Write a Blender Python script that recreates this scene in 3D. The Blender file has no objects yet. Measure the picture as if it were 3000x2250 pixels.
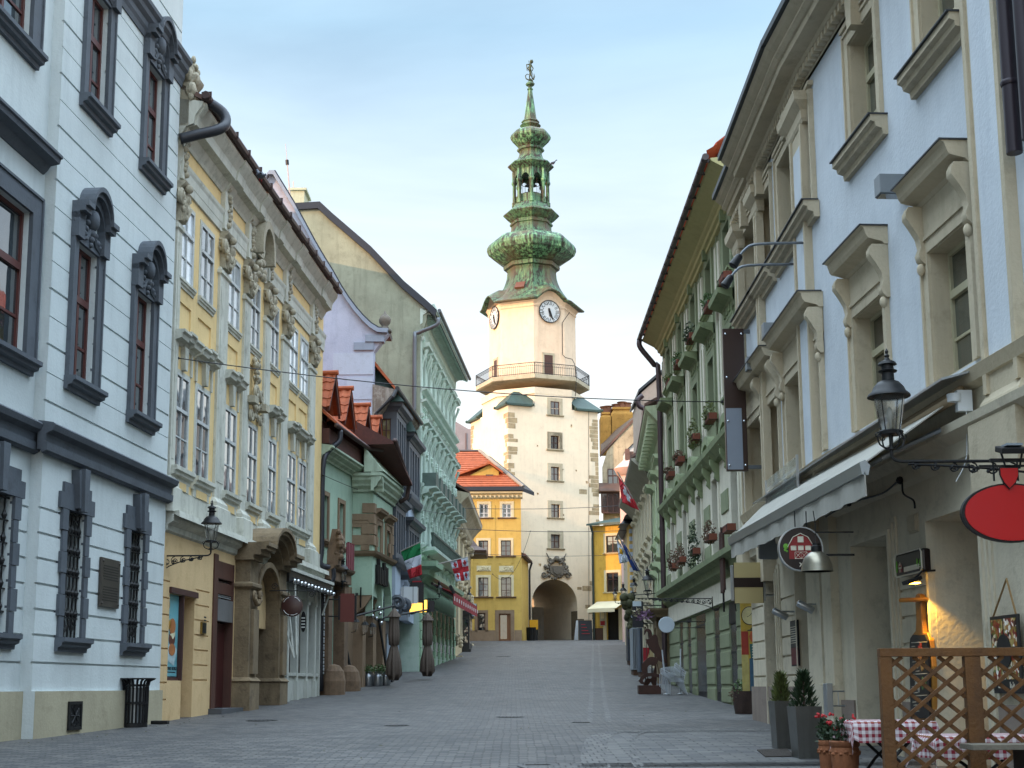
import bpy, bmesh, math, random
from mathutils import Vector, Matrix, noise as mnoise
random.seed(7)
rad=math.radians; pi=math.pi; sin=math.sin; cos=math.cos
S=bpy.context.scene; COL=S.collection
# ------------------------------------------------------------ camera
TH=rad(9.0); FPX=3933.0; CX=1500.0; HZ=2011.0; YP=HZ-FPX*math.tan(TH); CAMZ=1.6
cam=bpy.data.cameras.new('camera'); camo=bpy.data.objects.new('camera',cam); COL.objects.link(camo)
cam.sensor_width=36; cam.lens=36*FPX/3000; cam.shift_y=(YP-1125)/3000
cam.clip_end=3000; cam.clip_start=.1
RA=rad(.36); camo.location=(0,0,CAMZ); camo.rotation_euler=(Matrix.Rotation(rad(90)+TH,3,'X')@Matrix.Rotation(-RA,3,'Z')).to_euler()
S.camera=camo
# ------------------------------------------------------------ world and sun
SUN_EL=rad(10.5); SUN_AZ=rad(-119)      # azimuth from +Y (away from the camera) towards +X
W=bpy.data.worlds.new('World'); S.world=W; W.use_nodes=True
nt=W.node_tree; N=nt.nodes; LK=nt.links; N.clear()
wo=N.new('ShaderNodeOutputWorld'); bg=N.new('ShaderNodeBackground'); bg.inputs[1].default_value=.14
sky=N.new('ShaderNodeTexSky'); sky.sky_type='NISHITA'; sky.sun_disc=False
sky.sun_elevation=rad(14); sky.sun_rotation=SUN_AZ; sky.air_density=1.0; sky.dust_density=1.2; sky.ozone_density=1.6
tc=N.new('ShaderNodeTexCoord'); mp=N.new('ShaderNodeMapping'); mp.inputs['Scale'].default_value=(1.0,1.0,4.6); mp.inputs['Rotation'].default_value=(.12,.1,0)
nz=N.new('ShaderNodeTexNoise'); nz.inputs['Scale'].default_value=1.7; nz.inputs['Detail'].default_value=7; nz.inputs['Roughness'].default_value=.52; nz.inputs['Distortion'].default_value=.35
rp=N.new('ShaderNodeValToRGB'); rp.color_ramp.elements[0].position=.33; rp.color_ramp.elements[1].position=.75; rp.color_ramp.elements[0].color=(.5,.5,.5,1)
sep=N.new('ShaderNodeSeparateXYZ')
hr=N.new('ShaderNodeMapRange'); hr.inputs[1].default_value=.0; hr.inputs[2].default_value=.5; hr.inputs[3].default_value=.8; hr.inputs[4].default_value=0.0
mx=N.new('ShaderNodeMath'); mx.operation='MAXIMUM'
ml=N.new('ShaderNodeMath'); ml.operation='MULTIPLY'; ml.inputs[1].default_value=.8
cm=N.new('ShaderNodeMix'); cm.data_type='RGBA'; cm.inputs['B'].default_value=(5.7,6.8,7.4,1)
LK.new(tc.outputs['Generated'],mp.inputs[0]); LK.new(mp.outputs[0],nz.inputs['Vector']); LK.new(nz.outputs[0],rp.inputs[0])
LK.new(tc.outputs['Generated'],sep.inputs[0]); LK.new(sep.outputs[2],hr.inputs[0])
LK.new(rp.outputs[0],ml.inputs[0]); LK.new(ml.outputs[0],mx.inputs[0]); LK.new(hr.outputs[0],mx.inputs[1])
hw=N.new('ShaderNodeValToRGB'); hw.color_ramp.elements[0].position=.0; hw.color_ramp.elements[0].color=(8/8,6.9/8,5.3/8,1); hw.color_ramp.elements[1].position=.62; hw.color_ramp.elements[1].color=(5.4/8,6.6/8,7.7/8,1); e_=hw.color_ramp.elements.new(.46); e_.color=(3.7/8,5.4/8,6.6/8,1); e_=hw.color_ramp.elements.new(.16); e_.color=(8/8,7.7/8,7.0/8,1); e_=hw.color_ramp.elements.new(.30); e_.color=(7.2/8,7.6/8,7.7/8,1); hs=N.new('ShaderNodeVectorMath'); hs.operation='SCALE'; hs.inputs['Scale'].default_value=8; LK.new(sep.outputs[2],hw.inputs[0]); LK.new(hw.outputs[0],hs.inputs[0]); LK.new(hs.outputs[0],cm.inputs['B'])
oh=N.new('ShaderNodeMapRange'); oh.inputs[1].default_value=.48; oh.inputs[2].default_value=.7; oh.inputs[3].default_value=0; oh.inputs[4].default_value=.85; LK.new(sep.outputs[2],oh.inputs[0]); mx2=N.new('ShaderNodeMath'); mx2.operation='MAXIMUM'; LK.new(mx.outputs[0],mx2.inputs[0]); LK.new(oh.outputs[0],mx2.inputs[1])
LK.new(mx2.outputs[0],cm.inputs['Factor']); LK.new(sky.outputs[0],cm.inputs['A'])
# sky brightness raised overhead and behind the camera, added to light the street
b1=N.new('ShaderNodeMapRange'); b1.inputs[1].default_value=.5; b1.inputs[2].default_value=.75; b1.inputs[3].default_value=1; b1.inputs[4].default_value=3.6; b1.interpolation_type='SMOOTHSTEP'; LK.new(sep.outputs[2],b1.inputs[0])
b2=N.new('ShaderNodeMapRange'); b2.inputs[1].default_value=.35; b2.inputs[2].default_value=-.3; b2.inputs[3].default_value=1; b2.inputs[4].default_value=1.5; b2.interpolation_type='SMOOTHSTEP'; LK.new(sep.outputs[1],b2.inputs[0])
b3=N.new('ShaderNodeMath'); b3.operation='MAXIMUM'; LK.new(b1.outputs[0],b3.inputs[0]); LK.new(b2.outputs[0],b3.inputs[1])
b4=N.new('ShaderNodeVectorMath'); b4.operation='SCALE'; LK.new(cm.outputs['Result'],b4.inputs[0]); LK.new(b3.outputs[0],b4.inputs['Scale'])
LK.new(b4.outputs[0],bg.inputs[0]); LK.new(bg.outputs[0],wo.inputs[0])
sl=bpy.data.lights.new('sun','SUN'); sl.energy=3.2; sl.angle=rad(.5); sl.color=(1,.56,.3)
so=bpy.data.objects.new('sun',sl); COL.objects.link(so)
sd=Vector((sin(SUN_AZ)*cos(SUN_EL),cos(SUN_AZ)*cos(SUN_EL),sin(SUN_EL)))
so.rotation_euler=sd.to_track_quat('Z','Y').to_euler(); so.location=sd*200
S.view_settings.view_transform='Standard'; S.view_settings.look='None'; S.view_settings.gamma=1; S.view_settings.exposure=0.58
S.render.engine='CYCLES'; S.cycles.max_bounces=8; S.cycles.diffuse_bounces=5; S.cycles.glossy_bounces=3; S.cycles.transmission_bounces=6; S.cycles.transparent_max_bounces=8
S.cycles.use_denoising=True; S.cycles.caustics_reflective=False; S.cycles.caustics_refractive=False
# ------------------------------------------------------------ pixels of the photograph -> rays
REG=dict(A=(0,0,2.2125),B=(0,700,2.2125),C=(0,1400,1.952),D=(450,150,2.0733),E=(450,900,2.37),G=(450,1450,2.37),
 T1=(1350,150,2.7644),T2=(1350,700,2.7644),T3=(1300,1200,2.3033),M1=(750,450,2.0738),M2=(880,1050,3.318),M3=(880,1500,2.963),
 R1=(1850,350,2.5533),R2=(1850,950,2.7644),R3=(1750,1500,2.7655),R4=(2150,0,1.9518),R5=(2150,800,2.0741),R6=(2150,1500,2.2118),
 Q1=(2150,0,3.317),Q2=(2550,0,3.318),Q3=(1750,1050,3.688),Q4=(1780,1600,3.686),Q5=(1300,1400,3.19),Q7=(2550,1200,3.318),Q8=(2450,1850,4.0218),O=(0,0,.73733))
def src(g,x,y):
    a=REG[g]; return a[0]+x/a[2],a[1]+y/a[2]
def ray(g,x,y):
    x,y=src(g,x,y); r=x-CX; u=YP-y; r,u=r*cos(RA)+u*sin(RA),u*cos(RA)-r*sin(RA)
    return Vector((r,FPX*cos(TH)-u*sin(TH),FPX*sin(TH)+u*cos(TH)))
def atY(g,x,y,Y):
    v=ray(g,x,y); t=Y/v.y; return Vector((v.x*t,Y,CAMZ+v.z*t))
def atX(g,x,y,X):
    v=ray(g,x,y); t=X/v.x; return Vector((X,v.y*t,CAMZ+v.z*t))
def plan(xo,Y):   # plan point at depth Y seen at overview column xo at eye level
    p=atY('O',xo,1482.8,Y); return (p.x,Y)
GP=[(-60,-.9),(0,0),(12,.33),(19,.58),(22.7,.72),(30.5,.84),(37.6,1.02),(47.5,1.33),(63.8,2.26),(78,3.12),(90,3.98),(108,5.2),(116,5.5),(150,5.8),(400,6.5)]
def gz(y):
    for (a,b),(c,d) in zip(GP,GP[1:]):
        if y<=c: return b+(d-b)*(y-a)/(c-a)
    return GP[-1][1]
# ------------------------------------------------------------ materials
def lin(c):
    return tuple((v/12.92 if v<=.04045 else ((v+.055)/1.055)**2.4) for v in c)
MATS={}
def hexc(h): return lin(tuple(int(h[i:i+2],16)/255 for i in (0,2,4)))
def pbr(name,col,rough=.6,metal=0,var=.12,scale=6,bump=.0,bscale=40,streak=0.,dirt=None,spec=.5,dirt_amt=.5,det=6,emit=None):
    """plain procedural material: base colour broken up by noise, vertical streaks and dirt blotches"""
    if name in MATS: return MATS[name]
    m=bpy.data.materials.new(name); m.use_nodes=True; t=m.node_tree; n=t.nodes; L=t.links
    b=n['Principled BSDF']; b.inputs['Roughness'].default_value=rough; b.inputs['Metallic'].default_value=metal
    b.inputs['Specular IOR Level'].default_value=spec
    c=hexc(col) if isinstance(col,str) else col
    tc=n.new('ShaderNodeTexCoord')
    nz=n.new('ShaderNodeTexNoise'); nz.inputs['Scale'].default_value=scale*.12; nz.inputs['Detail'].default_value=det; nz.inputs['Roughness'].default_value=.65
    L.new(tc.outputs['Object'],nz.inputs['Vector'])
    mr=n.new('ShaderNodeMapRange'); mr.inputs[1].default_value=.3; mr.inputs[2].default_value=.7; mr.inputs[3].default_value=1-var; mr.inputs[4].default_value=1+var*.6
    L.new(nz.outputs[0],mr.inputs[0])
    mm=n.new('ShaderNodeVectorMath'); mm.operation='SCALE'; mm.inputs[0].default_value=c; L.new(mr.outputs[0],mm.inputs['Scale'])
    cur=mm.outputs[0]
    if streak:
        mp=n.new('ShaderNodeMapping'); mp.inputs['Scale'].default_value=(2.2,2.2,.22)
        L.new(tc.outputs['Object'],mp.inputs[0])
        n2=n.new('ShaderNodeTexNoise'); n2.inputs['Scale'].default_value=1.6; n2.inputs['Detail'].default_value=7; n2.inputs['Roughness'].default_value=.7
        L.new(mp.outputs[0],n2.inputs['Vector'])
        r2=n.new('ShaderNodeMapRange'); r2.inputs[1].default_value=.5; r2.inputs[2].default_value=.78; r2.inputs[3].default_value=0; r2.inputs[4].default_value=streak
        L.new(n2.outputs[0],r2.inputs[0])
        mk=n.new('ShaderNodeMix'); mk.data_type='RGBA'; mk.inputs['B'].default_value=(*(dirt or tuple(v*.35 for v in c)),1)
        L.new(cur,mk.inputs['A']); L.new(r2.outputs[0],mk.inputs['Factor']); cur=mk.outputs['Result']
    if dirt:
        n3=n.new('ShaderNodeTexNoise'); n3.inputs['Scale'].default_value=scale*.35; n3.inputs['Detail'].default_value=9; n3.inputs['Roughness'].default_value=.75
        L.new(tc.outputs['Object'],n3.inputs['Vector'])
        r3=n.new('ShaderNodeMapRange'); r3.inputs[1].default_value=.52; r3.inputs[2].default_value=.68; r3.inputs[3].default_value=0; r3.inputs[4].default_value=dirt_amt
        L.new(n3.outputs[0],r3.inputs[0])
        mk=n.new('ShaderNodeMix'); mk.data_type='RGBA'; mk.inputs['B'].default_value=(*dirt,1)
        L.new(cur,mk.inputs['A']); L.new(r3.outputs[0],mk.inputs['Factor']); cur=mk.outputs['Result']
    L.new(cur,b.inputs['Base Color'])
    if bump:
        nb=n.new('ShaderNodeTexNoise'); nb.inputs['Scale'].default_value=bscale; nb.inputs['Detail'].default_value=5
        L.new(tc.outputs['Object'],nb.inputs['Vector'])
        bp=n.new('ShaderNodeBump'); bp.inputs['Strength'].default_value=bump; bp.inputs['Distance'].default_value=.03
        L.new(nb.outputs[0],bp.inputs['Height']); L.new(bp.outputs[0],b.inputs['Normal'])
    if emit:
        b.inputs['Emission Color'].default_value=(*hexc(emit[0]),1); b.inputs['Emission Strength'].default_value=emit[1]
    MATS[name]=m; return m
def plaster(name,col,streak=.25,var=.1,dirt='5c5648',da=.18,bump=.25,rough=.92,scale=6):
    return pbr(name,col,rough=rough,var=var,scale=scale,bump=bump,bscale=18,streak=streak,dirt=hexc(dirt),dirt_amt=da,spec=.2)
def glassmat(name,col='141a20',rough=.04,var=.5,scale=5):
    m=pbr(name,col,rough=rough,var=var,scale=scale,spec=1.0); b=m.node_tree.nodes['Principled BSDF']; b.inputs['IOR'].default_value=1.6
    b.inputs['Coat Weight'].default_value=.6; b.inputs['Coat Roughness'].default_value=.02
    t=m.node_tree; oi=t.nodes.new('ShaderNodeObjectInfo'); mr=t.nodes.new('ShaderNodeMapRange'); mr.inputs[3].default_value=.35; mr.inputs[4].default_value=2.2; t.links.new(oi.outputs['Random'],mr.inputs[0])
    sc=t.nodes.new('ShaderNodeVectorMath'); sc.operation='SCALE'; l0=b.inputs['Base Color'].links[0].from_socket; t.links.new(l0,sc.inputs[0]); t.links.new(mr.outputs[0],sc.inputs['Scale']); t.links.new(sc.outputs[0],b.inputs['Base Color'])
    nb=t.nodes.new('ShaderNodeTexNoise'); nb.inputs['Scale'].default_value=2.2; nb.noise_dimensions='4D'; wm=t.nodes.new('ShaderNodeMath'); wm.operation='MULTIPLY'; wm.inputs[1].default_value=40; t.links.new(oi.outputs['Random'],wm.inputs[0]); t.links.new(wm.outputs[0],nb.inputs['W']); nb.inputs['Detail'].default_value=1
    bp=t.nodes.new('ShaderNodeBump'); bp.inputs['Strength'].default_value=.12; bp.inputs['Distance'].default_value=.05
    tc=t.nodes.new('ShaderNodeTexCoord'); t.links.new(tc.outputs['Object'],nb.inputs['Vector']); t.links.new(nb.outputs[0],bp.inputs['Height'])
    t.links.new(bp.outputs[0],b.inputs['Normal']); t.links.new(bp.outputs[0],b.inputs['Coat Normal'])
    return m
# ------------------------------------------------------------ mesh builder
class MB:
    def __init__(s): s.v=[]; s.f=[]; s.T=None
    def add(s,vs,fs):
        o=len(s.v)
        if s.T is not None: vs=[s.T@Vector(v) for v in vs]
        s.v+= [tuple(v) for v in vs]; s.f+=[tuple(i+o for i in f) for f in fs]; return s
    def box(s,x0,x1,y0,y1,z0,z1):
        return s.add([(x0,y0,z0),(x1,y0,z0),(x1,y1,z0),(x0,y1,z0),(x0,y0,z1),(x1,y0,z1),(x1,y1,z1),(x0,y1,z1)],
          [(3,2,1,0),(4,5,6,7),(0,1,5,4),(1,2,6,5),(2,3,7,6),(3,0,4,7)])
    def loft(s,rings,close=True,caps=True):
        n=len(rings[0]); vs=[p for r in rings for p in r]; fs=[]
        for i in range(len(rings)-1):
            for j in range(n if close else n-1):
                k=(j+1)%n; fs.append((i*n+j,i*n+k,(i+1)*n+k,(i+1)*n+j))
        if caps and close: fs.append(tuple(range(n))[::-1]); fs.append(tuple((len(rings)-1)*n+j for j in range(n)))
        return s.add(vs,fs)
    def px(s,prof,x0,x1):   # closed profile [(y,z)] swept along x
        return s.loft([[(x,y,z) for y,z in prof] for x in (x0,x1)])
    def py(s,out,y0,y1):    # outline [(x,z)] extruded along y
        return s.loft([[(x,y,z) for x,z in out] for y in (y0,y1)])
    def pz(s,out,z0,z1,k=1.0):
        cx=sum(p[0] for p in out)/len(out); cy=sum(p[1] for p in out)/len(out)
        return s.loft([[(x,y,z0) for x,y in out],[(cx+(x-cx)*k,cy+(y-cy)*k,z1) for x,y in out]])
    def lathe(s,prof,cx=0,cy=0,n=16,a0=0,z0=0,sy=1):
        return s.loft([[(cx+r*cos(a0+2*pi*j/n),cy+sy*r*sin(a0+2*pi*j/n),z+z0) for j in range(n)] for r,z in prof])
    def tube(s,pts,r,n=6,r1=None):
        pts=[Vector(p) for p in pts]; rings=[]; up=Vector((0,0,1))
        for i,p in enumerate(pts):
            a=pts[max(0,i-1)]; b=pts[min(len(pts)-1,i+1)]; t=(b-a).normalized() if (b-a).length>1e-6 else Vector((0,0,1))
            if i==0:
                u=t.cross(up); u=u.normalized() if u.length>.05 else Vector((1,0,0))
            else:
                u=(u-t*u.dot(t)); u=u.normalized() if u.length>1e-5 else t.orthogonal().normalized()
            w=t.cross(u); rr=r if r1 is None else r+(r1-r)*i/(len(pts)-1)
            rings.append([p+u*rr*cos(2*pi*j/n)+w*rr*sin(2*pi*j/n) for j in range(n)])
        return s.loft(rings)
    def ball(s,c,r,n=8,m=5,sc=(1,1,1)):
        prof=[(max(.001,r*sin(pi*i/m)),-r*cos(pi*i/m)) for i in range(m+1)]
        return s.loft([[(c[0]+q*cos(2*pi*j/n)*sc[0],c[1]+q*sin(2*pi*j/n)*sc[1],c[2]+z*sc[2]) for j in range(n)] for q,z in prof])
    def mould(s,x0,x1,z,prof,ret=True):
        """cornice: profile of (out,z) steps from bottom to top, out>0 towards the street; mitred returns at the ends"""
        r=[]
        for o,dz in prof:
            e=o if ret else 0
            r.append([(x0-e,.02,z+dz),(x0-e,-o,z+dz),(x1+e,-o,z+dz),(x1+e,.02,z+dz)])
        return s.loft(r)
    def spiral(s,c,r0,r1,turns,tr,n=14,plane='xz',a0=0,sgn=1,seg=5):
        pts=[]
        for i in range(n+1):
            t=i/n; a=a0+sgn*turns*2*pi*t; r=r0+(r1-r0)*t
            d=(r*cos(a),r*sin(a))
            pts.append((c[0]+d[0],c[1],c[2]+d[1]) if plane=='xz' else (c[0],c[1]+d[0],c[2]+d[1]))
        return s.tube(pts,tr,seg)
    def build(s,name,mat,parent=None,loc=(0,0,0),smooth=False,rot=None,bevel=0,auto=None):
        me=bpy.data.meshes.new(name); me.from_pydata(s.v,[],s.f); me.validate()
        b=bmesh.new(); b.from_mesh(me); bmesh.ops.recalc_face_normals(b,faces=b.faces); b.to_mesh(me); b.free()
        me.materials.append(mat)
        if smooth or auto:
            me.polygons.foreach_set('use_smooth',[True]*len(me.polygons))
            if auto: me.set_sharp_from_angle(angle=rad(auto))
        o=bpy.data.objects.new(name,me); COL.objects.link(o); o.location=loc
        if rot: o.rotation_euler=rot
        if parent: o.parent=parent
        if bevel:
            md=o.modifiers.new('edge_wear','BEVEL'); md.width=bevel; md.segments=2; md.limit_method='ANGLE'
        return o
def tag(o,label=None,cat=None,group=None,kind=None):
    if label: o['label']=label
    if cat: o['category']=cat
    if group: o['group']=group
    if kind: o['kind']=kind
    return o
def thing(name,label,cat,loc=(0,0,0),rz=0,group=None,rot=None):
    o=bpy.data.objects.new(name,None); COL.objects.link(o); o.location=loc; o.rotation_euler=rot or (0,0,rz); o.empty_display_size=.2
    return tag(o,label,cat,group)
def kids(o): return [c for c in ALLOBJ() if c.parent==o]
def ALLOBJ(): return list(COL.objects)
def copy_tree(o,loc=None,rz=None,label=None,parent=None,group=None):
    c=o.copy(); COL.objects.link(c); c.parent=parent
    if loc is not None: c.location=loc
    if rz is not None: c.rotation_euler=(0,0,rz)
    if label: c['label']=label
    if group: c['group']=group
    for ch in kids(o): copy_tree(ch,parent=c)
    return c
def text_mesh(body,size,name,mat,parent,loc,rot=(pi/2,0,0),ext=.004,align='CENTER',sx=1,sp=1):
    cu=bpy.data.curves.new(name,'FONT'); cu.body=body; cu.size=size; cu.extrude=ext; cu.align_x=align; cu.align_y='CENTER'; cu.space_character=sp; cu.resolution_u=3
    t=bpy.data.objects.new(name,cu); COL.objects.link(t); dg=bpy.context.evaluated_depsgraph_get(); dg.update()
    me=bpy.data.meshes.new_from_object(t.evaluated_get(dg)); COL.objects.unlink(t); bpy.data.objects.remove(t); bpy.data.curves.remove(cu)
    me.materials.clear(); me.materials.append(mat)
    o=bpy.data.objects.new(name,me); COL.objects.link(o); o.parent=parent; o.location=loc; o.rotation_euler=rot; o.scale=(sx,1,1); return o
# ------------------------------------------------------------ facade frame: x to the right seen from the street, y into the wall, z up
class House:
    def __init__(s,name,label,cat,A,B,zb,group=None):
        s.A=Vector((A[0],A[1],zb)); B=Vector((B[0],B[1],zb)); d=B-s.A; s.L=d.length; s.u=d.normalized(); s.n=Vector((-s.u.y,s.u.x,0)); s.zb=zb
        s.ang=math.atan2(s.u.y,s.u.x)
        s.o=thing(name,label,cat,s.A,s.ang,group) if name else None
        s.mod=[]; s.holes=[]; s.M=Matrix.Translation(s.A)@Matrix.Rotation(s.ang,4,'Z')
    def P(s,g,x,y,d=0):
        v=ray(g,x,y); c=Vector((0,0,CAMZ)); q=s.A+s.n*d
        t=(q-c).dot(s.n)/v.dot(s.n); p=c+v*t-s.A
        return p.dot(s.u),p.z
    def rc(s,g,x0,y0,x1,y1,d=0):
        a=s.P(g,x0,y0,d); b=s.P(g,x1,y1,d); return (min(a[0],b[0]),max(a[0],b[0]),min(a[1],b[1]),max(a[1],b[1]))
    def loc(s,p): return s.M.inverted()@Vector(p)     # world -> facade coordinates
    def world(s,p): return s.M@Vector(p)
    def hole(s,r,d=.3): s.holes.append((*r,d))
    def wall(s,mat,x0,x1,z0,z1,name='wall',extra=(),side=(),base=0,clip=None):
        """front sheet as a stepped relief: mods/holes are (x0,x1,z0,z1,depth); holes have no back"""
        mods=[(*m,False) for m in s.mod]+[(*m,False) for m in extra]+[(*h,True) for h in s.holes]
        xs=sorted({round(v,4) for m in mods for v in m[:2] if x0<v<x1}|{x0,x1}); zs=sorted({round(v,4) for m in mods for v in m[2:4] if z0<v<z1}|{z0,z1})
        nx,nz=len(xs)-1,len(zs)-1
        D=[[base]*nz for _ in range(nx)]; Hh=[[False]*nz for _ in range(nx)]
        for a,b,c,d,dep,h in mods:
            for i in range(nx):
                xm=(xs[i]+xs[i+1])/2
                if a<xm<b:
                    for j in range(nz):
                        zm=(zs[j]+zs[j+1])/2
                        if c<zm<d: D[i][j]=dep; Hh[i][j]=h
        m=MB(); V=m.v; Fc=m.f
        def q(*p):
            o=len(V); V.extend(p); Fc.append((o,o+1,o+2,o+3))
        for i in range(nx):
            j=0
            while j<nz:
                if Hh[i][j]: j+=1; continue
                k=j
                while k+1<nz and not Hh[i][k+1] and D[i][k+1]==D[i][j]: k+=1
                y=D[i][j]; q((xs[i],y,zs[j]),(xs[i+1],y,zs[j]),(xs[i+1],y,zs[k+1]),(xs[i],y,zs[k+1])); j=k+1
        for i in range(nx):
            for j in range(nz):
                if i+1<nx and D[i][j]!=D[i+1][j]:
                    x=xs[i+1]; q((x,D[i][j],zs[j]),(x,D[i+1][j],zs[j]),(x,D[i+1][j],zs[j+1]),(x,D[i][j],zs[j+1]))
                if j+1<nz and D[i][j]!=D[i][j+1]:
                    z=zs[j+1]; q((xs[i],D[i][j],z),(xs[i+1],D[i][j],z),(xs[i+1],D[i][j+1],z),(xs[i],D[i][j+1],z))
        for g in side: m.box(*g)
        me=bpy.data.meshes.new(name); me.from_pydata(V,[],Fc); me.materials.append(mat)
        o=bpy.data.objects.new(name,me); COL.objects.link(o); o.parent=s.o; return o
    def window(s,r,fm,gm,depth=.22,bars=1,rows=(.33,.66),thick=.06,transom=None,surround=None,sill=None,hood=None,hole=True,name='window',extra=None,fr=.06):
        """r=(x0,x1,z0,z1) opening; returns the window part with its pane, surround and sill below it"""
        x0,x1,z0,z1=r
        if hole: s.hole(r,depth+.12)
        y=depth; m=MB(); w=x1-x0; h=z1-z0
        m.box(x0,x0+fr,y,y+.07,z0,z1).box(x1-fr,x1,y,y+.07,z0,z1).box(x0+fr,x1-fr,y,y+.07,z0,z0+fr).box(x0+fr,x1-fr,y,y+.07,z1-fr,z1)
        for i in range(bars):
            c=x0+w*(i+1)/(bars+1); m.box(c-thick/2,c+thick/2,y+.004,y+.062,z0+fr,z1-fr)
        for k in rows:
            c=z0+h*k; m.box(x0+fr,x1-fr,y+.012,y+.055,c-thick*.28,c+thick*.28)
        if transom is not None:
            c=z0+h*transom; m.box(x0+fr,x1-fr,y-.02,y+.06,c-thick*.75,c+thick*.75)
        o=m.build(name,fm,s.o)
        p=MB().box(x0+fr*.5,x1-fr*.5,y+.04,y+.05,z0+fr*.5,z1-fr*.5).build('pane',gm,o)
        if surround:
            sw,sp,sm=surround[:3]; q=MB()
            q.box(x0-sw,x0,-sp,.02,z0,z1+sw).box(x1,x1+sw,-sp,.02,z0,z1+sw).box(x0,x1,-sp,.02,z1,z1+sw)
            if len(surround)>3:   # outer fillet
                e=surround[3]; q.box(x0-sw-e,x0-sw,-sp-.03,.02,z0,z1+sw+e).box(x1+sw,x1+sw+e,-sp-.03,.02,z0,z1+sw+e).box(x0-sw,x1+sw,-sp-.03,.02,z1+sw,z1+sw+e)
            q.build('surround',sm,o)
        if sill:
            ov,hh,pr,sm=sill; MB().mould(x0-ov,x1+ov,z0-hh,[(pr*.3,0),(pr*.35,hh*.3),(pr*.7,hh*.4),(pr*.75,hh*.62),(pr,hh*.7),(pr,hh)],ret=False).build('sill',sm,o)
        if hood:
            ov,zz,hh,pr,sm=hood; MB().mould(x0-ov,x1+ov,z1+zz,[(.03,0),(pr*.25,hh*.2),(pr*.4,hh*.45),(pr*.85,hh*.55),(pr*.9,hh*.8),(pr,hh*.85),(pr,hh)],ret=False).build('hood',sm,o)
        return o
def roofpoly(name,mat,parent,pts,th=.15):
    """sloping slab through 3-4 points (facade coordinates)"""
    P=[Vector(p) for p in pts]; n=(P[1]-P[0]).cross(P[2]-P[0]).normalized()
    if n.z<0: n=-n
    return MB().loft([[p-n*th for p in P],[p for p in P]]).build(name,mat,parent)
# ------------------------------------------------------------ ground
def paving(name,bw,rh,c1,c2,mortar,rot=0,msize=.012,warp=.06,rough=.62):
    m=bpy.data.materials.new(name); m.use_nodes=True; t=m.node_tree; n=t.nodes; L=t.links; b=n['Principled BSDF']
    tc=n.new('ShaderNodeTexCoord'); mp=n.new('ShaderNodeMapping'); mp.inputs['Rotation'].default_value=(0,0,rot)
    nw=n.new('ShaderNodeTexNoise'); nw.inputs['Scale'].default_value=.9; nw.inputs['Detail'].default_value=3
    add=n.new('ShaderNodeVectorMath'); add.operation='MULTIPLY_ADD'; add.inputs[1].default_value=(warp,warp,0)
    L.new(tc.outputs['Object'],nw.inputs['Vector']); L.new(nw.outputs['Color'],add.inputs[0]); L.new(tc.outputs['Object'],add.inputs[2]); L.new(add.outputs[0],mp.inputs[0])
    br=n.new('ShaderNodeTexBrick'); br.inputs['Scale'].default_value=1; br.inputs['Brick Width'].default_value=bw; br.inputs['Row Height'].default_value=rh
    br.inputs['Mortar Size'].default_value=msize; br.inputs['Mortar Smooth'].default_value=.35; br.inputs['Bias'].default_value=-.1
    br.inputs['Color1'].default_value=(*c1,1); br.inputs['Color2'].default_value=(*c2,1); br.inputs['Mortar'].default_value=(*mortar,1)
    L.new(mp.outputs[0],br.inputs['Vector'])
    n2=n.new('ShaderNodeTexNoise'); n2.inputs['Scale'].default_value=.35; n2.inputs['Detail'].default_value=8; n2.inputs['Roughness'].default_value=.7; L.new(tc.outputs['Object'],n2.inputs['Vector'])
    r2=n.new('ShaderNodeMapRange'); r2.inputs[1].default_value=.3; r2.inputs[2].default_value=.7; r2.inputs[3].default_value=.72; r2.inputs[4].default_value=1.3; L.new(n2.outputs[0],r2.inputs[0])
    vm=n.new('ShaderNodeVectorMath'); vm.operation='SCALE'; L.new(br.outputs['Color'],vm.inputs[0]); L.new(r2.outputs[0],vm.inputs['Scale'])
    # small stains
    n4=n.new('ShaderNodeTexNoise'); n4.inputs['Scale'].default_value=2.2; n4.inputs['Detail'].default_value=6; n4.inputs['Roughness'].default_value=.8; L.new(tc.outputs['Object'],n4.inputs['Vector'])
    r4=n.new('ShaderNodeMapRange'); r4.inputs[1].default_value=.58; r4.inputs[2].default_value=.72; r4.inputs[3].default_value=0; r4.inputs[4].default_value=.45; L.new(n4.outputs[0],r4.inputs[0])
    mk=n.new('ShaderNodeMix'); mk.data_type='RGBA'; mk.inputs['B'].default_value=(.045,.043,.045,1); L.new(vm.outputs[0],mk.inputs['A']); L.new(r4.outputs[0],mk.inputs['Factor'])
    L.new(mk.outputs['Result'],b.inputs['Base Color']); b.inputs['Roughness'].default_value=rough; b.inputs['Specular IOR Level'].default_value=.45
    n3=n.new('ShaderNodeTexNoise'); n3.inputs['Scale'].default_value=9; n3.inputs['Detail'].default_value=5; L.new(tc.outputs['Object'],n3.inputs['Vector'])
    ad=n.new('ShaderNodeMath'); ad.operation='MULTIPLY_ADD'; ad.inputs[1].default_value=-1.0; L.new(br.outputs['Fac'],ad.inputs[0]); L.new(n3.outputs[0],ad.inputs[2])
    bp=n.new('ShaderNodeBump'); bp.inputs['Strength'].default_value=.75; bp.inputs['Distance'].default_value=.018; L.new(ad.outputs[0],bp.inputs['Height']); L.new(bp.outputs[0],b.inputs['Normal'])
    return m
ys=[-60,-20,-5]+[i*1.0 for i in range(0,151)]+[170,200,260,400,800]
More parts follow.
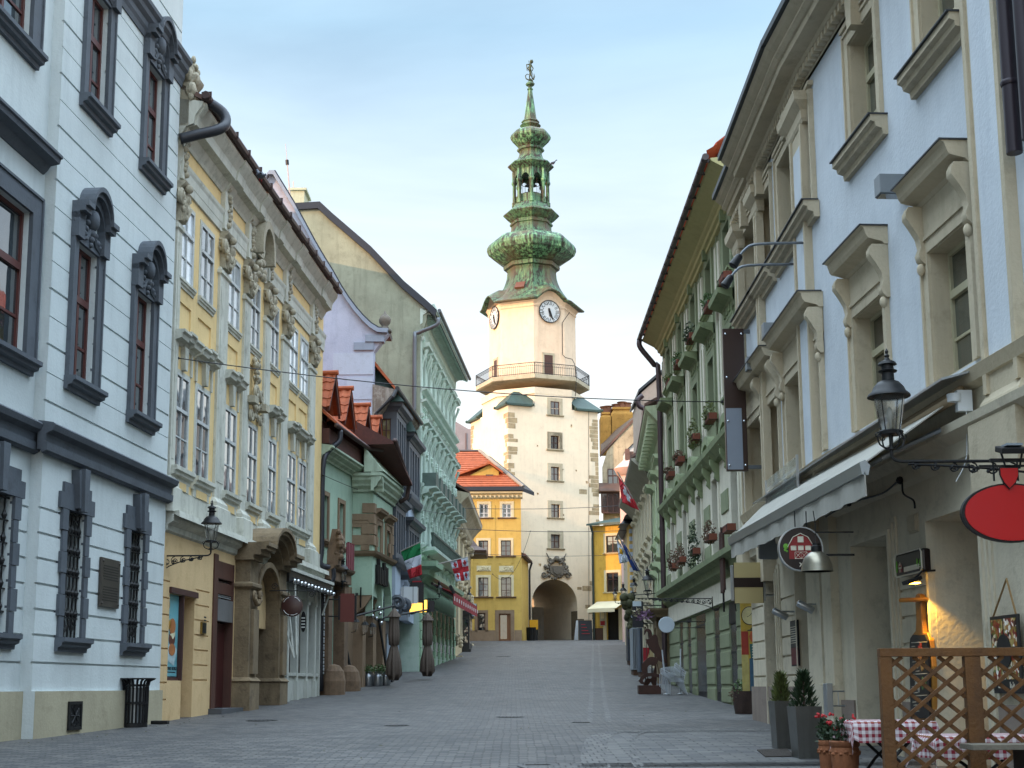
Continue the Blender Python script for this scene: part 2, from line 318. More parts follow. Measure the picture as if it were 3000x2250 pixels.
def gsheet(name,outl,mat,dz,label=None):
    m=MB(); n=len(outl[0])   # outl rows: list of rows of x at each y
    for row in outl: pass
    m.v=[(x,y,gz(y)+dz) for y,row in outl for x in row]; k=len(outl[0][1])
    m.f=[(i*k+j,i*k+j+1,(i+1)*k+j+1,(i+1)*k+j) for i in range(len(outl)-1) for j in range(k-1)]
    o=m.build(name,mat); tag(o,label,None,None,'structure'); return o
mstreet=paving('street_pavers',.26,.13,(.045,.046,.05),(.13,.124,.116),(.024,.023,.023),warp=.12,msize=.014)
mapron=paving('apron_pavers',.42,.21,(.065,.066,.07),(.135,.131,.124),(.034,.034,.034),rot=.0,msize=.013)
mband=paving('channel_stone',.16,.32,(.07,.07,.073),(.13,.127,.12),(.03,.03,.03),msize=.012)
gsheet('street',[(y,[-400,-60,-14,-6,0,6,14,60,400]) for y in ys],mstreet,0,'grey stone paver street rising to the gate')
def ghit(g,x,y):
    v=ray(g,x,y); c=Vector((0,0,CAMZ)); Y=5.
    while Y<140:
        p=c+v*(Y/v.y)
        if p.z<=gz(Y): return p
        Y+=.02 if Y<60 else .1
    return p
# apron on the right behind the curved channel
cv=[ghit('O',a,b) for a,b in [(1256,1659),(1254,1640),(1256,1622),(1262,1604),(1275,1591),(1300,1583),(1345,1579)]]
near=[(6.0,0),(cv[0].x-.02,0)]
def smooth(pts,n=5):
    out=[]
    for i in range(len(pts)-1):
        p0=pts[max(0,i-1)]; p1=pts[i]; p2=pts[i+1]; p3=pts[min(len(pts)-1,i+2)]
        for k in range(n):
            t=k/n; out.append(tuple(.5*((2*p1[a])+(-p0[a]+p2[a])*t+(2*p0[a]-5*p1[a]+4*p2[a]-p3[a])*t*t+(-p0[a]+3*p1[a]-3*p2[a]+p3[a])*t**3) for a in range(len(p1))))
    out.append(tuple(pts[-1])); return out
edge=[(cv[0].x-.1,2),(cv[0].x-.06,10),(cv[0].x-.03,18)]+[(p.x,p.y) for p in cv]+[(5.2,cv[-1].y+.3)]
edge=smooth(edge,6)
def strip(name,line,w,mat,dz,label):
    m=MB(); L=[]; 
    for i,p in enumerate(line):
        a=Vector(line[max(0,i-1)]); b=Vector(line[min(len(line)-1,i+1)]); t=(b-a).normalized(); nn=Vector((-t.y,t.x))
        q=Vector(p); r=q-nn*w; L+= [(q.x,q.y,gz(q.y)+dz),(r.x,r.y,gz(r.y)+dz)]
    m.v=L; m.f=[(2*i,2*i+1,2*i+3,2*i+2) for i in range(len(line)-1)]
    return tag(m.build(name,mat),label,None,None,'structure')
m=MB(); k=len(edge)
m.v=[(x,y,gz(y)+.004) for x,y in edge]+[(7.5,y,gz(y)+.004) for x,y in edge]; m.f=[(i,i+1,k+i+1,k+i) for i in range(k-1)]
tag(m.build('pavement',mapron),'lighter block paving in front of the cream shopfront',None,None,'structure')
strip('curved_channel',edge,.38,mband,.008,'curved stone channel edging the block paving')
e2=[(x,y) for x,y in edge]
inner=[]
for i,p in enumerate(e2):
    a=Vector(e2[max(0,i-1)]); b=Vector(e2[min(k-1,i+1)]); t=(b-a).normalized(); nn=Vector((-t.y,t.x)); q=Vector(p)-nn*.72; inner.append((q.x,q.y))
strip('inner_channel',inner,.1,mband,.012,'thin inner stone line of the curved channel')
c0=ghit('O',1267,1560); c1=ghit('O',1279,1392)
def chan(off,w,name,lab):
    pts=[(c0.x+off+(c1.x-c0.x)*i/30,c0.y+(c1.y-c0.y)*i/30) for i in range(31)]; strip(name,pts,w,mband,.004,lab)
chan(0,.13,'drain_line','long straight stone drain line up the street, its street side')
chan(.42,.13,'drain_line','long straight stone drain line up the street, its shop side')
lm=MB(); rl=random.Random(17)
for i in range(170):
    y=rl.uniform(19,70); t=rl.random(); x=(-8.55+.086*(y-22.7) if y<30.5 else -7.9+.063*(y-30.5))+.15+abs(rl.gauss(0,.55)) if t<.7 else rl.uniform(-6,5)
    s_=rl.uniform(.02,.05); a=rl.uniform(0,6.3); c_,d_=cos(a)*s_,sin(a)*s_; z=gz(y)+.006
    lm.add([(x-c_,y-d_,z),(x+d_*.5,y-c_*.5,z+.006),(x+c_,y+d_,z+.012),(x-d_*.5,y+c_*.5,z+.004)],[(0,1,2,3)])
tag(lm.build('leaf_litter',pbr('dry_leaf','4a4427',rough=.9,var=.5,scale=50)),'scattered dry leaves and scraps on the paving',None,None,'stuff')
# manhole covers
mh=pbr('cast_iron_cover','3a3a3c',rough=.55,metal=.6,var=.4,scale=40,bump=.5,bscale=60)
for px_,py_,r,lb in [(565,1557,.36,'dark round manhole cover near the yellow palace'),(1102,1549,.34,'dark manhole cover in the middle of the street'),(857,1568,.26,'small dark cover in the paving beside the street middle'),(1255,1561,.2,'small iron drain cover at the end of the straight channel'),(1088,1418,.45,'far manhole cover below the gate')]:
    p=ghit('O',px_,py_); sl=(gz(p.y+1)-gz(p.y-1))/2
    o=thing('manhole_cover',lb,'manhole cover',(p.x,p.y,gz(p.y)+.004),0,'manhole covers in the street'); o.rotation_euler=(math.atan(sl),0,0)
    m=MB().lathe([(r,0),(r,.006),(r-.02,.008),(.001,.008)],n=28); m.build('cover_plate',mh,o,auto=30)
    m=MB()
    for i in range(-3,4):
        c=i*r*.25; h=math.sqrt(max(.01,(r*.85)**2-c*c)); m.box(c-.012,c+.012,-h,h,.008,.014); 
    m.build('tread_ribs',mh,o)
# ------------------------------------------------------------ gate tower
AL=rad(23.5); C2=Vector((1.96,121)); HW=4.4
rr_=Vector((cos(AL),sin(AL))); nn_=Vector((sin(AL),-cos(AL)))
FL=C2+nn_*HW-rr_*HW; FR=C2+nn_*HW+rr_*HW
mtow=plaster('tower_limewash','e6d6bd',streak=.16,var=.07,dirt='8a7a66',da=.16)
mstone=pbr('rough_quoin_stone','ab997b',rough=.9,var=.35,scale=14,bump=.6,bscale=9,dirt=hexc('5f5443'),spec=.2)
mpat=bpy.data.materials.new('copper_patina'); mpat.use_nodes=True
def patina(m,c1,c2,c3,streaky=1.0):
    t=m.node_tree; n=t.nodes; L=t.links; b=n['Principled BSDF']; b.inputs['Roughness'].default_value=.55; b.inputs['Specular IOR Level'].default_value=.4
    tc=n.new('ShaderNodeTexCoord'); mp=n.new('ShaderNodeMapping'); mp.inputs['Scale'].default_value=(2.4,2.4,.32); L.new(tc.outputs['Object'],mp.inputs[0])
    a=n.new('ShaderNodeTexNoise'); a.inputs['Scale'].default_value=1.5; a.inputs['Detail'].default_value=7; a.inputs['Roughness'].default_value=.7; L.new(mp.outputs[0],a.inputs['Vector'])
    r=n.new('ShaderNodeValToRGB'); e=r.color_ramp.elements; e[0].position=.45; e[0].color=(*hexc(c3),1); e[1].position=.57; e[1].color=(*hexc(c1),1); x=e.new(.66); x.color=(*hexc(c2),1); x=e.new(.51); x.color=(*hexc('4c7357'),1)
    L.new(a.outputs[0],r.inputs[0]); 
    c=n.new('ShaderNodeTexNoise'); c.inputs['Scale'].default_value=.45; c.inputs['Detail'].default_value=5; L.new(tc.outputs['Object'],c.inputs['Vector'])
    q=n.new('ShaderNodeMapRange'); q.inputs[1].default_value=.46; q.inputs[2].default_value=.66; q.inputs[3].default_value=0; q.inputs[4].default_value=.85; L.new(c.outputs[0],q.inputs[0])
    k=n.new('ShaderNodeMix'); k.data_type='RGBA'; k.inputs['B'].default_value=(*hexc('5a4c38'),1); L.new(r.outputs[0],k.inputs['A']); L.new(q.outputs[0],k.inputs['Factor']); L.new(k.outputs['Result'],b.inputs['Base Color'])
    bp=n.new('ShaderNodeBump'); bp.inputs['Strength'].default_value=.35; bp.inputs['Distance'].default_value=.05
    sp_=n.new('ShaderNodeSeparateXYZ'); L.new(tc.outputs['Object'],sp_.inputs[0]); cx=n.new('ShaderNodeMath'); cx.operation='SUBTRACT'; cx.inputs[1].default_value=4.4; cy=n.new('ShaderNodeMath'); cy.operation='SUBTRACT'; cy.inputs[1].default_value=4.4; L.new(sp_.outputs[0],cx.inputs[0]); L.new(sp_.outputs[1],cy.inputs[0])
    at2=n.new('ShaderNodeMath'); at2.operation='ARCTAN2'; L.new(cy.outputs[0],at2.inputs[0]); L.new(cx.outputs[0],at2.inputs[1]); mu=n.new('ShaderNodeMath'); mu.operation='MULTIPLY'; mu.inputs[1].default_value=48/6.2832; L.new(at2.outputs[0],mu.inputs[0]); pp=n.new('ShaderNodeMath'); pp.operation='PINGPONG'; pp.inputs[1].default_value=.5; L.new(mu.outputs[0],pp.inputs[0])
    lt_=n.new('ShaderNodeMath'); lt_.operation='LESS_THAN'; lt_.inputs[1].default_value=.04; L.new(pp.outputs[0],lt_.inputs[0]); zz_=n.new('ShaderNodeMath'); zz_.operation='PINGPONG'; zz_.inputs[1].default_value=.45; L.new(sp_.outputs[2],zz_.inputs[0]); l2=n.new('ShaderNodeMath'); l2.operation='LESS_THAN'; l2.inputs[1].default_value=.022; L.new(zz_.outputs[0],l2.inputs[0])
    mxx=n.new('ShaderNodeMath'); mxx.operation='MAXIMUM'; L.new(lt_.outputs[0],mxx.inputs[0]); L.new(l2.outputs[0],mxx.inputs[1]); sm=n.new('ShaderNodeMix'); sm.data_type='RGBA'; sm.inputs['B'].default_value=(*hexc('3a4a38'),1); f5=n.new('ShaderNodeMath'); f5.operation='MULTIPLY'; f5.inputs[1].default_value=.55; L.new(mxx.outputs[0],f5.inputs[0]); L.new(f5.outputs[0],sm.inputs['Factor']); L.new(k.outputs['Result'],sm.inputs['A']); L.new(sm.outputs['Result'],b.inputs['Base Color'])
    L.new(mxx.outputs[0],bp.inputs['Height']); L.new(bp.outputs[0],b.inputs['Normal'])
patina(mpat,'5f8f66','93b98a','22251b')
mpatd=bpy.data.materials.new('weathered_copper_dark'); mpatd.use_nodes=True; patina(mpatd,'4d6b4c','7a9c70','2a231a')
mroofg=pbr('dark_green_sheet_roof','2f4740',rough=.55,var=.3,scale=12,streak=.4,dirt=hexc('20241f'))
mwood=pbr('brown_window_wood','4a2c22',rough=.6,var=.2)
mglass=glassmat('window_glass'); mglassw=glassmat('curtained_glass','4a4c4e',var=.6,rough=.06)
mwhite=pbr('white_window_paint','c9cdd0',rough=.5,var=.1,dirt=hexc('8a8c8a'))
mtrim=plaster('pale_stone_trim','b3a893',streak=.35,var=.15)
mirn=pbr('black_wrought_iron','141416',rough=.5,metal=.3,var=.3,scale=20)
T=House('gate_tower','tall white gate tower with clocks and green copper onion dome closing the street','tower',(FL.x,FL.y),(FR.x,FR.y),5.4)
H1=T.P('T2',430,1345)[1]   # top of the square body
w=2*HW
wins=[('T2',727,1423,797,1320),('T2',727,1700,797,1596),('T3',722,268,778,178),('T3',724,478,780,388),('T3',725,728,782,640),('T3',724,935,785,843)]
tr=pbr('tower_window_stone','b5aa92',rough=.9,var=.25,streak=.3,dirt=hexc('5f5646'))
uc=w*.5
for g,a,b,c,d in wins:
    r=T.rc(g,a,b,c,d); T.window(r,mwood,mglassw if b in(935,) else mglass,depth=.0 if b==1423 else .18,bars=1,rows=(.5,),thick=.08,surround=(.32,.025,tr),sill=(.42,.14,.14,tr),fr=.07)
# small dark slits and worn patches in the plaster
for g,a,b,c,d in [('T2',890,1528,903,1505),('T3',857,120,867,103),('T3',628,250,637,240),('T3',630,575,640,562),('T3',889,416,898,406),('T3',958,500,973,483),('T3',641,1058,656,1040),('T3',800,718,812,706),('T3',801,409,808,400)]:
    r=T.rc(g,a,b,c,d); T.mod.append((*r,.15))
for g,a,b,c,d in [('T3',914,570,966,540),('T3',888,1217,931,1198)]:
    r=T.rc(g,a,b,c,d); T.mod.append((*r,.03)); MB().box(r[0]+.01,r[1]-.01,.02,.05,r[2]+.01,r[3]-.01).build('worn_patch',mstone,T.o)
# arch
al=T.P('T3',592,1300)[0]; ar=T.P('T3',902,1300)[0]; zsp=T.P('T3',745,1300)[1]; zap=T.P('T3',745,1146)[1]; zsp=min(zsp,zap-(ar-al)*.52)
am=(al+ar)/2; T.holes.append((al,ar,-.5,zap+.02,w+.4))
T.wall(mtow,0,w,-.5,H1,side=[(0,al-.02,.5,w,-.5,H1),(ar+.02,w,.5,w,-.5,H1),(al-.02,ar+.02,.5,w,zap+.3,H1),(0,.03,.001,.5,-.5,H1),(w-.03,w,.001,.5,-.5,H1),(0,w,.001,.5,H1-.03,H1)])
zo_=T.P('T2',600,1225)[1]; sv=T.holes; r_=T.rc('T2',727,1423,797,1320); T.holes=[(*r_,.05)]
s_o=HW*math.tan(pi/8); T.wall(mtow,HW-s_o,HW+s_o,H1,zo_,name='upper_wall')
def arch_pts(am,hw,zs,za,n=16,p=1.0):
    return [(am-hw*cos(pi*i/n),zs+(za-zs)*sin(pi*i/n)**p) for i in range(n+1)]
ap=arch_pts(am,(ar-al)/2,zsp,zap,20,.92)
m=MB()
for i in range(20):
    (x0,z0),(x1,z1)=ap[i],ap[i+1]; m.loft([[(x0,y,z0),(x1,y,z1),(x1,y,zap+.02),(x0,y,zap+.02)] for y in (0,w)])
m.build('arch_vault',mtow,T.o)
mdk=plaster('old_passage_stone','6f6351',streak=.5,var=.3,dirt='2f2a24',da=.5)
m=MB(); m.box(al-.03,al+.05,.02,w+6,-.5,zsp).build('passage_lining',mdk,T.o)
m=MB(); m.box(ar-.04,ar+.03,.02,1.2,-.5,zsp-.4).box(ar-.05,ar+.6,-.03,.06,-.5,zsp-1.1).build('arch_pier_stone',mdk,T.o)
mpas=plaster('passage_plaster','b9b3a8',streak=.3,var=.15,dirt='6b665c',da=.4)
m=MB().box(al-4,ar+4,w+7,w+7.4,-.5,zap+3).box(al,am-.1,w*.55,w*.6,zsp-.6,zap).box(al,al+.9,w*.55,w*.6,-.5,zsp).build('passage_back',pbr('passage_shade_dark','3b322a',rough=.95,var=.5,scale=14,dirt=hexc('1c1815')),T.o); m=MB(); m.box(am-.05,ar+.02,w*.8,w*.85,-.5,zsp+.3); m.box(al-.6,ar+1,w+.01,w+7,zap+.2,zap+.6).box(ar+.7,ar+1,w+.01,w+7,-.5,zap+.2).build('passage_wall',mpas,T.o)  # dark back is shade put into colour; roof and side beyond added against sun
# quoin stones and patchy lower masonry
q=MB(); random.seed(3)
z=T.P('T3',400,440)[1]; 
zt=T.P('T2',370,1390)[1]
while z<zt-.2:
    h=random.uniform(.28,.5); l=random.uniform(.25,.95)
    if random.random()<.85: q.box(-.02,l,-.015,.3,z,z+h-.03)
    if random.random()<.8: q.box(-.02,.03,.3,random.uniform(.5,1.1),z,z+h-.03)
    z+=h
z=T.P('T3',1040,870)[1]
while z<zt-.2:
    h=random.uniform(.28,.5); l=random.uniform(.3,1.0)
    if random.random()<.85: q.box(w-l,w+.02,-.015,.3,z,z+h-.03)
    z+=h
z=0
while z<5.2:
    h=random.uniform(.3,.5)
    if random.random()<.75:
        x=w-.2-random.uniform(0,.9); q.box(x-random.uniform(.4,1.0),x,-.012,.2,z,z+h-.04)
    z+=h
z=.0
while z<H1-.6:
    h=random.uniform(.3,.5); l=random.uniform(.3,.9)
    if random.random()<.8: q.box(-.015,.2,w-l,w+.01,z,z+h-.03)
    z+=h
q.build('quoin_stonework',mstone,T.o,bevel=.02)
# coat of arms above the arch
mgs=pbr('grey_carved_stone','6b645a',rough=.85,var=.3,scale=20,bump=.7,bscale=12,dirt=hexc('2f2c28'))
cx_,cz=T.P('T3',757,1075); m=MB(); random.seed(5)
m.py([(cx_-.7,cz+.25),(cx_+.7,cz+.25),(cx_+.62,cz-.35),(cx_,cz-.75),(cx_-.62,cz-.35)],-.22,.02)
m.py([(cx_-.42,cz+.12),(cx_+.42,cz+.12),(cx_+.36,cz-.3),(cx_,cz-.55),(cx_-.36,cz-.3)],-.3,-.2)
for i in range(46):
    a=random.uniform(0,2*pi); k=random.uniform(.75,1.1); m.ball((cx_+1.0*k*cos(a),-.1,cz-.05+.75*k*sin(a)),random.uniform(.09,.2),6,4,(1,.8,1))
for s_ in(-1,1):
    m.spiral((cx_+s_*1.15,-.1,cz-.55),.3,.08,1.4,.07,12,sgn=s_); m.spiral((cx_+s_*.6,-.12,cz+.75),.26,.06,1.3,.07,12,sgn=s_)
    m.tube([(cx_+s_*.45,-.1,cz+.5),(cx_+s_*.75,-.12,cz+1.0),(cx_+s_*.95,-.12,cz+1.35)],.09,6,.04)
m.ball((cx_,-.2,cz+.85),.28,8,6); m.build('coat_of_arms',mgs,T.o,auto=50)
# dimension helper for turned profiles at the tower axis
CA=HW
def prof(g,lst,cx0=598):
    out=[]
    for y,r in lst:
        p=atY(g,cx0,y,C2.y); dep=C2.y*cos(TH)+(p.z-CAMZ)*sin(TH); out.append((r/REG[g][2]/FPX*dep,p.z-T.zb))
    return out
O8=rad(22.5)
def lt(g,lst,name,mat,n=8,auto=20,par=None):
    m=MB().lathe(prof(g,lst),CA,CA,n,O8 if n==8 else 0); return m.build(name,mat,par or T.o,auto=auto)
# lower octagon below the balcony
m=MB().lathe([((HW-.12)/cos(pi/8),H1-.2),((HW-.12)/cos(pi/8),zo_-.3),(HW/cos(pi/8)+.02,zo_-.28),(HW/cos(pi/8)+.05,zo_+.3)],CA,CA,8,O8).build('octagon_base',mtow,T.o)
lt('T2',[(1232,445),(1226,462),(1196,462),(1190,445)],'balcony_slab',tr)
# green copper caps on the cut corners
zc=H1
def corner_cap(sx,sy):
    m=MB(); cxx=CA+sx*(HW-1.0); cyy=CA+sy*(HW-1.0); k=1.3
    b=[(cxx-k,cyy-k),(cxx+k,cyy-k),(cxx+k,cyy+k),(cxx-k,cyy+k)]
    tt=[(CA+sx*(HW-1.9)+dx,CA+sy*(HW-1.9)+dy) for dx,dy in((-.9,-.9),(.9,-.9),(.9,.9),(-.9,.9))]
    m.loft([[(x,y,zc-.05) for x,y in b],[(x,y,zc+.12) for x,y in b],[(cxx+(x-cxx)*.98,cyy+(y-cyy)*.98,zc+.16) for x,y in b],[(x,y,zc+1.45) for x,y in tt]])
    for x,y in b: m.ball((x,y,zc+.1),.14,6,4)
    m.build('corner_roof',mroofg,T.o)
for sx in(-1,1):
    for sy in(-1,1): corner_cap(sx,sy)
# upper octagon
Rw=prof('T2',[(900,352)])[0][0]; zb0=prof('T2',[(1225,352)])[0][1]; ze=prof('T2',[(595,352)])[0][1]
def oring(R,z,bump):
    r=[]
    for k in range(8):
        a=O8+k*pi/4; b_=a+pi/4; A_=Vector((cos(a),sin(a))); B_=Vector((cos(b_),sin(b_)))
        for j in range(10):
            t=j/10; p=A_.lerp(B_,t)*R; e=0
            if k%2 and .08<t<.92: e=bump*max(0,sin(pi*(t-.08)/.84))**1.15
            r.append((CA+p.x,CA+p.y,z+e))
    return r
BH=.95; mpch=plaster('sunlit_peach_limewash','e6cdb2',streak=.2,var=.09,dirt='9a7a5c',da=.2)  # peach base mixes the plaster's own tone with warm sunlight put into colour
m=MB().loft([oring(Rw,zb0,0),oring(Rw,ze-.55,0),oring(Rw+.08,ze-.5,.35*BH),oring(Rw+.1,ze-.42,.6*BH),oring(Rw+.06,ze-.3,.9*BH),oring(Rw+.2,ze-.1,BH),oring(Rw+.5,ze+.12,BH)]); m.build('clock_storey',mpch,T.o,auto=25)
apo=Rw*cos(pi/8); side=2*Rw*sin(pi/8)
# faces: local frames on the cardinal sides (front has local y=CA-apo)
def face(k):   # 0 front, 1 right, 2 back, 3 left ; odd 8ths via k+.5
    a=k*pi/2; return Matrix.Translation((CA,CA,0))@Matrix.Rotation(a,4,'Z')@Matrix.Translation((0,-apo,0))
zclk=T.zb; cz=prof('T2',[(672,10)],728)[0][1]; rc_=prof('T2',[(672,91)])[0][0]*.99
mcl=pbr('clock_dial_paint','c8cdd0',rough=.5,var=.12,dirt=hexc('8b8f90')); mblk=pbr('black_paint','111113',rough=.4)
def frame_part(k,mb,name,mat,par,auto=None):
    mb.T=None; M=face(k); mb.v=[tuple(M@Vector(v)) for v in mb.v]; return mb.build(name,mat,par,auto=auto)
for k in (0,3,1,2):
    if k in(0,3):
        d=MB(); 
        d.T=Matrix.Translation((0,-.07,cz))@Matrix.Rotation(pi/2,4,'X'); d.lathe([(rc_,0),(rc_,.05),(rc_-.05,.07),(rc_-.06,.045),(.001,.04)],n=36); dial=frame_part(k,d,'clock_face',mcl,T.o,35)
        M=face(k)
        b=MB()
        b.T=Matrix.Translation((0,-.07,cz))@Matrix.Rotation(pi/2,4,'X'); b.lathe([(rc_+.005,.0),(rc_+.03,.03),(rc_+.03,.08),(rc_-.05,.085),(rc_-.05,.0)],n=36); frame_part(k,b,'dial_ring',mblk,dial,35)
        for i,t_ in enumerate(['XII','I','II','III','IIII','V','VI','VII','VIII','IX','X','XI']):
            a=-i*pi/6; rr2=rc_*.76; R3=Matrix.Rotation(-a,4,'Y')  # clockwise
            MM=M@Matrix.Translation((0,-.115,cz))@Matrix.Rotation(i*pi/6,4,'Y')@Matrix.Translation((0,0,rr2))@Matrix.Rotation(pi/2,4,'X')
            o=text_mesh(t_,.62,'numeral',mblk,dial,(0,0,0),ext=.008,sx=.8); o.matrix_local=MM@Matrix.Scale(.72,4,(1,0,0))
        for a,l,wd in ((158,rc_*.78,.1),(165,rc_*.55,.17)):
            hnd=MB(); A_=rad(a); dx,dz=sin(A_),cos(A_)
            hnd.py([(-dx*.3-dz*wd*.5,cz-dz*.3+dx*wd*.5),(-dx*.3+dz*wd*.5,cz-dz*.3-dx*wd*.5),(dx*l*.7+dz*wd*.8,cz+dz*l*.7-dx*wd*.8),(dx*l,cz+dz*l),(dx*l*.7-dz*wd*.8,cz+dz*l*.7+dx*wd*.8)],-.16-(l>.9*rc_)*.0,-.13); hnd.ball((0,-.14,cz),.1,8,5)
            frame_part(k,hnd,'clock_hand',mblk,dial)
# doors on the balcony
for k,xo,dw in((0,-.12,.42),(3,.1,.35)):
    zt=zb0+prof('T2',[(1015,1)])[0][1]-zb0; g=MB(); g.box(xo-dw-.18,xo-dw,-.05,.05,zb0,zt+.2).box(xo+dw,xo+dw+.18,-.05,.05,zb0,zt+.2).box(xo-dw,xo+dw,-.05,.05,zt,zt+.2)
    dr=frame_part(k,g,'balcony_door',tr,T.o); g=MB().box(xo-dw,xo+dw,-.03,.02,zb0,zt); 
    for q_ in range(4): g.box(xo-dw+.1,xo+dw-.1,-.045,-.03,zb0+.5+q_*.45,zb0+.8+q_*.45)
    frame_part(k,g,'door_leaf',mwood,dr)
# balcony railing
Rb=prof('T2',[(1120,458)])[0][0]; zr0=prof('T2',[(1190,1)])[0][1]; 
zr0=prof('T2',[(1196,462)])[0][1]; rh_=1.05
for k in range(8):
    m=MB(); a0=O8+k*pi/4; p0=Vector((CA+Rb*cos(a0),CA+Rb*sin(a0),0)); a1=a0+pi/4; p1=Vector((CA+Rb*cos(a1),CA+Rb*sin(a1),0))
    for zz,r_ in((.1,.03),(rh_*.72,.018),(rh_,.035)): m.tube([p0+Vector((0,0,zr0+zz)),p1+Vector((0,0,zr0+zz))],r_,5)
    nb=22
    for i in range(nb+1):
        p=p0.lerp(p1,i/nb); m.tube([p+Vector((0,0,zr0+.02)),p+Vector((0,0,zr0+rh_*(.72 if i else 1)))],.014 if i else .04,4)
        if i<nb:
            q1=p0.lerp(p1,(i+.5)/nb); q2=p0.lerp(p1,(i+1)/nb); m.tube([p+Vector((0,0,zr0+rh_*.72)),q1+Vector((0,0,zr0+rh_*.97)),q2+Vector((0,0,zr0+rh_*.72))],.012,4)
    m.build('railing',mirn,T.o)
# roof, bulbs, lantern, spire
pr_=prof('T2',[(598,425),(590,425),(545,350),(520,318),(500,300),(470,275),(440,253),(400,228),(360,212),(330,203),(285,198)])
wt=[1,1,1,.9,.65,.3,.1,0,0,0,0]; pr_[0]=(pr_[0][0]-.02,ze+.0); pr_[1]=(pr_[1][0],ze+.1)
m=MB().loft([oring(Rw*.9,ze-.0,BH)]+[oring(r,z,BH*w_) for (r,z),w_ in zip(pr_,wt)]); m.build('bell_roof',mpatd,T.o,auto=14)
lt('T2',[(285,196),(262,205),(256,226),(240,230),(226,226),(222,205)],'roof_collar',mpatd)
lt('T1',[(1742,205),(1720,255),(1690,312),(1660,348),(1625,362),(1600,360),(1575,345),(1550,315),(1530,270),(1518,230),(1508,195)],'onion_dome',mpat,auto=12)
lt('T1',[(1510,188),(1480,172),(1450,163),(1425,163),(1420,174),(1408,176),(1402,166),(1392,165),(1380,185),(1345,222),(1338,228),(1330,225),(1296,170),(1285,160),(1262,150),(1255,150)],'lantern_base',mpatd,auto=15)
zl0=prof('T1',[(1262,1)])[0][1]; zl1=prof('T1',[(985,1)])[0][1]; Rl=prof('T1',[(1100,135)])[0][0]
m=MB().lathe([(Rl-.12,zl0),(Rl-.12,zl0+.95),(Rl-.2,zl0+.95),(Rl-.2,zl0)],CA,CA,8,O8); m.build('lantern_parapet',mpatd,T.o)
for k in range(8):
    a=O8+k*pi/4; x,y=CA+Rl*cos(a),CA+Rl*sin(a); m=MB(); m.T=None
    hh=zl1-zl0; m.lathe([(.26,0),(.26,.35),(.19,.4),(.17,hh*.6),(.2,hh*.62),(.28,hh*.66),(.28,hh*.7),(.22,hh*.72),(.22,hh)],x,y,8,0,zl0); m.build('lantern_column',mpat,T.o,auto=40)
sl_=2*(Rl)*sin(pi/8); apl=Rl*cos(pi/8)
m=MB()
for k in range(8):
    M=Matrix.Translation((CA,CA,0))@Matrix.Rotation(k*pi/4,4,'Z')@Matrix.Translation((0,-apl,0)); hwid=sl_/2-.18
    ap=arch_pts(0,hwid,zl0+(zl1-zl0)*.66,zl0+(zl1-zl0)*.86,8); m.T=M
    for i in range(8):
        (x0,z0),(x1,z1)=ap[i],ap[i+1]; m.loft([[(x0,y,z0),(x1,y,z1),(x1,y,zl1),(x0,y,zl1)] for y in(-.05,.15)])
m.T=None; m.build('lantern_arcade',mpatd,T.o)
m=MB(); zB=zl0+(zl1-zl0)*.62
m.lathe([(.001,.75),(.22,.7),(.3,.4),(.42,.12),(.55,0),(.001,.05)],CA,CA,14,0,zB); m.tube([(CA,CA,zB+.7),(CA,CA,zl1)],.05,5)
for zz in(zl0+1.15,zl0+2.3):
    m.tube([(CA+.95*cos(i*pi/8),CA+.95*sin(i*pi/8),zz) for i in range(17)],.03,4)
for i in range(8): m.tube([(CA+.95*cos(i*pi/4+.2),CA+.95*sin(i*pi/4+.2),zl0+.9),(CA+.95*cos(i*pi/4+.2),CA+.95*sin(i*pi/4+.2),zl0+2.6)],.025,4)
m.build('bell',mirn,T.o)
lt('T1',[(1000,120),(985,142),(950,178),(942,188),(934,186),(905,132),(890,118),(860,98),(830,90),(818,96),(812,110),(802,112),(795,108),(790,95),(780,92)],'lantern_cornice',mpatd,auto=15)
lt('T1',[(786,96),(765,118),(740,145),(715,162),(700,165),(680,158),(662,136),(650,105),(642,76)],'upper_bulb',mpat,auto=12)
lt('T1',[(645,72),(625,66),(615,76),(608,86),(600,84),(590,66),(582,66),(578,74),(570,72),(562,56)],'spire_collar',mpatd)
lt('T1',[(563,52),(440,35),(315,17),(313,24),(305,24),(300,16),(290,14),(283,18),(276,34),(268,37),(258,30),(248,18)],'spire',mpat,auto=20)
# archangel over the dragon
sz=prof('T1',[(248,1),(72,1)],600); z0=sz[0][1]; z1=sz[1][1]; hh=z1-z0; m=MB()
mst=pbr('statue_bronze','3c4530',rough=.6,metal=.2,var=.4,scale=30)
X=lambda dx,dz:(CA+dx*hh*cos(-AL),CA+dx*hh*sin(-AL),z0+dz*hh)
m.tube([X(-.02,.1),X(.02,.13),X(.1,.06),X(.13,-.03),X(.2,-.1)],.07*hh*.7,6,.03)
m.tube([X(.1,.06),X(-.05,.08),X(-.17,.15),X(-.2,.28),X(-.12,.36),X(-.05,.33)],.07*hh*.5,6,.03)
m.tube([X(-.03,.15),X(.0,.35),X(.02,.5)],.05,6,.12); m.tube([X(.12,.12),X(.04,.35),X(.03,.5)],.05,6,.12)
m.tube([X(.02,.48),X(.0,.6),X(.02,.78),X(.04,.84)],.14,8,.09); m.ball(X(.07,.93),.085*hh,8,6); m.tube([X(.07,.93),X(.03,1.0),X(.12,1.02)],.06,5,.03)
m.tube([X(.02,.78),X(-.1,.62),X(-.03,.5)],.07,6,.04); m.tube([X(.05,.78),X(.14,.62),X(.1,.5)],.07,6,.04)
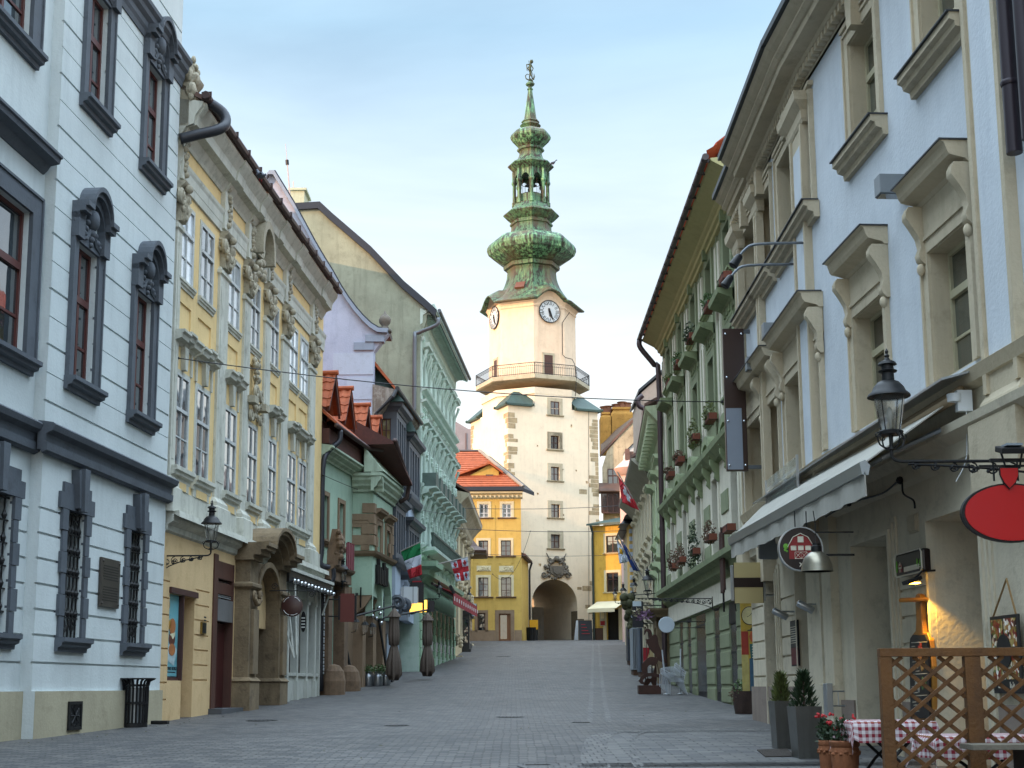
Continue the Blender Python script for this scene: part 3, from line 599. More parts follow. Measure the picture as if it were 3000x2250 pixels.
m.tube([X(-.06,.98),X(.0,.75),X(.18,.1)],.025,5); m.tube([X(.14,.1),X(.2,.25),X(.17,.38)],.08,5,.02); m.tube([X(0,.8),X(-.14,.8),X(-.12,.5)],.09,5,.03)
m.build('archangel_statue',mst,T.o,smooth=True)
# roof window and lightning cable
g=MB(); a=prof('T2',[(435,1)])[0]; 
g.T=Matrix.Translation((CA,CA,0))@Matrix.Rotation(-pi/4,4,'Z')@Matrix.Translation((-.1,-prof('T2',[(435,262)])[0][0]*.93,a[1]))@Matrix.Rotation(rad(-38),4,'X')
g.box(-.45,.45,-.04,.16,-.4,.4).build('roof_hatch',pbr('rusty_frame','6b4334',rough=.7),T.o)
g=MB(); pts=[T.P('T2',*p,-.3) for p in((905,580),(855,660),(857,920),(880,945),(930,960),(940,1000),(940,1100),(935,1270))]
yo=[0.3,.55,.55,.5,.4,.2,-.3,-.1]
g.tube([(x,CA-HW*1.0+o,z) for (x,z),o in zip(pts,yo)],.035,5); 
pts=[T.P('T2',1034,y) for y in(1400,1659)]+[T.P('T3',978,y) for y in(400,800,1200,1480)]; g.tube([(x,-.05,z) for x,z in pts],.02,4); g.build('lightning_cable',mirn,T.o)
# ------------------------------------------------------------ pale blue-white corner palace (left edge)
A0=Vector(plan(0,22.7)); B0=Vector(plan(345,30.6)); dd=(B0-A0).normalized(); N0=A0-dd*9.5
L1=House('white_palace','pale blue-white stone palace with dark grey window surrounds, at the street corner with the bin','building',N0,B0,.4)
mw1=plaster('palace_plaster','c2c9c9',streak=.3,var=.09,dirt='8c9496',da=.16)
mw1b=plaster('palace_plinth','a79f88',streak=.25,var=.12,dirt='6d6654',da=.35)
mgr=pbr('grey_palace_stone','4e545c',rough=.75,var=.18,scale=10,streak=.25,dirt=hexc('34363a'),bump=.2,bscale=20)
mred=pbr('dark_red_window_frame','4f241f',rough=.45,var=.15)
gl1=glassmat('palace_glass','2a3236')
ur=L1.P('C',180,1200)[0]            # left edge of the projecting right block
ztop=L1.P('A',1210,400,-.15)[1]; L=L1.L
zc1=L1.P('B',1095,1570)[1]; zc0=L1.P('C',930,125)[1]; zpl=L1.P('C',560,1217)[1]
REC=.22
# windows (openings on the front plane)
up=[L1.rc('A',930,1045,1055,515),L1.rc('A',553,650,708,62)]
mid=[L1.rc('B',848,1125,985,415),L1.rc('B',455,903,628,118)]
gr=[L1.rc('C',712,945,818,320),L1.rc('C',345,913,482,213)]
def level(rs):
    z0=sum(r[2] for r in rs)/len(rs); z1=sum(r[3] for r in rs)/len(rs); return [(r[0],r[1],z0,z1) for r in rs]
up=level(up); mid=level(mid); gr=level(gr)
# left recessed block: one wide bay
c=L1.P('B',150,745,REC)[0]; wl=2.0
up.append((L1.P('A',205,10,REC)[0]-1.7,L1.P('A',205,10,REC)[0],up[0][2],up[0][3])); mid.append((c-wl,c,mid[0][2],mid[0][3])); c2=L1.P('C',45,600,REC)[0]; gr.append((c2-1.5,c2,gr[0][2],gr[0][3]))
for k in range(2):
    for l in (up,mid,gr): l.append((l[2][0]-3.6*(k+1),l[2][1]-3.6*(k+1),l[2][2],l[2][3]))
# horizontal grooves
zg=[L1.P('A',x,y)[1] for x,y in((405,122),(385,452),(365,790),(325,1132),(315,1485))]; st=(zg[0]-zg[-1])/4
gro=[]
zz=zg[0]+3*st
while zz>zc1+.2:
    gro.append((zz,.05,.04)); gro.append((zz-st/2,.02,.02)); zz-=st
zz=zc0-.25
g0=L1.P('C',205,160)[1]; g1=L1.P('C',185,895)[1]; sg=(g0-g1)/5
for k in range(0,6): gro.append((g0-k*sg,.045,.04))
gro.append((L1.P('C',180,1055)[1],.04,.04))
ext=[(ur,L,z-h/2,z+h/2,d) for z,h,d in gro]
ext=[(0,ur,-1,60,REC)]+[(0,ur,z-h/2,z+h/2,REC+d) for z,h,d in gro if z<zc0]+ext
ext+=[(0,ur,-1,zpl,REC-.07),(ur,L,-1,zpl,-.07)]
allw=[]
for i,(a,b) in enumerate(((up,'upper'),(mid,'mid'))):
    for j,r in enumerate(a):
        rec=REC if j>=2 else 0
        allw.append((r,rec,b))
def shifted(o,dy):
    o.location.y+=dy; return o
def ped(o,r,rec,kind):
    """curved stone hood with carved mask"""
    x0,x1,z0,z1=r; xc=(x0+x1)/2; w=(x1-x0)/2+.28; y0=-.02; zb=z1+.30; m=MB()
    n=12; k=w*.62
    pts=[(xc-w,zb+.42),(xc-k,zb+.42)]+[(xc-k*cos(pi*i/n),zb+.42+.52*sin(pi*i/n)) for i in range(1,n)]+[(xc+k,zb+.42),(xc+w,zb+.42)]
    for a,b,pr in((0,.1,.34),(.1,.2,.27),(.2,.34,.16)):
        m.loft([[(x,y,z-a) for x,z in pts]+[(x,y,z-b) for x,z in pts[::-1]] for y in(-pr,.02)])
    m.box(xc-w,xc-w+.3,-.16,.02,zb-.28,zb+.2).box(xc+w-.3,xc+w,-.16,.02,zb-.28,zb+.2)
    h=m.build('curved_hood',mgr,o)
    c=MB(); rnd=random.Random(int(x0*10)); c.ball((xc,-.1,zb+.28),.16,8,7,(1,.9,1.35))
    for s_ in(-1,1):
        for i in range(7): c.ball((xc+s_*(.14+.1*i),-.06,zb+.2-.28*sin(i*.5)-.02*i),.06+.02*rnd.random(),6,4)
        c.spiral((xc+s_*.28,-.08,zb+.45),.13,.03,1.3,.03,10,sgn=s_); c.tube([(xc+s_*.1,-.08,zb+.05),(xc+s_*.22,-.08,zb-.15),(xc+s_*.7,-.05,zb-.25),(xc+s_*.72,-.05,zb-.5)],.05,5,.03)
    for i in range(3): c.ball((xc,-.07,zb+.02-.12*i),.1-.02*i,6,4)
    c.build('carved_mask',mgr,o,auto=60)
for r,rec,b in allw:
    j=rec>0
    o=L1.window(r,mred,gl1,depth=.12,bars=1,rows=(.28,),transom=.62,surround=(.22 if not j else .34,.06,mgr,.05),sill=(.3,.26,.24,mgr),fr=.07,thick=.09,
        hood=(.42,.9,.34,.38,mgr) if (j and b=='mid') else None)
    if rec: o.location.y+=rec
    elif b=='mid' or r is up[0]: ped(o,r,rec,b)
    else: ped(o,r,rec,b)
# barred ground floor windows with stepped blocks, ears and keystones
def bars(o,r,d):
    x0,x1,z0,z1=r; m=MB(); n=5; H=z1-z0
    for i in range(n): 
        x=x0+(x1-x0)*(i+.5)/n; m.tube([(x,d,z0),(x,d,z1)],.02,5)
        for k in range(5):
            z=z0+H*(.2+.165*k); m.lathe([(.02,-.1),(.045,-.03),(.05,0),(.03,.04),(.02,.09)],x,d,6,0,z)
    for k in range(6): z=z0+H*(.16+.165*k); m.box(x0,x1,d-.015,d+.015,z-.014,z+.014)
    for zz in(z0+.25,z1-.28):
        for s_ in(-1,1):
            xc=(x0+x1)/2; m.spiral((xc+s_*.2,d,zz),.17,.04,1.5,.018,12,sgn=s_)
    m.build('iron_bars',mirn,o)
for j,r in enumerate(gr):
    rec=REC if j>=2 else 0
    o=L1.window(r,mred,gl1,depth=.34,bars=1,rows=(.5,),sill=(.26,.26,.2,mgr),fr=.06)
    x0,x1,z0,z1=r; s_=MB(); hh=(z1-z0)/6
    for i in range(6):
        e=.26 if i%2 else .2; s_.box(x0-e,x0,-.05-.012*(i%2),.3,z0+i*hh,z0+(i+1)*hh-.012).box(x1,x1+e,-.05-.012*(i%2),.3,z0+i*hh,z0+(i+1)*hh-.012)
    s_.box(x0-.38,x1+.38,-.06,.3,z1,z1+.3).box(x0-.22,x1+.22,-.05,.05,z1+.3,z1+.5)
    s_.build('surround',mgr,o); xc=(x0+x1)/2; k=MB()
    k.py([(xc-.17,z1+.05),(xc+.17,z1+.05),(xc+.27,z1+.78),(xc-.27,z1+.78)],-.16,.02); k.py([(xc-.09,z1),(xc+.09,z1),(xc+.13,z1+.82),(xc-.13,z1+.82)],-.22,-.1); k.build('keystone',mgr,o)
    bars(o,r,.06)
    if rec: o.location.y+=rec
# wall, deeper holes on the recessed block
L1.holes=[(a,b,c,d,(e+REC if a<ur else e)) for a,b,c,d,e in L1.holes]
pl=L1.rc('C',358,1445,443,1277); zt_=ztop
L1.wall(mw1,0,L,-1,ztop+6.0,extra=ext,side=[(-42,-.0,REC,9,-1,ztop+6.0),(0,L-.03,.75,9,-1,ztop+6.0),(L-.03,L,.001,9,-1,ztop+6.0),(0,.03,REC+.001,.75,-1,ztop+6)])  # unseen run behind the camera, added to keep sun off the right side
MB().box(ur-.001,L+.004,-.075,-.069,-1,zpl).box(0,ur-.002,REC-.076,REC-.068,-1,zpl).build('plinth',mw1b,L1.o)
# string course
cp=[(.04,-(zc1-zc0)),(.06,-.55),(.16,-.5),(.17,-.36),(.12,-.34),(.14,-.2),(.26,-.14),(.3,-.04),(.26,0),(.0,.04)]
m=MB(); 
m.loft([[(x,-o+(REC if x<ur-.01 else 0),zc1+z) for x,o in ((0,o),(ur-o,o),(ur-.0001-o,o))]+[] for o,z in cp],close=False) if False else None
for a,b,off in((0,ur,REC),(ur,L,0)):
    prf=[( off+.02,zc1+cp[0][1])]+[(off-o,zc1+z) for o,z in cp]+[(off+.02,zc1+.04)]
    m.px(prf,a-(.22 if off==0 else 0),b)
m.build('string_course',mgr,L1.o)
# main cornice
m=MB(); zt=L1.P('A',1210,400,-.15)[1]
cpr=[(.03,-.62),(.05,-.5),(.09,-.42),(.1,-.3),(.18,-.22),(.2,-.12),(.27,-.05),(.28,.04)]
for a,b,off in((0,ur,REC),(ur,L,0)):
    m.px([(off+.02,zt-.62)]+[(off-o,zt+z) for o,z in cpr]+[(off+.02,zt+.12)],a-(.3 if off==0 else 0),b+(.03 if off==0 else 0))
m.build('cornice',mgr,L1.o)
# bronze plaque and plinth grate
r=L1.rc('C',556,733,675,478); pq=thing('wall_plaque','rectangular bronze memorial plaque on the pale palace wall between two barred windows','plaque',L1.world((r[0],0,r[2])),L1.ang)
m=MB().box(0,r[1]-r[0],-.06,-.002,0,r[3]-r[2]); mbz=pbr('bronze_plaque','4a4540',rough=.45,metal=.5,var=.3,scale=25); m.build('plate',mbz,pq,bevel=.01)
m=MB(); ww,hh=r[1]-r[0],r[3]-r[2]
for i in range(14): 
    if 6<=i<=7: continue
    m.box(.1+.02*(i%3),ww-.1-.03*(i%2),-.064,-.06,.12+i*(hh-.24)/14,.12+i*(hh-.24)/14+.025)
m.build('engraved_lines',pbr('engraving','2f2c29',rough=.6,metal=.4),pq)
m=MB(); 
for x in(.07,ww-.07):
    for z in(.07,hh-.07): m.ball((x,-.065,z),.025,8,5)
m.build('mounting_bolts',mbz,pq)
g=thing('plinth_grate','black cast iron cellar grate in the beige plinth of the palace','grate',L1.world((pl[0],-.08,pl[2])),L1.ang)
ww,hh=pl[1]-pl[0],pl[3]-pl[2]; MB().box(0,ww,-.03,.0,0,.06).box(0,ww,-.03,0,hh-.06,hh).box(0,.06,-.03,0,.06,hh-.06).box(ww-.06,ww,-.03,0,.06,hh-.06).build('grate_frame',mirn,g)
m=MB().box(.06,ww-.06,-.012,-.001,.06,hh-.06)
for i in range(8):
    a=i*pi/4; m.tube([(ww/2,-.02,hh/2),(ww/2+.2*cos(a),-.02,hh/2+.2*sin(a))],.012,4); m.spiral((ww/2+.17*cos(a),-.02,hh/2+.2*sin(a)),.05,.02,1,.008,8)
m.build('rosette_panel',pbr('grate_iron','1d1e20',rough=.6,metal=.4,var=.3,scale=30),g)
# attic part of the roofline ornament and small roof
# litter bin
p=ghit('O',287,1571); bn=thing('litter_bin','round black slatted metal litter bin standing against the palace plinth','litter bin',(p.x,p.y+.05,gz(p.y)),0)
h=1.02; m=MB()
for i in range(22):
    a=2*pi*i/22; c_,s_=cos(a),sin(a); w2=.022
    m.tube([(.26*c_,.26*s_,.06),(.27*c_,.27*s_,.5),(.27*c_,.27*s_,.84),(.3*c_,.3*s_,.95),(.4*c_,.4*s_,1.0)],.021,4)
m.build('slats',mirn,bn)
m=MB()
for zz,r_ in((.07,.27),(.5,.275),(.86,.28)): m.lathe([(r_-.012,zz-.025),(r_+.006,zz-.025),(r_+.006,zz+.025),(r_-.012,zz+.025),(r_-.012,zz-.025)],0,0,24)
m.lathe([(.24,0),(.28,0),(.28,.07),(.24,.07)],0,0,24); m.build('hoops',mirn,bn)
MB().lathe([(.23,.05),(.235,.82),(.21,.82),(.2,.1)],0,0,24).build('liner',pbr('galvanised_liner','8d9294',rough=.4,metal=.8,var=.2),bn,auto=40)
MB().lathe([(.38,.985),(.42,.99),(.42,1.01),(.38,1.015),(.38,.985)],0,0,28).build('flared_rim',mirn,bn,auto=40)
p=L1.world((L-.35,-.1,0)); MB_=MB().box(-.18,.18,-.12,.12,0,.07); o=MB_.build('boot_scraper',mirn,None,(p.x+.12,p.y-.25,gz(p.y)),bevel=.01); tag(o,'low black iron block on the ground right of the litter bin','boot scraper')
# ------------------------------------------------------------ yellow baroque palace
A=plan(343,30.75); B=plan(686,47.5)
L2=House('yellow_palace','long yellow baroque palace with grey pilasters, carved capitals and tall white windows','building',A,B,.8); L=L2.L
mye=plaster('yellow_render','dabe8a',streak=.22,var=.1,dirt='96733c',da=.25)
myo=plaster('orange_render','caae84',streak=.2,var=.1,dirt='8f6c3c',da=.3)
mtr=plaster('weathered_grey_trim','bfbfb4',streak=.5,var=.16,dirt='5d5a4c',da=.45)
mcar=pbr('carved_sandstone','a59e8b',rough=.9,var=.25,scale=14,bump=.5,bscale=14,dirt=hexc('565042'),streak=.35)
mwwin=pbr('peeling_white_wood','b9bcbb',rough=.6,var=.2,scale=20,dirt=hexc('6e6a62'))
gl2=glassmat('palace_window_glass','4a5256'); gl2.node_tree.nodes['Principled BSDF'].inputs['IOR'].default_value=2.3
UW=[('D',140,1345,243,940),('D',268,1480,362,1080),('D',440,1640,522,1270),('E',655,250,728,25),('E',795,382,858,130),('E',930,512,995,172),('E',1008,590,1068,255)]
LW=[(133,1105,247,520),(285,1185,388,615),(475,1285,573,750),(640,1360,720,850),(780,1430,853,950),(918,1500,985,1050),(1000,1545,1058,1110)]
uw=[L2.rc(*r) for r in UW]; lw=[L2.rc('E',*r) for r in LW]
def lev(rs,skip=()):
    z0=sorted(r[2] for r in rs)[len(rs)//2]; z1=sorted(r[3] for r in rs)[len(rs)//2]; return [(r[0],r[1],z0,z1) for r in rs]
# same bays above and below
bays=[((a[0]+b[0])/2,(a[1]+b[1])/2) for a,b in zip(uw,lw)]
uw=[(b[0],b[1],r[2],r[3]) for b,r in zip(bays,lev(uw))]; lw=[(b[0],b[1],r[2],r[3]) for b,r in zip(bays,lev(lw))]
zs1=L2.P('G',70,150)[1]; zs0=L2.P('G',70,238)[1]; zf0=L2.P('D',390,945)[1]; zf1=L2.P('D',395,868)[1]+.12; ztip=L2.P('D',1120,1482,-.6)[1]; LU=min(L,L2.P('D',1120,1482,-.6)[0])
pn=[L2.rc('E',*r) for r in [(152,118,251,-17),(300,245,388,115),(495,410,572,290),(650,560,718,450),(787,665,848,560),(927,775,980,670),(1005,855,1057,745)]]
pn=[(b[0]-.02,b[1]+.02,r[2],r[3]) for b,r in zip(bays,lev(pn))]
ext=[(*p,.04) for p in pn]
for k in range(8):
    z=L2.P('G',105,600+k*117)[1]; ext.append((0,L2.P('G',104,900)[0],z-.018,z+.018,.03))
for k in range(7):
    z=L2.P('G',285,655+k*105)[1]; ext.append((L2.P('G',285,900)[0],L2.P('G',382,900)[0],z-.018,z+.018,.03))
gl2u=glassmat('sky_reflection_palace_glass','aab0b4'); gl2u.node_tree.nodes['Principled BSDF'].inputs['IOR'].default_value=2.0  # pale base colour stands in for sky reflected in the upper panes
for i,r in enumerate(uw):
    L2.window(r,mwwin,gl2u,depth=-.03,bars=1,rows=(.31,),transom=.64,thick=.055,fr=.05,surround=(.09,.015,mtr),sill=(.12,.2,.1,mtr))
for i,r in enumerate(lw):
    o=L2.window(r,mwwin,gl2,depth=-.03,bars=1,rows=(.33,),transom=.62,thick=.055,fr=.055,surround=(.1,.015,mtr),sill=(.2,.32,.2,mtr))
    x0,x1,z0,z1=r; xc=(x0+x1)/2; m=MB()
    if i!=3:
        for a,b,p in((x0-.24,xc-.22,0),(xc+.22,x1+.24,0),(xc-.24,xc+.24,.07)):
            m.mould(a,b,z1+.66+p,[(.05,0),(.1,.06),(.22,.1),(.24,.2),(.3,.24),(.3,.3)],ret=False)
        m.py([(xc-.08,z1+.12),(xc+.08,z1+.12),(xc+.16,z1+.68),(xc-.16,z1+.68)],-.12,.02).box(x0-.16,x0-.06,-.05,.02,z1+.1,z1+.66).box(x1+.06,x1+.16,-.05,.02,z1+.1,z1+.66)
        m.build('hood',mtr,o)
    else:
        rnd=random.Random(4)
        for s_ in(-1,1):
            m.box(xc+s_*.62-.2,xc+s_*.62+.2,-.3,.02,z1+.55,z1+.75); m.spiral((xc+s_*.55,-.12,z1+.25),.17,.05,1.2,.06,10,sgn=s_); m.spiral((xc+s_*.25,-.18,z1+.95),.2,.05,1.3,.06,12,sgn=-s_)
        m.lathe([(.24,-.08),(.28,0),(.24,.08)],0,0,16); m.v=[v if n_<0 else v for n_,v in enumerate(m.v)]
        for k in range(60): t_=rnd.random(); m.ball((xc+rnd.uniform(-.34,.34)*(1-t_*.6),-.12+rnd.uniform(-.06,.04),z1+.2+1.8*t_),rnd.uniform(.03,.085),6,4,(1,1,1.5))
        m.v=[v for v in m.v]; m.build('carved_cartouche',mcar,o,auto=50)
    a=MB(); a.box(x0-.12,x1+.12,-.05,.02,zs1+.75,z0-.32); a.build('apron',mtr,o); MB().box(x0+.1,x1-.1,-.062,-.04,zs1+.95,z0-.5).build('apron_panel',mye,o)
# ground floor openings
r_post=L2.rc('G',93,1288,208,700); r_nic=(r_post[1]+.02,L2.P('G',277,1000)[0],0,r_post[3]); L2.holes.append((*r_post,.2)); L2.holes.append((r_nic[0],r_nic[1],-.5,r_nic[3],.9))
r_door=L2.rc('G',387,1482,552,515); L2.holes.append((r_door[0],r_door[1],-.5,r_door[3],.5))
pu0=L2.P('G',548,1300,-.0)[0]; pu1=L2.P('G',800,1300,-.0)[0]
su0=L2.P('G',826,1300)[0]; su1=L-.25; zsh=L2.P('G',1140,640)[1]; L2.holes.append((su0,su1,-.5,zsh,.5)); L2.holes.append((pu0+.7,pu1-.5,-.5,zs0-1.9,.9))
ext.append((0,L,-1,zs0,0)) if False else None
L2.wall(mye,0,L,zs0,ztip,extra=ext,side=[(0,L-1,10,45,-1,25),(0,L,.95,9,-1,ztip-1),(L-.03,L,.001,.95,zs0,ztip-1)])  # tall rear block is unseen, added to keep sun off the gables beyond
L2.wall(myo,0,L,-1,zs0,name='ground_floor_wall',extra=ext,side=[(L-.03,L,.001,.949,-1,zs0)])
m=MB(); m.px([(.02,zs0-.06),(-.06,zs0),(-.08,zs0+.12),(-.2,zs0+.2),(-.22,zs0+.36),(-.34,zs0+.44),(-.36,zs1),(-.1,zs1+.14),(.02,zs1+.16)],0,L); m.build('string_course',mtr,L2.o)
MB().box(0,L,-.035,.0,zs1+.1,zs1+.75).build('pedestal_band',mtr,L2.o)
# pilasters with composite capitals
PX=[('E',82,133,900),('E',412,476,1000),('E',595,640,900),('E',742,783,1000),('E',868,916,1000),('E',1064,1104,1000)]
zcap1=zf0-.6; zcap0=zcap1-.98
def capital(par,xc,w,z0,h):
    m=MB(); m.box(xc-w*.5,xc+w*.5,-.16,.02,z0,z0+h*.75)
    for s_ in(-1,1):
        m.spiral((xc+s_*w*.5,-.14,z0+h*.62),.2,.04,1.6,.07,16,sgn=s_,seg=6); m.spiral((xc+s_*w*.62,-.05,z0+h*.62),.17,.04,1.5,.07,14,plane='yz',seg=6)
        m.tube([(xc+s_*w*.2,-.12,z0+.05),(xc+s_*w*.35,-.22,z0+h*.25),(xc+s_*w*.5,-.26,z0+h*.38)],.09,6,.04)
        for k in range(4): m.ball((xc+s_*w*(.15+.12*k),-.2,z0+h*(.12+.1*k)),.055,6,4,(1,1,1.7))
    for k in range(5): m.ball((xc+(k-2)*w*.22,-.2,z0+h*.3+.03*(k%2)),.075,6,4,(1,1,1.6))
    m.ball((xc,-.26,z0+h*.84),.11,8,5)
    m.mould(xc-w*.62,xc+w*.62,z0+h*.82,[(.12,0),(.15,.05),(.22,.1),(.24,.18)],ret=False)
    return m.build('capital',mcar,par,auto=50)
for i,(g,a,b,y) in enumerate(PX):
    u0=max(.02,L2.P(g,a,y)[0]); u1=min(L-.02,L2.P(g,b,y)[0]); w_=u1-u0; xc=(u0+u1)/2
    m=MB(); m.box(u0,u1,-.07,.02,zs1+.95,zcap0); m.box(u0+.12,u1-.12,-.082,-.06,zs1+1.4,zcap0-.5)
    m.loft([[(u0-e,.02,z),(u0-e*.7,-.07-e*.7,z),(u1+e*.7,-.07-e*.7,z),(u1+e,.02,z)] for e,z in((.22,zs1+.13),(.22,zs1+.7),(.14,zs1+.74),(.14,zs1+.84),(.0,zs1+.98))])
    m.loft([[(u0-e,.02,z),(u0-e*.7,-.07-e*.7,z),(u1+e*.7,-.07-e*.7,z),(u1+e,.02,z)] for e,z in((0,zcap0-.22),(.07,zcap0-.18),(.07,zcap0-.08),(0,zcap0-.05))])
    p=m.build('pilaster',mtr,L2.o); capital(p,xc,min(w_,.6),zcap0,.98)
    # entablature break with ribbon carving
    m=MB(); m.box(u0+.05,u1-.05,-.13,.02,zf0-.5,zf1+.05); p=m.build('frieze_block',mtr,L2.o)
    c=MB(); rnd=random.Random(i)
    for k in range(12): c.ball((xc+rnd.uniform(-.12,.12),-.15,zf0-.35+k*.1),rnd.uniform(.05,.1),6,4)
    c.build('carved_ribbon',mcar,p,auto=50)
m=MB(); m.px([(.02,zf0-.62),(-.05,zf0-.6),(-.06,zf0-.4),(-.07,zf0-.38),(-.08,zf0-.16),(-.11,zf0-.08),(-.12,zf0),(.02,zf0+.02)],0,L).build('architrave',mtr,L2.o)
hh=ztip-zf1
cp=[(.04,0),(.07,.1),(.1,.16),(.17,.3),(.19,.36),(.38,.44),(.4,.62),(.42,.72),(.5,.86),(.58,1.0),(.6,1.12)]
k_=hh/1.12
def corn(m,a,b,e=0):
    pr=[(.02,zf1)]+[(-o-e,zf1+z*k_) for o,z in cp]+[(.02,ztip+.1)]
    m.px(pr,a,b)
m=MB(); corn(m,0,LU)
for i,(g,a,b,y) in enumerate(PX):
    u0=max(.0,L2.P(g,a,y)[0]); u1=min(LU,L2.P(g,b,y)[0]+.06); corn(m,u0+.1,u1-.1,.045)
m.build('cornice',mtr,L2.o)
# attic shell above the middle bay
x0,x1,z0,z1=uw[3]; xc=(x0+x1)/2; m=MB()
ap=arch_pts(xc,.75,z1+.75,z1+1.9,12,.8)
m.loft([[(x,y,z) for x,z in ap]+[(xc+(x-xc)*.76,y,z1+.75+(z-z1-.75)*.8) for x,z in ap[::-1]] for y in(-.42,0)])
for k in range(9):
    a=pi*k/8; m.tube([(xc,-.2,z1+.8),(xc+.5*cos(a),-.12,z1+.85+.85*sin(a))],.05,5)
for k in range(10): m.ball((xc+.3*cos(k),-.16,z1+.45+.25*sin(k*1.7)),.12,6,4)
m.build('shell_ornament',mcar,L2.o,auto=50)
# gutter
mgut=pbr('brown_gutter_metal','4a3a38',rough=.5,metal=.3,var=.25,streak=.3)
m=MB(); m.tube([(-.1,-.68,ztip+.12),(LU,-.68,ztip+.12)],.1,8)
k=0
while k<LU: m.box(k,k+.03,-.8,-.55,ztip+.02,ztip+.24); k+=1.2
m.build('gutter',mgut,L2.o,auto=40)
mtile=pbr('old_roof_tiles','6b5148',rough=.85,var=.35,scale=30,bump=.5,bscale=20,dirt=hexc('3b332d'))
m=MB(); m.loft([[(x,-.62,ztip+.14),(x,7,ztip+4.4),(x,7,ztip+4.2),(x,-.62,ztip+.02)] for x in(0,LU)])
for k in range(40): z=k*.14; m.tube([(LU-.0,-.65+z*1.35,ztip+.16+z*.74),(LU+.1,-.65+z*1.35,ztip+.12+z*.74)],.06,6)
m.build('roof',mtile,L2.o)
# ruined end block above the near end and the fat downpipe
c=MB(); rnd=random.Random(8)
zr=L2.P('D',160,240)[1]
c.box(.0,.5,-.25,.4,ztip-.6,ztip+1.1)
for k in range(30): c.ball((rnd.uniform(0,.5),-.25+rnd.uniform(-.12,.1),ztip-.2+rnd.uniform(0,1.3)),rnd.uniform(.06,.15),7,5,(1,.8,1.3))
c.mould(.0,.6,ztip+.5,[(.3,0),(.4,.12),(.42,.2)],ret=False)
c.build('carved_end_block',mcar,L2.o,auto=50)
pts=[(.3,-.65,ztip+.1),(.45,-.95,ztip-.1),(.4,-1.05,ztip-.4),(.2,-.95,ztip-.65),(0,-.5,ztip-.85),(-.12,-.1,ztip-1.0)]
MB().tube(smooth(pts,4),.13,10).build('downpipe',pbr('dark_downpipe','33343a',rough=.45,metal=.4,var=.2),L2.o,smooth=True)
# poster window
mpr=pbr('dark_red_shop_frame','3f2220',rough=.5); x0,x1,z0,z1=r_post
o=MB().box(x0,x1,.06,.09,z0,z0+.08).box(x0,x0+.06,.02,.1,z0,z1).box(x1-.03,x1+.03,-.02,.1,z0,z1).box(x0-.05,r_nic[1]+.12,-.06,.12,z1,z1+.14).build('shop_window',mpr,L2.o)
MB().box(x0+.06,x1-.03,.11,.13,z0+.08,z1).build('pane',pbr('poster_backing','5b9ba8',rough=.35,var=.25,scale=5),o)
ps=thing('burger_poster','tall blue poster of a burger on a tray in the yellow palace shop window','poster',L2.world((x0+.08,.1,z0+.1)),L2.ang)
pw,ph=x1-x0-.14,z1-z0-.14; MB().box(0,pw,-.008,.0,0,ph).build('sheet',pbr('poster_blue','6aa9b4',rough=.3,var=.35,scale=4),ps)
xc=pw*.52
mq=lambda n_,c_:pbr(n_,c_,rough=.5,var=.3,scale=40)
MB().py([(xc-pw*.42,ph*.2),(xc+pw*.2,ph*.13),(xc+pw*.44,ph*.34),(xc-pw*.2,ph*.42)],-.013,-.008).build('printed_tray',mq('tray_print','a9bcc0'),ps)
m=MB(); 
for cx1,cz1,rx,rz in((.5,.62,.26,.1),(.52,.33,.27,.075)): m.py([(pw*cx1+pw*rx*cos(i*pi/10),ph*cz1+ph*rz*sin(i*pi/10)) for i in range(20)],-.02,-.013)
m.build('printed_bun',mq('bun_print','a5673a'),ps)
MB().py([(pw*.5+pw*.26*cos(i*pi/8),ph*.47+ph*.1*sin(i*pi/8)) for i in range(16)],-.017,-.012).build('printed_patty',mq('patty_print','5a3024'),ps)
MB().py([(pw*.3,ph*.52),(pw*.75,ph*.55),(pw*.7,ph*.5),(pw*.55,ph*.46),(pw*.4,ph*.5)],-.022,-.016).build('printed_egg',mq('egg_print','d8d0b0'),ps)
m=MB(); rnd=random.Random(2)
for k in range(10): a=.12+.03*k; m.py([(pw*a,ph*.58),(pw*(a+.05),ph*.58),(pw*(a+.04),ph*(.68+.03*rnd.random())),(pw*(a-.01),ph*.68)],-.02,-.014)
m.build('printed_fries',mq('fries_print','c99a45'),ps)
MB().py([(pw*.2+.045*cos(i*pi/8),ph*.88+.09*sin(i*pi/8)) for i in range(16)],-.013,-.008).build('printed_badge',mq('badge_print','4a3a34'),ps)
mtx=pbr('poster_lettering','1b2a30',rough=.6)
text_mesh('HOMEMADE BURGERS',pw*.125,'lettering',mtx,ps,(pw*.5,-.012,ph*.095)); m=MB()
for k in range(26): m.box(pw*(.1+.03*k),pw*(.1+.03*k+.019),-.012,-.008,ph*.042,ph*(.052+.004*(k*7%3)))
m.build('small_print',mtx,ps)
# niche beside it
x0,x1=r_nic[:2]; MB().box(x0,x1,.85,.9,-.5,r_nic[3]).build('niche_back',myo,L2.o)
MB().box(x0+.02,x0+.2,.2,.32,r_nic[3]-.5,r_nic[3]-.12).build('niche_lamp',mirn,L2.o)
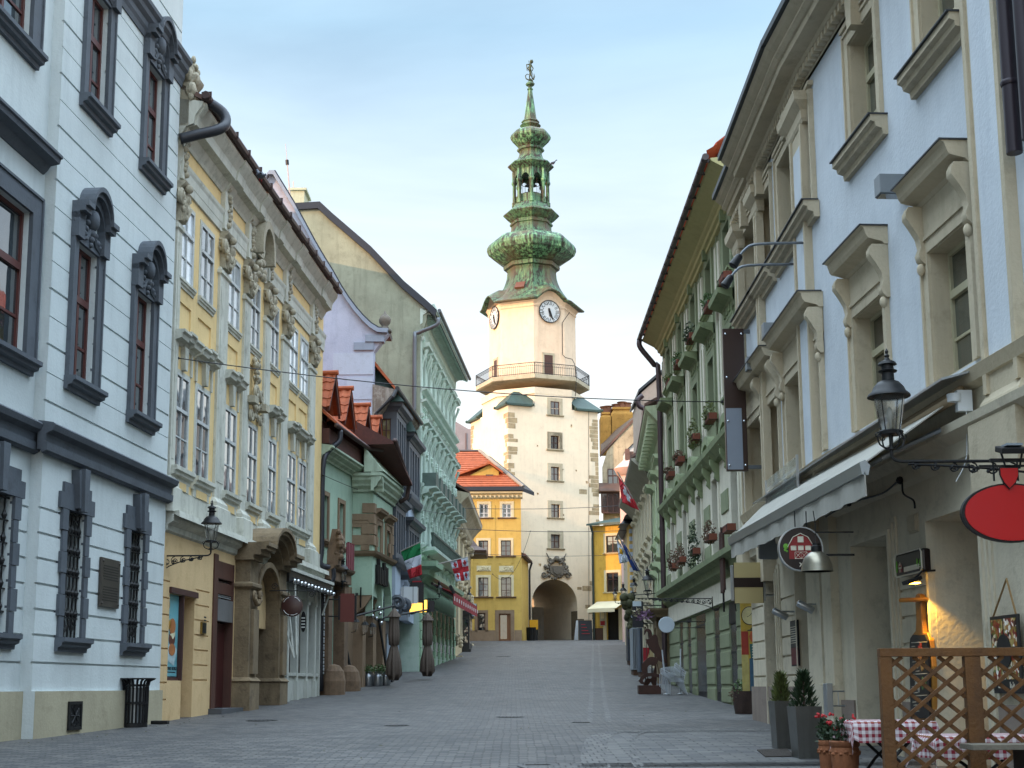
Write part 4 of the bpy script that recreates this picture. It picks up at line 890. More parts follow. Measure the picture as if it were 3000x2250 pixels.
# brown shop door
x0,x1,z0,z1=r_door; zg_=gz(L2.world((x0,0,0)).y)-L2.zb
mbr=pbr('brown_timber','4b2c22',rough=.6,var=.25,streak=.4); mrd=pbr('oxblood_door','3b1513',rough=.45,var=.2)
w_=x1-x0; m=MB(); m.box(x0,x0+.35,-.04,.3,zg_,z1+.25).box(x1-.06,x1,-.04,.3,zg_,z1+.1).box(x0+.35,x1,-.02,.3,z1-.35,z1+.1).box(x0+.35,x1,.0,.3,z1-.75,z1-.45)
d=m.build('door',mbr,L2.o)
m=MB(); zl=L2.P('G',415,590)[1]; zl2=L2.P('G',415,700)[1]
for k in range(9): z=zl2+(zl-zl2)*k/9; m.loft([[(x,y,zz) for y,zz in((.02,z),(.02,z+.02),(.16,z+.11),(.16,z+.09))] for x in(x0+.36,x1-.07)])
m.build('louvre_vent',pbr('grey_louvre','9a9b9c',rough=.5,metal=.5,var=.2),d)
MB().box(x0+.36,x1-.1,-.05,.15,zl2-.62,zl2-.05).build('metal_fascia',pbr('zinc_fascia','7d7c7e',rough=.5,metal=.5,var=.25,streak=.4),d)
zt2=zl2-.66; xm=x0+.35+(w_-.4)*.5; m=MB(); 
for xx in(x0+.36,(x0+.36+xm)/2-.03,xm-.07): m.box(xx,xx+.07,.28,.34,zg_+.15,zt2)
m.box(x0+.36,xm,.281,.339,zg_+.15,zg_+.5).box(x0+.36,xm,.281,.339,zg_+1.25,zg_+1.33); m.build('door_leaf',mbr,d)
MB().box(x0+.4,xm-.03,.32,.335,zg_+.5,zt2).build('pane',gl2,d)
MB().box(xm,x1-.06,.18,.24,zg_+.15,zt2).build('solid_leaf',mrd,d)
m=MB().box(x0+.55,x0+.8,.2,.27,zg_+1.25,zg_+1.5).build('handle',mirn,d)
MB().box(x0-.1,x1+.1,-.35,.9,zg_-.3,zg_+.14).build('door_step',pbr('slate_step','4a4c50',rough=.7,var=.2),L2.o)
r=L2.rc('G',322,965,355,886); ic=thing('intercom_panel','small black intercom panel with brass edge beside the brown shop door','intercom',L2.world((r[0],0,r[2])),L2.ang)
MB().box(0,r[1]-r[0],-.05,-.002,0,r[3]-r[2]).build('brass_plate',pbr('brass','8a7440',rough=.4,metal=.8),ic); m=MB().box(.05,r[1]-r[0]-.03,-.06,-.05,.03,r[3]-r[2]-.03)
for k in range(5): m.box(.1,r[1]-r[0]-.1,-.068,-.06,.08+k*.08,.12+k*.08)
m.build('button_panel',mirn,ic)
# stone portal
mpo=pbr('portal_sandstone','7b6a52',rough=.92,var=.3,scale=9,bump=.5,bscale=14,streak=.6,dirt=hexc('3a3128'),dirt_amt=.6)
zgp=gz(L2.world((pu0,0,0)).y)-L2.zb-.1; zpt=L2.P('G',600,430,-.3)[1]; zim=L2.P('G',600,640,-.3)[1]; zbs=L2.P('G',600,1270,-.3)[1]
m=MB(); pj=.42
piers=[(pu0,pu0+.85),(pu1-.55,pu1+.25)]
for a,b in piers:
    m.box(a,b,-pj,.6,zbs,zim-.5); m.box(a-.08,b+.08,-pj-.08,.6,zgp,zbs-.12); m.loft([[(a-e,.6,z),(a-e,-pj-e,z),(b+e,-pj-e,z),(b+e,.6,z)] for e,z in((.08,zbs-.12),(.12,zbs-.08),(.02,zbs+.02))])
    m.box(a+.15,b-.15,-pj-.09,-pj,zbs+.1,zim-.55); m.box(a,b,-pj,.6,zim-.02,zpt-.0)
    m.loft([[(a-e,.3,z),(a-e,-pj-e,z),(b+e,-pj-e,z),(b+e,.3,z)] for e,z in((.02,zim),(.1,zim+.06),(.1,zim+.14),(.0,zim+.2))])
a0,a1=piers[0][1],piers[1][0]; zsp_=zim-.35; apex=zim+.75; ap=arch_pts((a0+a1)/2,(a1-a0)/2,zsp_,apex,16)
for i in range(16):
    (x_0,z_0),(x_1,z_1)=ap[i],ap[i+1]; m.loft([[(x_0,y,z_0),(x_1,y,z_1),(x_1,y,zpt),(x_0,y,zpt)] for y in(-pj+.05,.7)])
ap2=arch_pts((a0+a1)/2,(a1-a0)/2+.14,zsp_,apex+.16,16)
m.loft([[(x,y,z) for x,z in ap]+[(x,y,z) for x,z in ap2[::-1]] for y in(-pj-.04,-pj+.04)])
po=m.build('stone_portal',mpo,L2.o,bevel=.015)
m=MB(); n=14; xa,xb=pu0-.1,pu1+.35; xc=(xa+xb)/2; kx=(xb-xa)*.27
pts=[(xa,0),(xc-kx,0)]+[(xc-kx*cos(pi*i/n),.62*sin(pi*i/n)) for i in range(1,n)]+[(xc+kx,0),(xb,0)]
for a_,b_,pr in((-.02,.12,.1),(.12,.26,.3),(.26,.36,.45),(.36,.46,.52)):
    m.loft([[(x,y,zpt+z+a_) for x,z in pts]+[(x,y,zpt+z+b_) for x,z in pts[::-1]] for y in(-pj-pr,.02)])
m.build('broken_pediment',mpo,po)
for a,b in piers:
    m=MB(); x_=(a+b)/2
    for s_ in(-1,1):
        m.spiral((x_+s_*.3,-pj-.1,zim-.16),.13,.03,1.4,.05,12,sgn=s_)
        for k in range(3): m.ball((x_+s_*(.08+.1*k),-pj-.1,zim-.38+.05*k),.08,6,4)
    m.box(a,b,-pj,.3,zim-.5,zim-.02); m.build('carved_capital',mpo,po,auto=50)
m=MB().box(a0-.1,a1+.1,.55,.62,zgp,zsp_+1.2); 
dd_=m.build('portal_door',mrd,L2.o); m=MB()
for xx in(a0+.1,a0+.1+(a1-a0)*.48):
    for zz,h_ in((zgp+.3,.8),(zgp+1.3,.9)): m.box(xx,xx+(a1-a0)*.38,.5,.56,zz,zz+h_)
m.box(a0,a1,.42,.56,zim-1.0,zim-.75); m.build('door_panels',mbr,dd_)
# white shop front
mws=pbr('white_shop_paint','b5b7b0',rough=.5,var=.1,streak=.2,dirt=hexc('75766f')); gls=glassmat('shop_glass','20302e')
zg1=gz(L2.world(((su0+su1)/2,0,0)).y)-L2.zb-.3; m=MB(); zt3=zsh
ps_=[su0,su0+.35]; nx=[0,.09,.22,.43,.53,.74,.86,.97,1]; W_=su1-su0
for k in(0,.22,.43,.66,.86): m.box(su0+W_*k,su0+W_*k+.22,-.12,.1,zg1,zt3)
m.box(su1-.12,su1+.02,-.12,.1,zg1,zt3)
m.box(su0,su1,-.06,.1,zt3-.6,zt3-.1).box(su0,su1,-.04,.1,zg1,zg1+1.1).box(su0,su1,-.1,.1,zg1+1.05,zg1+1.15).mould(su0,su1,zt3-.1,[(.1,0),(.3,.1),(.32,.16)],ret=False)
for k in(0,.22,.43,.66,.86): m.box(su0+W_*k-.04,su0+W_*k+.26,-.16,.1,zt3-.75,zt3-.6).box(su0+W_*k-.04,su0+W_*k+.26,-.16,.1,zg1,zg1+.9)
sf=m.build('white_shopfront',mws,L2.o); MB().box(su0,su1,.14,.16,zg1+1.0,zt3-.5).build('pane',gls,sf); MB().box(su0,su1,.12,.3,zg1,zg1+1.05).build('stall_riser',mws,sf)
m=MB().box(su0-.2,su1+.2,-.55,-.02,zt3+.06,zt3+.16); m.build('shop_canopy',mws,L2.o)
cb=MB(); cb.box(su0-.2,su1+.2,-.5,-.4,zt3-.3,zt3+.06); cb.build('canopy_fringe',mirn,L2.o)
bulb=pbr('silver_bulb','b9bcc0',rough=.2,metal=.9)
bp_=None
for i in range(13):
    x_=su0+.1+i*(W_-.2)/12; p=L2.world((x_,-.5,zt3-.2+.02*(i%2)))
    if bp_ is None:
        bp_=thing('festoon_bulb','small silver bulb, one of a string under the canopy of the white shopfront','light bulb',p,L2.ang,'bulbs under the white shop canopy'); MB().ball((0,-.08,-.06),.075,10,7).build('globe',bulb,bp_,smooth=True); MB().lathe([(.03,-.02),(.03,.05),(.015,.07)],0,-.06,8).build('socket',mirn,bp_)
    else: copy_tree(bp_,p,L2.ang)
# folded awning arms
for a,b in(((su0+.25,-.15,zt3),(su0+.05,-.3,zt3-2.2)),((su0+.4,-.2,zt3+.1),(su0+.15,-.6,zt3-2.6)),((su0+.15,-.6,zt3-2.6),(su0+.1,-.2,zt3-1.2)),((su0+.7,-.45,zt3+.1),(su0+.3,-.65,zt3-2.5)),((su1,-.5,zt3),(su1-.1,-.2,zt3-1.0))): MB().tube([a,b],.035,6).build('awning_arm',mws,L2.o)
def frame(house,A,B,zb):
    """second facade plane of a house: parts built on it are handed to the house by absorb()"""
    f=House(None,'','',A,B,zb); f.o=thing('facade_frame','','',f.A,f.ang); f.root=house.o; f.rootM=house.M; return f
def absorb(f):
    for c in list(COL.objects):
        if c.parent==f.o: c.parent=f.root; c.matrix_parent_inverse=f.rootM.inverted()@f.M
    bpy.data.objects.remove(f.o); f.o=None
def tilemat(name,c1,c2,w=.3,h=.34):
    m=pbr(name,c1,rough=.8,var=.3,scale=30,bump=0,dirt=hexc(c2),dirt_amt=.6); return m
mtl=tilemat('orange_roof_tiles','a8542f','6d3a26'); mtl2=tilemat('bright_roof_tiles','9f5330','7f4229')
def tiled(name,mat,parent,o,ux,uy,w,h,tw=.28,th=.36,lift=.035,clip=None,wave=True):
    """roof slope of rolled tiles: o origin at the eave, ux along the eave, uy up the slope (unit vectors)"""
    o=Vector(o); ux=Vector(ux).normalized(); uy=Vector(uy).normalized(); n=ux.cross(uy); n=n if n.z>0 else -n
    m=MB(); nx=max(1,int(w/tw)); ny=max(1,int(h/th)); sub=4 if wave else 1
    for j in range(ny):
        r0=[];r1=[];r2=[]
        for i in range(nx*sub+1):
            x=w*i/(nx*sub); wv=.03*cos(2*pi*i/sub) if wave else 0
            y0=h*j/ny; y1=h*(j+1)/ny
            if clip:
                lo,hi=clip(y0/h); xx=min(max(x,lo*w),hi*w); lo,hi=clip(y1/h); x1=min(max(x,lo*w),hi*w)
            else: xx=x1=x
            r0.append(o+ux*xx+uy*(y0-.02)+n*(wv)); r1.append(o+ux*xx+uy*(y0-.02)+n*(wv+lift)); r2.append(o+ux*x1+uy*y1+n*(wv*.9+.004))
        m.loft([r0,r1,r2],close=False)
    return m.build(name,mat,parent)
# ------------------------------------------------------------ green house with the row of dormers
A=plan(681,47.6); Bc=plan(757,52.4); B=plan(802,52.4); Ce=plan(845,56.6)
L3=House('green_house','low pale green house with four red tiled dormers and an oriel with brown corner stones','building',A,Bc,1.2)
mgn=plaster('pale_green_render','9db3a0',streak=.3,var=.1,dirt='5f7262',da=.3); mgt=plaster('green_cornice_trim','a9b8a4',streak=.6,var=.15,dirt='5a5f50',da=.45)
mbs=plaster('brown_sandstone_trim','84705c',streak=.3,var=.15,dirt='4c4034',da=.3); mdr=pbr('dark_red_boards','4f2820',rough=.7,var=.3,scale=30,streak=.5,dirt=hexc('241612'))
L=L3.L; zc=L3.P('M2',160,950)[1]; zt=L3.P('M2',165,835)[1]; zgut=L3.P('M2',135,520,-.5)[1]
W1=L3.rc('M3',185,235,237,-132); W2=L3.rc('M3',328,298,375,-75); W2=(W2[0],W2[1],W1[2],W1[3])
mdg=glassmat('dark_green_house_glass','1c1714')
for r in(W1,W2): L3.window(r,pbr('brown_red_frame','3c211c',rough=.6),mdg,depth=.2,rows=(.5,),surround=(.16,.05,mbs),sill=(.22,.22,.16,mbs))
z2=gz(50)-1.2
du0=L3.P('M3',205,1100)[0]; du1=L3.P('M3',285,1100)[0]; zlint=L3.P('M3',200,590,-.2)[1]
L3.holes.append((max(.3,du0),du1,-.5,zlint,.6))
L3.holes.append((du1+1.2,L+.0,-.5,L3.P('M3',420,720)[1],.8))
L3.wall(mgn,0,L,-.6,zt+.1,side=[(0,L+2.5,.9,8,-.6,zt),(0,.03,.001,.9,-.6,zt),(0,L,.01,.9,zt+.09,zt+.13)])
def gcorn(f,a,b,z0,z1,pr=.5):
    h=z1-z0; return MB().px([(.02,z0),(-.08,z0),(-.1,z0+h*.15),(-.22,z0+h*.3),(-.24,z0+h*.42),(-pr*.8,z0+h*.62),(-pr*.82,z0+h*.75),(-pr,z0+h*.85),(-pr,z1),(.02,z1+.08)],a,b).build('cornice',mgt,f.o)
gcorn(L3,0,L,zc,zt)
# boarded eaves and gutter
MB().box(0,L,-.36,.2,zt+.08,zgut-.1).build('boarded_eave',mdr,L3.o)
m=MB(); m.tube([(0,-.62,zgut),(L,-.62,zgut-.0),(L+.4,-1.1,zgut)],.09,8); m.build('gutter',mgut,L3.o,smooth=True)
m=MB(); m.tube(smooth([(.55,-.62,zgut-.1),(.5,-.6,zgut-.5),(.2,-.3,zgut-.9),(-.05,-.16,zgut-1.6),(-.05,-.16,L3.P('E',1105,1650)[1]),(-.1,-.16,L3.P('G',1125,480)[1]),(.15,-.5,L3.P('G',1170,520)[1]),(.2,-.5,L3.P('G',1170,600)[1]),(.0,-.2,L3.P('G',1140,700)[1]),(.0,-.2,z2)],4),.1,8); m.build('downpipe',pbr('dark_downpipe','33343a'),L3.o,smooth=True)
m=MB()
for k in range(26): zz=z2+.6+k*.12; m.box(-.09,.02,-.305-.001*(k%3),-.29,zz,zz+.07+.03*(k%2))
m.build('pasted_stickers',pbr('faded_stickers','a9adb0',rough=.6,var=.7,scale=80),L3.o)
# portal on two stone posts
msp=pbr('worn_brown_stone','6e5946',rough=.92,var=.3,scale=10,streak=.5,dirt=hexc('3b2f25'),bump=.4,bscale=14)
zb_=z2-.15
m=MB()
for a,b in((.12,.62),(du1,du1+.55)):
    m.box(a,b,-.42,.3,zb_,zlint); m.lathe([(.42,0),(.43,.5),(.36,.85),(.2,1.05),(.001,1.1)],(a+b)/2,-.55,14,0,zb_)
m.box(.02,du1+.65,-.5,.3,zlint,zlint+.35).mould(.02,du1+.65,zlint+.35,[(.5,0),(.62,.08),(.66,.18)],ret=False)
m.build('stone_portal',msp,L3.o,bevel=.02)
MB().box(.6,du1,.25,.3,zb_,zlint).build('door',mdk,L3.o); MB().box(.64,du1-.02,.1,.24,zlint-1.6,zlint-.15).build('carved_overdoor',mbs,L3.o)
m=MB(); rnd=random.Random(9); z0=zlint+.53
m.loft([[(.15,-.7,z0),(.6,-.7,z0),(.6,-.3,z0),(.15,-.3,z0)],[(.18,-.75,z0+.5),(.55,-.75,z0+.5),(.5,-.3,z0+.5),(.2,-.3,z0+.5)],[(.2,-.85,z0+.95),(.52,-.85,z0+.95),(.5,-.4,z0+.95),(.2,-.4,z0+.95)],[(.25,-.7,z0+1.3),(.45,-.7,z0+1.3),(.45,-.45,z0+1.3),(.25,-.45,z0+1.3)]])
for k in range(16): m.ball((.36+rnd.uniform(-.2,.2),-.7+rnd.uniform(-.1,.1),z0+rnd.uniform(.2,1.3)),rnd.uniform(.08,.15),6,4)
lo=m.build('lion_statue',msp,None,L3.world((0,0,0)),rot=(0,0,L3.ang)); tag(lo,'weathered stone lion figure perched above the portal of the pale green house','statue')
sg=thing('striped_sign','small dark red ribbed sign mounted above the portal beside the stone lion','sign',L3.world((du1-.4,-.55,zlint+.55)),L3.ang)
m=MB(); 
for k in range(6): m.box(k*.17,k*.17+.14,-.05-.01*(k%2),0,0,.95+.05*(k%2))
m.build('ribbed_panel',pbr('magenta_panel','6e2b38',rough=.5),sg); MB().tube([(-.6,-.05,-.05),(1.1,-.05,-.05)],.03,5).build('support_bar',mirn,sg)
# oriel: side face, front face
def facade_box(f,a,b,z0,z1,d): return MB().box(a,b,0,d,z0,z1)
fs=frame(L3,Bc,B,1.2); ff=frame(L3,B,Ce,1.2)
zled=fs.P('M3',500,340)[1]; zbot=fs.P('M3',500,722)[1]; ztp=fs.P('M2',700,1090)[1]; zcb=fs.P('M2',620,1310)[1]
wr=fs.rc('M3',452,332,528,132); fs.window(wr,pbr('brown_red_frame','3c211c'),glassmat('amber_glass','5c4526',var=.7),depth=.1,bars=0,rows=(),surround=(.28,.05,mbs,.05),fr=.07)  # pane has a mottled amber base colour
fs.wall(mgn,0,fs.L,zbot,zcb,name='oriel_side_wall')
def quo(f,u0,s_,name='corner_quoins'):
    m=MB(); k=0; z=zled+.25
    while z<zcb-.5:
        l=.42 if k%2 else .9; m.box(*( (u0-l,u0+.03) if s_<0 else (u0-.03,u0+l)),-.06-.01*(k%2),.02,z,z+.38); z+=.42; k+=1
    return m.build(name,mbs,f.o)
quo(fs,fs.L,-1)
gcorn(fs,0,fs.L,zcb+.3,ztp-.35,.45) if False else gcorn(fs,0,fs.L+.4,zcb+.05,zcb+.75,.45)
MB().mould(0,fs.L,zled-.2,[(.05,0),(.16,.1),(.2,.2)],ret=False).build('oriel_ledge',mbs,fs.o)
Lf=ff.L
for a,b in(((615,120),(652,20)),((700,170),(740,90))):
    pass
wz0=wr[2];wz1=wr[3]
for fr_ in(.26,.74):
    c=Lf*fr_; r=(c-.42,c+.42,wz0-.2,wz1+.2); ff.window(r,pbr('brown_red_frame','3c211c'),mdg,depth=.12,bars=1,rows=(.5,),surround=(.2,.06,mbs,.05),hood=(.35,.3,.3,.3,mbs))
# arches below
hw=Lf*.23; zs_=zbot-.6; ma=MB()
ff.holes+= [(Lf*.27-hw,Lf*.27+hw,zbot-.9,zbot+.9,.3),(Lf*.76-hw,Lf*.76+hw,zbot-.9,zbot+.9,.3)]
ff.wall(mgn,0,Lf,zbot-.8,zcb,name='oriel_front_wall')
for c in(Lf*.27,Lf*.76):
    ap=arch_pts(c,hw,zbot-.6,zbot+.85,12,.8)
    for i in range(12):
        (x0,z0),(x1,z1)=ap[i],ap[i+1]; ma.loft([[(x0,y,z0),(x1,y,z1),(x1,y,zbot+.9),(x0,y,zbot+.9)] for y in(.0,.3)])
ma.build('arch_soffit',mgn,ff.o)
quo(ff,0,1); quo(ff,Lf,-1)
gcorn(ff,-.4,Lf+.2,zcb+.05,zcb+.75,.45); MB().mould(0,Lf,zled-.2,[(.05,0),(.16,.1),(.2,.2)],ret=True).build('oriel_ledge',mbs,ff.o)
MB().px([(.3,zcb+.8),(-.5,zcb+.8),(.3,zcb+1.8)],-.4,Lf).build('oriel_roof',mgt,ff.o)
m=MB(); m.tube([(-.3,-.9,zcb+2.05),(Lf,-.7,zcb+1.0),(Lf+.1,-.6,zcb+.4),(Lf,-.3,zcb+.2)],.1,8); m.build('gutter',mgut,ff.o,smooth=True)
MB().loft([[(x,-.85,zz-.1),(x,-.85,zz),(x,2,zz+1.6),(x,2,zz-.1)] for x,zz in((-.3,zcb+2.0),(Lf,zcb+1.0))]).build('boarded_eave',mdr,ff.o)
# body of the oriel, corbels, ground floor piers
x0,y0=L3.loc(B+(0,))[:2] if False else L3.loc((B[0],B[1],0))[:2]
m=MB(); m.box(0,fs.L,.02,Lf*.98,zbot,zcb+.1) ; m.build('oriel_body',mgn,fs.o)
m=MB(); zc_=zbot
m.loft([[(fs.L-1.0,.02,zc_),(fs.L,.02,zc_),(fs.L,.5,zc_),(fs.L-1.0,.5,zc_)],[(fs.L-1.0,.02,zc_-.4),(fs.L-.25,.02,zc_-.4),(fs.L-.25,.5,zc_-.4),(fs.L-1.0,.5,zc_-.4)],[(fs.L-1.0,.02,zc_-.85),(fs.L-.8,.02,zc_-.85),(fs.L-.8,.5,zc_-.85),(fs.L-1.0,.5,zc_-.85)]])
m.build('stone_corbel',mbs,fs.o)
for yy in(Lf*.5,Lf*.95): m=MB().loft([[(0,yy-.2,z),(x,yy-.2,z),(x,yy+.2,z),(0,yy+.2,z)] for x,z in((fs.L,zc_-.05),(fs.L-.25,zc_-.6),(.2,zc_-1.1))]); m.build('stone_corbel',mbs,fs.o)
MB().tube([(fs.L*.45,-.05,zbot+.3),(fs.L*.45,-.05,zbot-.5)],.03,5).build('iron_anchor',mirn,fs.o)
# lettering on the oriel front
ml=MB(); rnd=random.Random(12); u=ff.P('M3',648,520)[0]; u1=ff.P('M3',733,560)[0]; zl=ff.P('M3',648,560)[1]

for k in range(18): h_=[.75,1.0,.7,.65,.6,.62,.95,.8,.78][k//2]; x_=u+(u1-u)*k/18; ml.box(x_,x_+(u1-u)/18*.86,-.12-.02*(k%3),-.02,zl-.28+.03*(k%2),zl-.28+h_)
ml.box(u,u1,-.1,-.04,zl-.24,zl+.2); ml.build('metal_strip_sign',mirn,ff.o)

absorb(fs); absorb(ff)
# piers of the arcade in the ground floor
m=MB(); zt_=zbot-.4
for a,b in((du1+.75,du1+1.55),(L-.9,L-.05)): m.box(a,b,-.12,.5,zb_,zt_)
m.box(du1+.7,L,-.02,.3,zt_-.05,zt_+.7); m.build('arcade_pier',mbs,L3.o)
MB().box(du1+.6,L+2,.7,.8,-.5,zt_+.5).build('shop_glazing',mdg,L3.o)
fx=L3.loc((B[0],B[1],0)); fy=L3.loc((Ce[0],Ce[1],0))
for t in(.0,.5,.98):
    p=fx.lerp(fy,t); MB().box(p.x-.25,p.x+.25,p.y+.3,p.y+.8,zb_+ t*.4,zbot-.8).build('stone_post',mbs,L3.o)
# roof and dormers
Rf=frame(L3,plan(690,47.6),plan(812,56.6),1.2); ap0=Rf.P('M2',325,150,-.15); zR=Rf.P('M2',240,600,-.0)[1]
MB().loft([[(x,-.5,zgut+.02),(x,-.5,zgut+.12),(x,5.5,zgut+5.6),(x,5.5,zgut+5.2)] for x in(.0,Rf.L)]).build('roof_slope',mtl,Rf.o)
dm=[('M2',325,150,240,350,340,480),('M2',475,300,390,495,480,625),('M2',645,460,575,660,650,770),('M2',758,580,700,775,768,885)]
za=sum(Rf.P(d[0],d[1],d[2],-.15)[1] for d in dm)/4
for d in dm:
    ua,z_=Rf.P(d[0],d[1],d[2],-.15); z_=z_; w_=.75; zE=z_-1.25; yb=3.4
    m=MB(); m.box(ua-w_+.15,ua+w_-.15,.25,yb,zgut-.5,zE+.1); m.py([(ua-w_+.15,zE),(ua+w_-.15,zE),(ua,z_-.15)],.3,yb)
    for s_ in(-1,1): m.loft([[(ua,y,z_),(ua,y,z_-.2),(ua+s_*(w_+.05),y,zE-.3),(ua+s_*(w_+.05),y,zE-.1)] for y in(-.22,-.14)])
    dd_=m.build('dormer',mdr,Rf.o)
    sl=Vector((w_+.1,0,z_-zE+.15)); 
    for s_ in(-1,1):
        tiled('tiled_slope',mtl2,dd_,(ua+s_*(w_+.1),-.25,zE-.15),(0,1,0),(-s_*(w_+.1),0,z_-zE+.17),yb+.2,sl.length,tw=.3,th=.33)
    MB().tube([(ua,-.32,z_+.04),(ua,yb,z_+.04)],.1,8).build('ridge_tiles',mtl2,dd_)
    g=MB().box(ua-.38,ua+.38,.18,.24,zgut+.25,zE-.15); g.build('window',mred,dd_) ; MB().box(ua-.32,ua-.03,.165,.18,zgut+.35,zE-.25).box(ua+.03,ua+.32,.165,.18,zgut+.35,zE-.25).build('pane',gl2,dd_)
    MB().box(ua-w_+.2,ua+w_-.2,.1,.2,zgut-.2,zgut+.2).build('sill_board',mdr,dd_)
absorb(Rf)
# ------------------------------------------------------------ blue-grey house with oriels and the tall lavender gable
A=plan(800,56.8); B=plan(862,64.8)
L4=House('blue_grey_house','blue grey house with two stacked oriels and a tall lavender gable wall','building',A,B,1.8); L=L4.L
mlv=plaster('lavender_render','b0b6c8',streak=.3,var=.12,dirt='8189a0',da=.35); mbg=plaster('blue_grey_render','8f99a8',streak=.2,var=.1,dirt='5c6470',da=.2)
mog=pbr('slate_grey_wood','4f545c',rough=.6,var=.15,streak=.25); mwl=plaster('pale_blue_wall','aab6c6',streak=.2,var=.08)
Yg=56.8
gp=[('M1',-60,330),('M1',40,200),('M1',85,134),('M1',115,134),('M1',235,330),('M1',300,450),('M1',360,562),('M1',420,665),('M1',470,745),('M1',520,835),('M1',565,905),('M1',610,965),('M1',650,1012),('M1',700,1060),('M1',745,1088),('M1',805,1092)]
W3=[atY(g,x,y,Yg) for g,x,y in gp]; bx=A[0]
loc=[L4.loc(p) for p in W3]
def worldpoly(name,mat,parent,M,pts,Y0,Y1):
    """outline in the X-Z world plane extruded in Y, as a part of a rotated thing"""
    m=MB().loft([[(x,y,z) for x,z in pts] for y in(Y0,Y1)]); Mi=M.inverted(); m.v=[tuple(Mi@Vector(v)) for v in m.v]; return m.build(name,mat,parent)
out=[(p.x,p.z) for p in W3]; xr=bx+.02; out=[q for q in out if q[0]<xr+1]; 
out=[(out[0][0]-6,1),(out[0][0]-6,out[0][1]-6)]+out+[(xr,out[-1][1]-.8),(xr,1)]
worldpoly('gable_wall',mlv,L4.o,L4.M,out,Yg-.02,Yg+.5)
ed=[(p.x,p.z) for p in W3]; m=[]
for dz0,dz1,y0,y1,nm,mt in((-.02,.16,-.25,.6,'gable_coping',mbg),(.16,.3,.1,2.0,'roof_edge',pbr('dark_sheet_metal','2c2f36',rough=.5,metal=.3))):
    worldpoly(nm,mt,L4.o,L4.M,[(x,z+dz1) for x,z in ed]+[(x-.05,z+dz0) for x,z in ed[::-1]],Yg+y0,Yg+y1)
# painted corner blocks near the street edge
m=MB(); mq_=plaster('pale_corner_block','b3bccb',streak=.1,var=.06); k=0; z=atY('M1',650,1200,Yg).z; zb2=atY('M1',650,1520,Yg).z
while z>zb2-.5:
    w_=1.75 if k%2==0 else 1.15; m.box(bx-w_,bx-.02,Yg-.045,Yg-.02,z-1.05,z-.08); z-=1.1; k+=1
Mi=L4.M.inverted(); m.v=[tuple(Mi@Vector(v)) for v in m.v]; m.build('corner_blocks',mq_,L4.o)
b0=atY('M1',595,1150,Yg); b1=atY('M1',700,1195,Yg); m=MB().box(b0.x,bx,Yg-.1,Yg,b1.z,b0.z).box(b0.x+.5,bx+.45,Yg-.14,Yg+.3,b0.z+.02,atY('M1',700,1105,Yg).z); m.v=[tuple(Mi@Vector(v)) for v in m.v]; m.build('gable_return',mbg,L4.o)
b=atY('M1',780,1080,Yg); m=MB().lathe([(.3,0),(.3,.12),(.16,.2),(.14,.3),(.24,.42),(.27,.58),(.2,.72),(.06,.85),(.01,1.0)],b.x,b.y+.2,14,0,b.z); m.v=[tuple(Mi@Vector(v)) for v in m.v]; m.build('urn_finial',mgs,L4.o,smooth=True)
# street front
zc1_=L4.P('M2',700,20,-.9)[1]; zc0_=zc1_-1.35
tw_=[(L*(k+.5)/5-.35,L*(k+.5)/5+.35,zc0_-2.3,zc0_-.7) for k in range(5)]
for r in tw_: L4.window(r,mred,gl2,depth=.12,rows=(.5,),surround=(.1,.03,mwl))
L4.wall(mwl,0,L,-1,zc1_,side=[(.6,L,6,36,-1,W3[2].z-3.8),(0,L,.3,8,-1,zc1_),(0,L,.001,.3,zc1_-.05,zc1_+.01)])  # deep rear block is unseen, added to shade the fire wall
MB().px([(.02,zc0_),(-.1,zc0_),(-.25,zc0_+.35),(-.3,zc0_+.5),(-.6,zc0_+.9),(-.65,zc0_+1.0),(-.9,zc1_-.1),(-.95,zc1_+.05),(.02,zc1_+.3)],-.1,L).build('cornice',pbr('stained_brown_soffit','756b60',rough=.85,var=.3,streak=.8,dirt=hexc('c2c0b8'),scale=10),L4.o)
m=MB(); m.tube([(-.1,-1.05,zc1_+.1),(L-.2,-1.05,zc1_+.1)],.1,8).tube([(-.1,-1.0,zc1_),(-.25,-.9,zc1_-.3),(-.12,-.15,zc1_-1.0),(-.12,-.12,zc1_-9)],.08,8); m.build('gutter',pbr('black_gutter','26272b',rough=.5),L4.o)
MB().loft([[(x,-1.0,zc1_+.15),(x,6,zc1_+9),(x,6,zc1_+8.6),(x,-1.0,zc1_+.0)] for x in(.3,L)]).build('roof',mtl,L4.o)
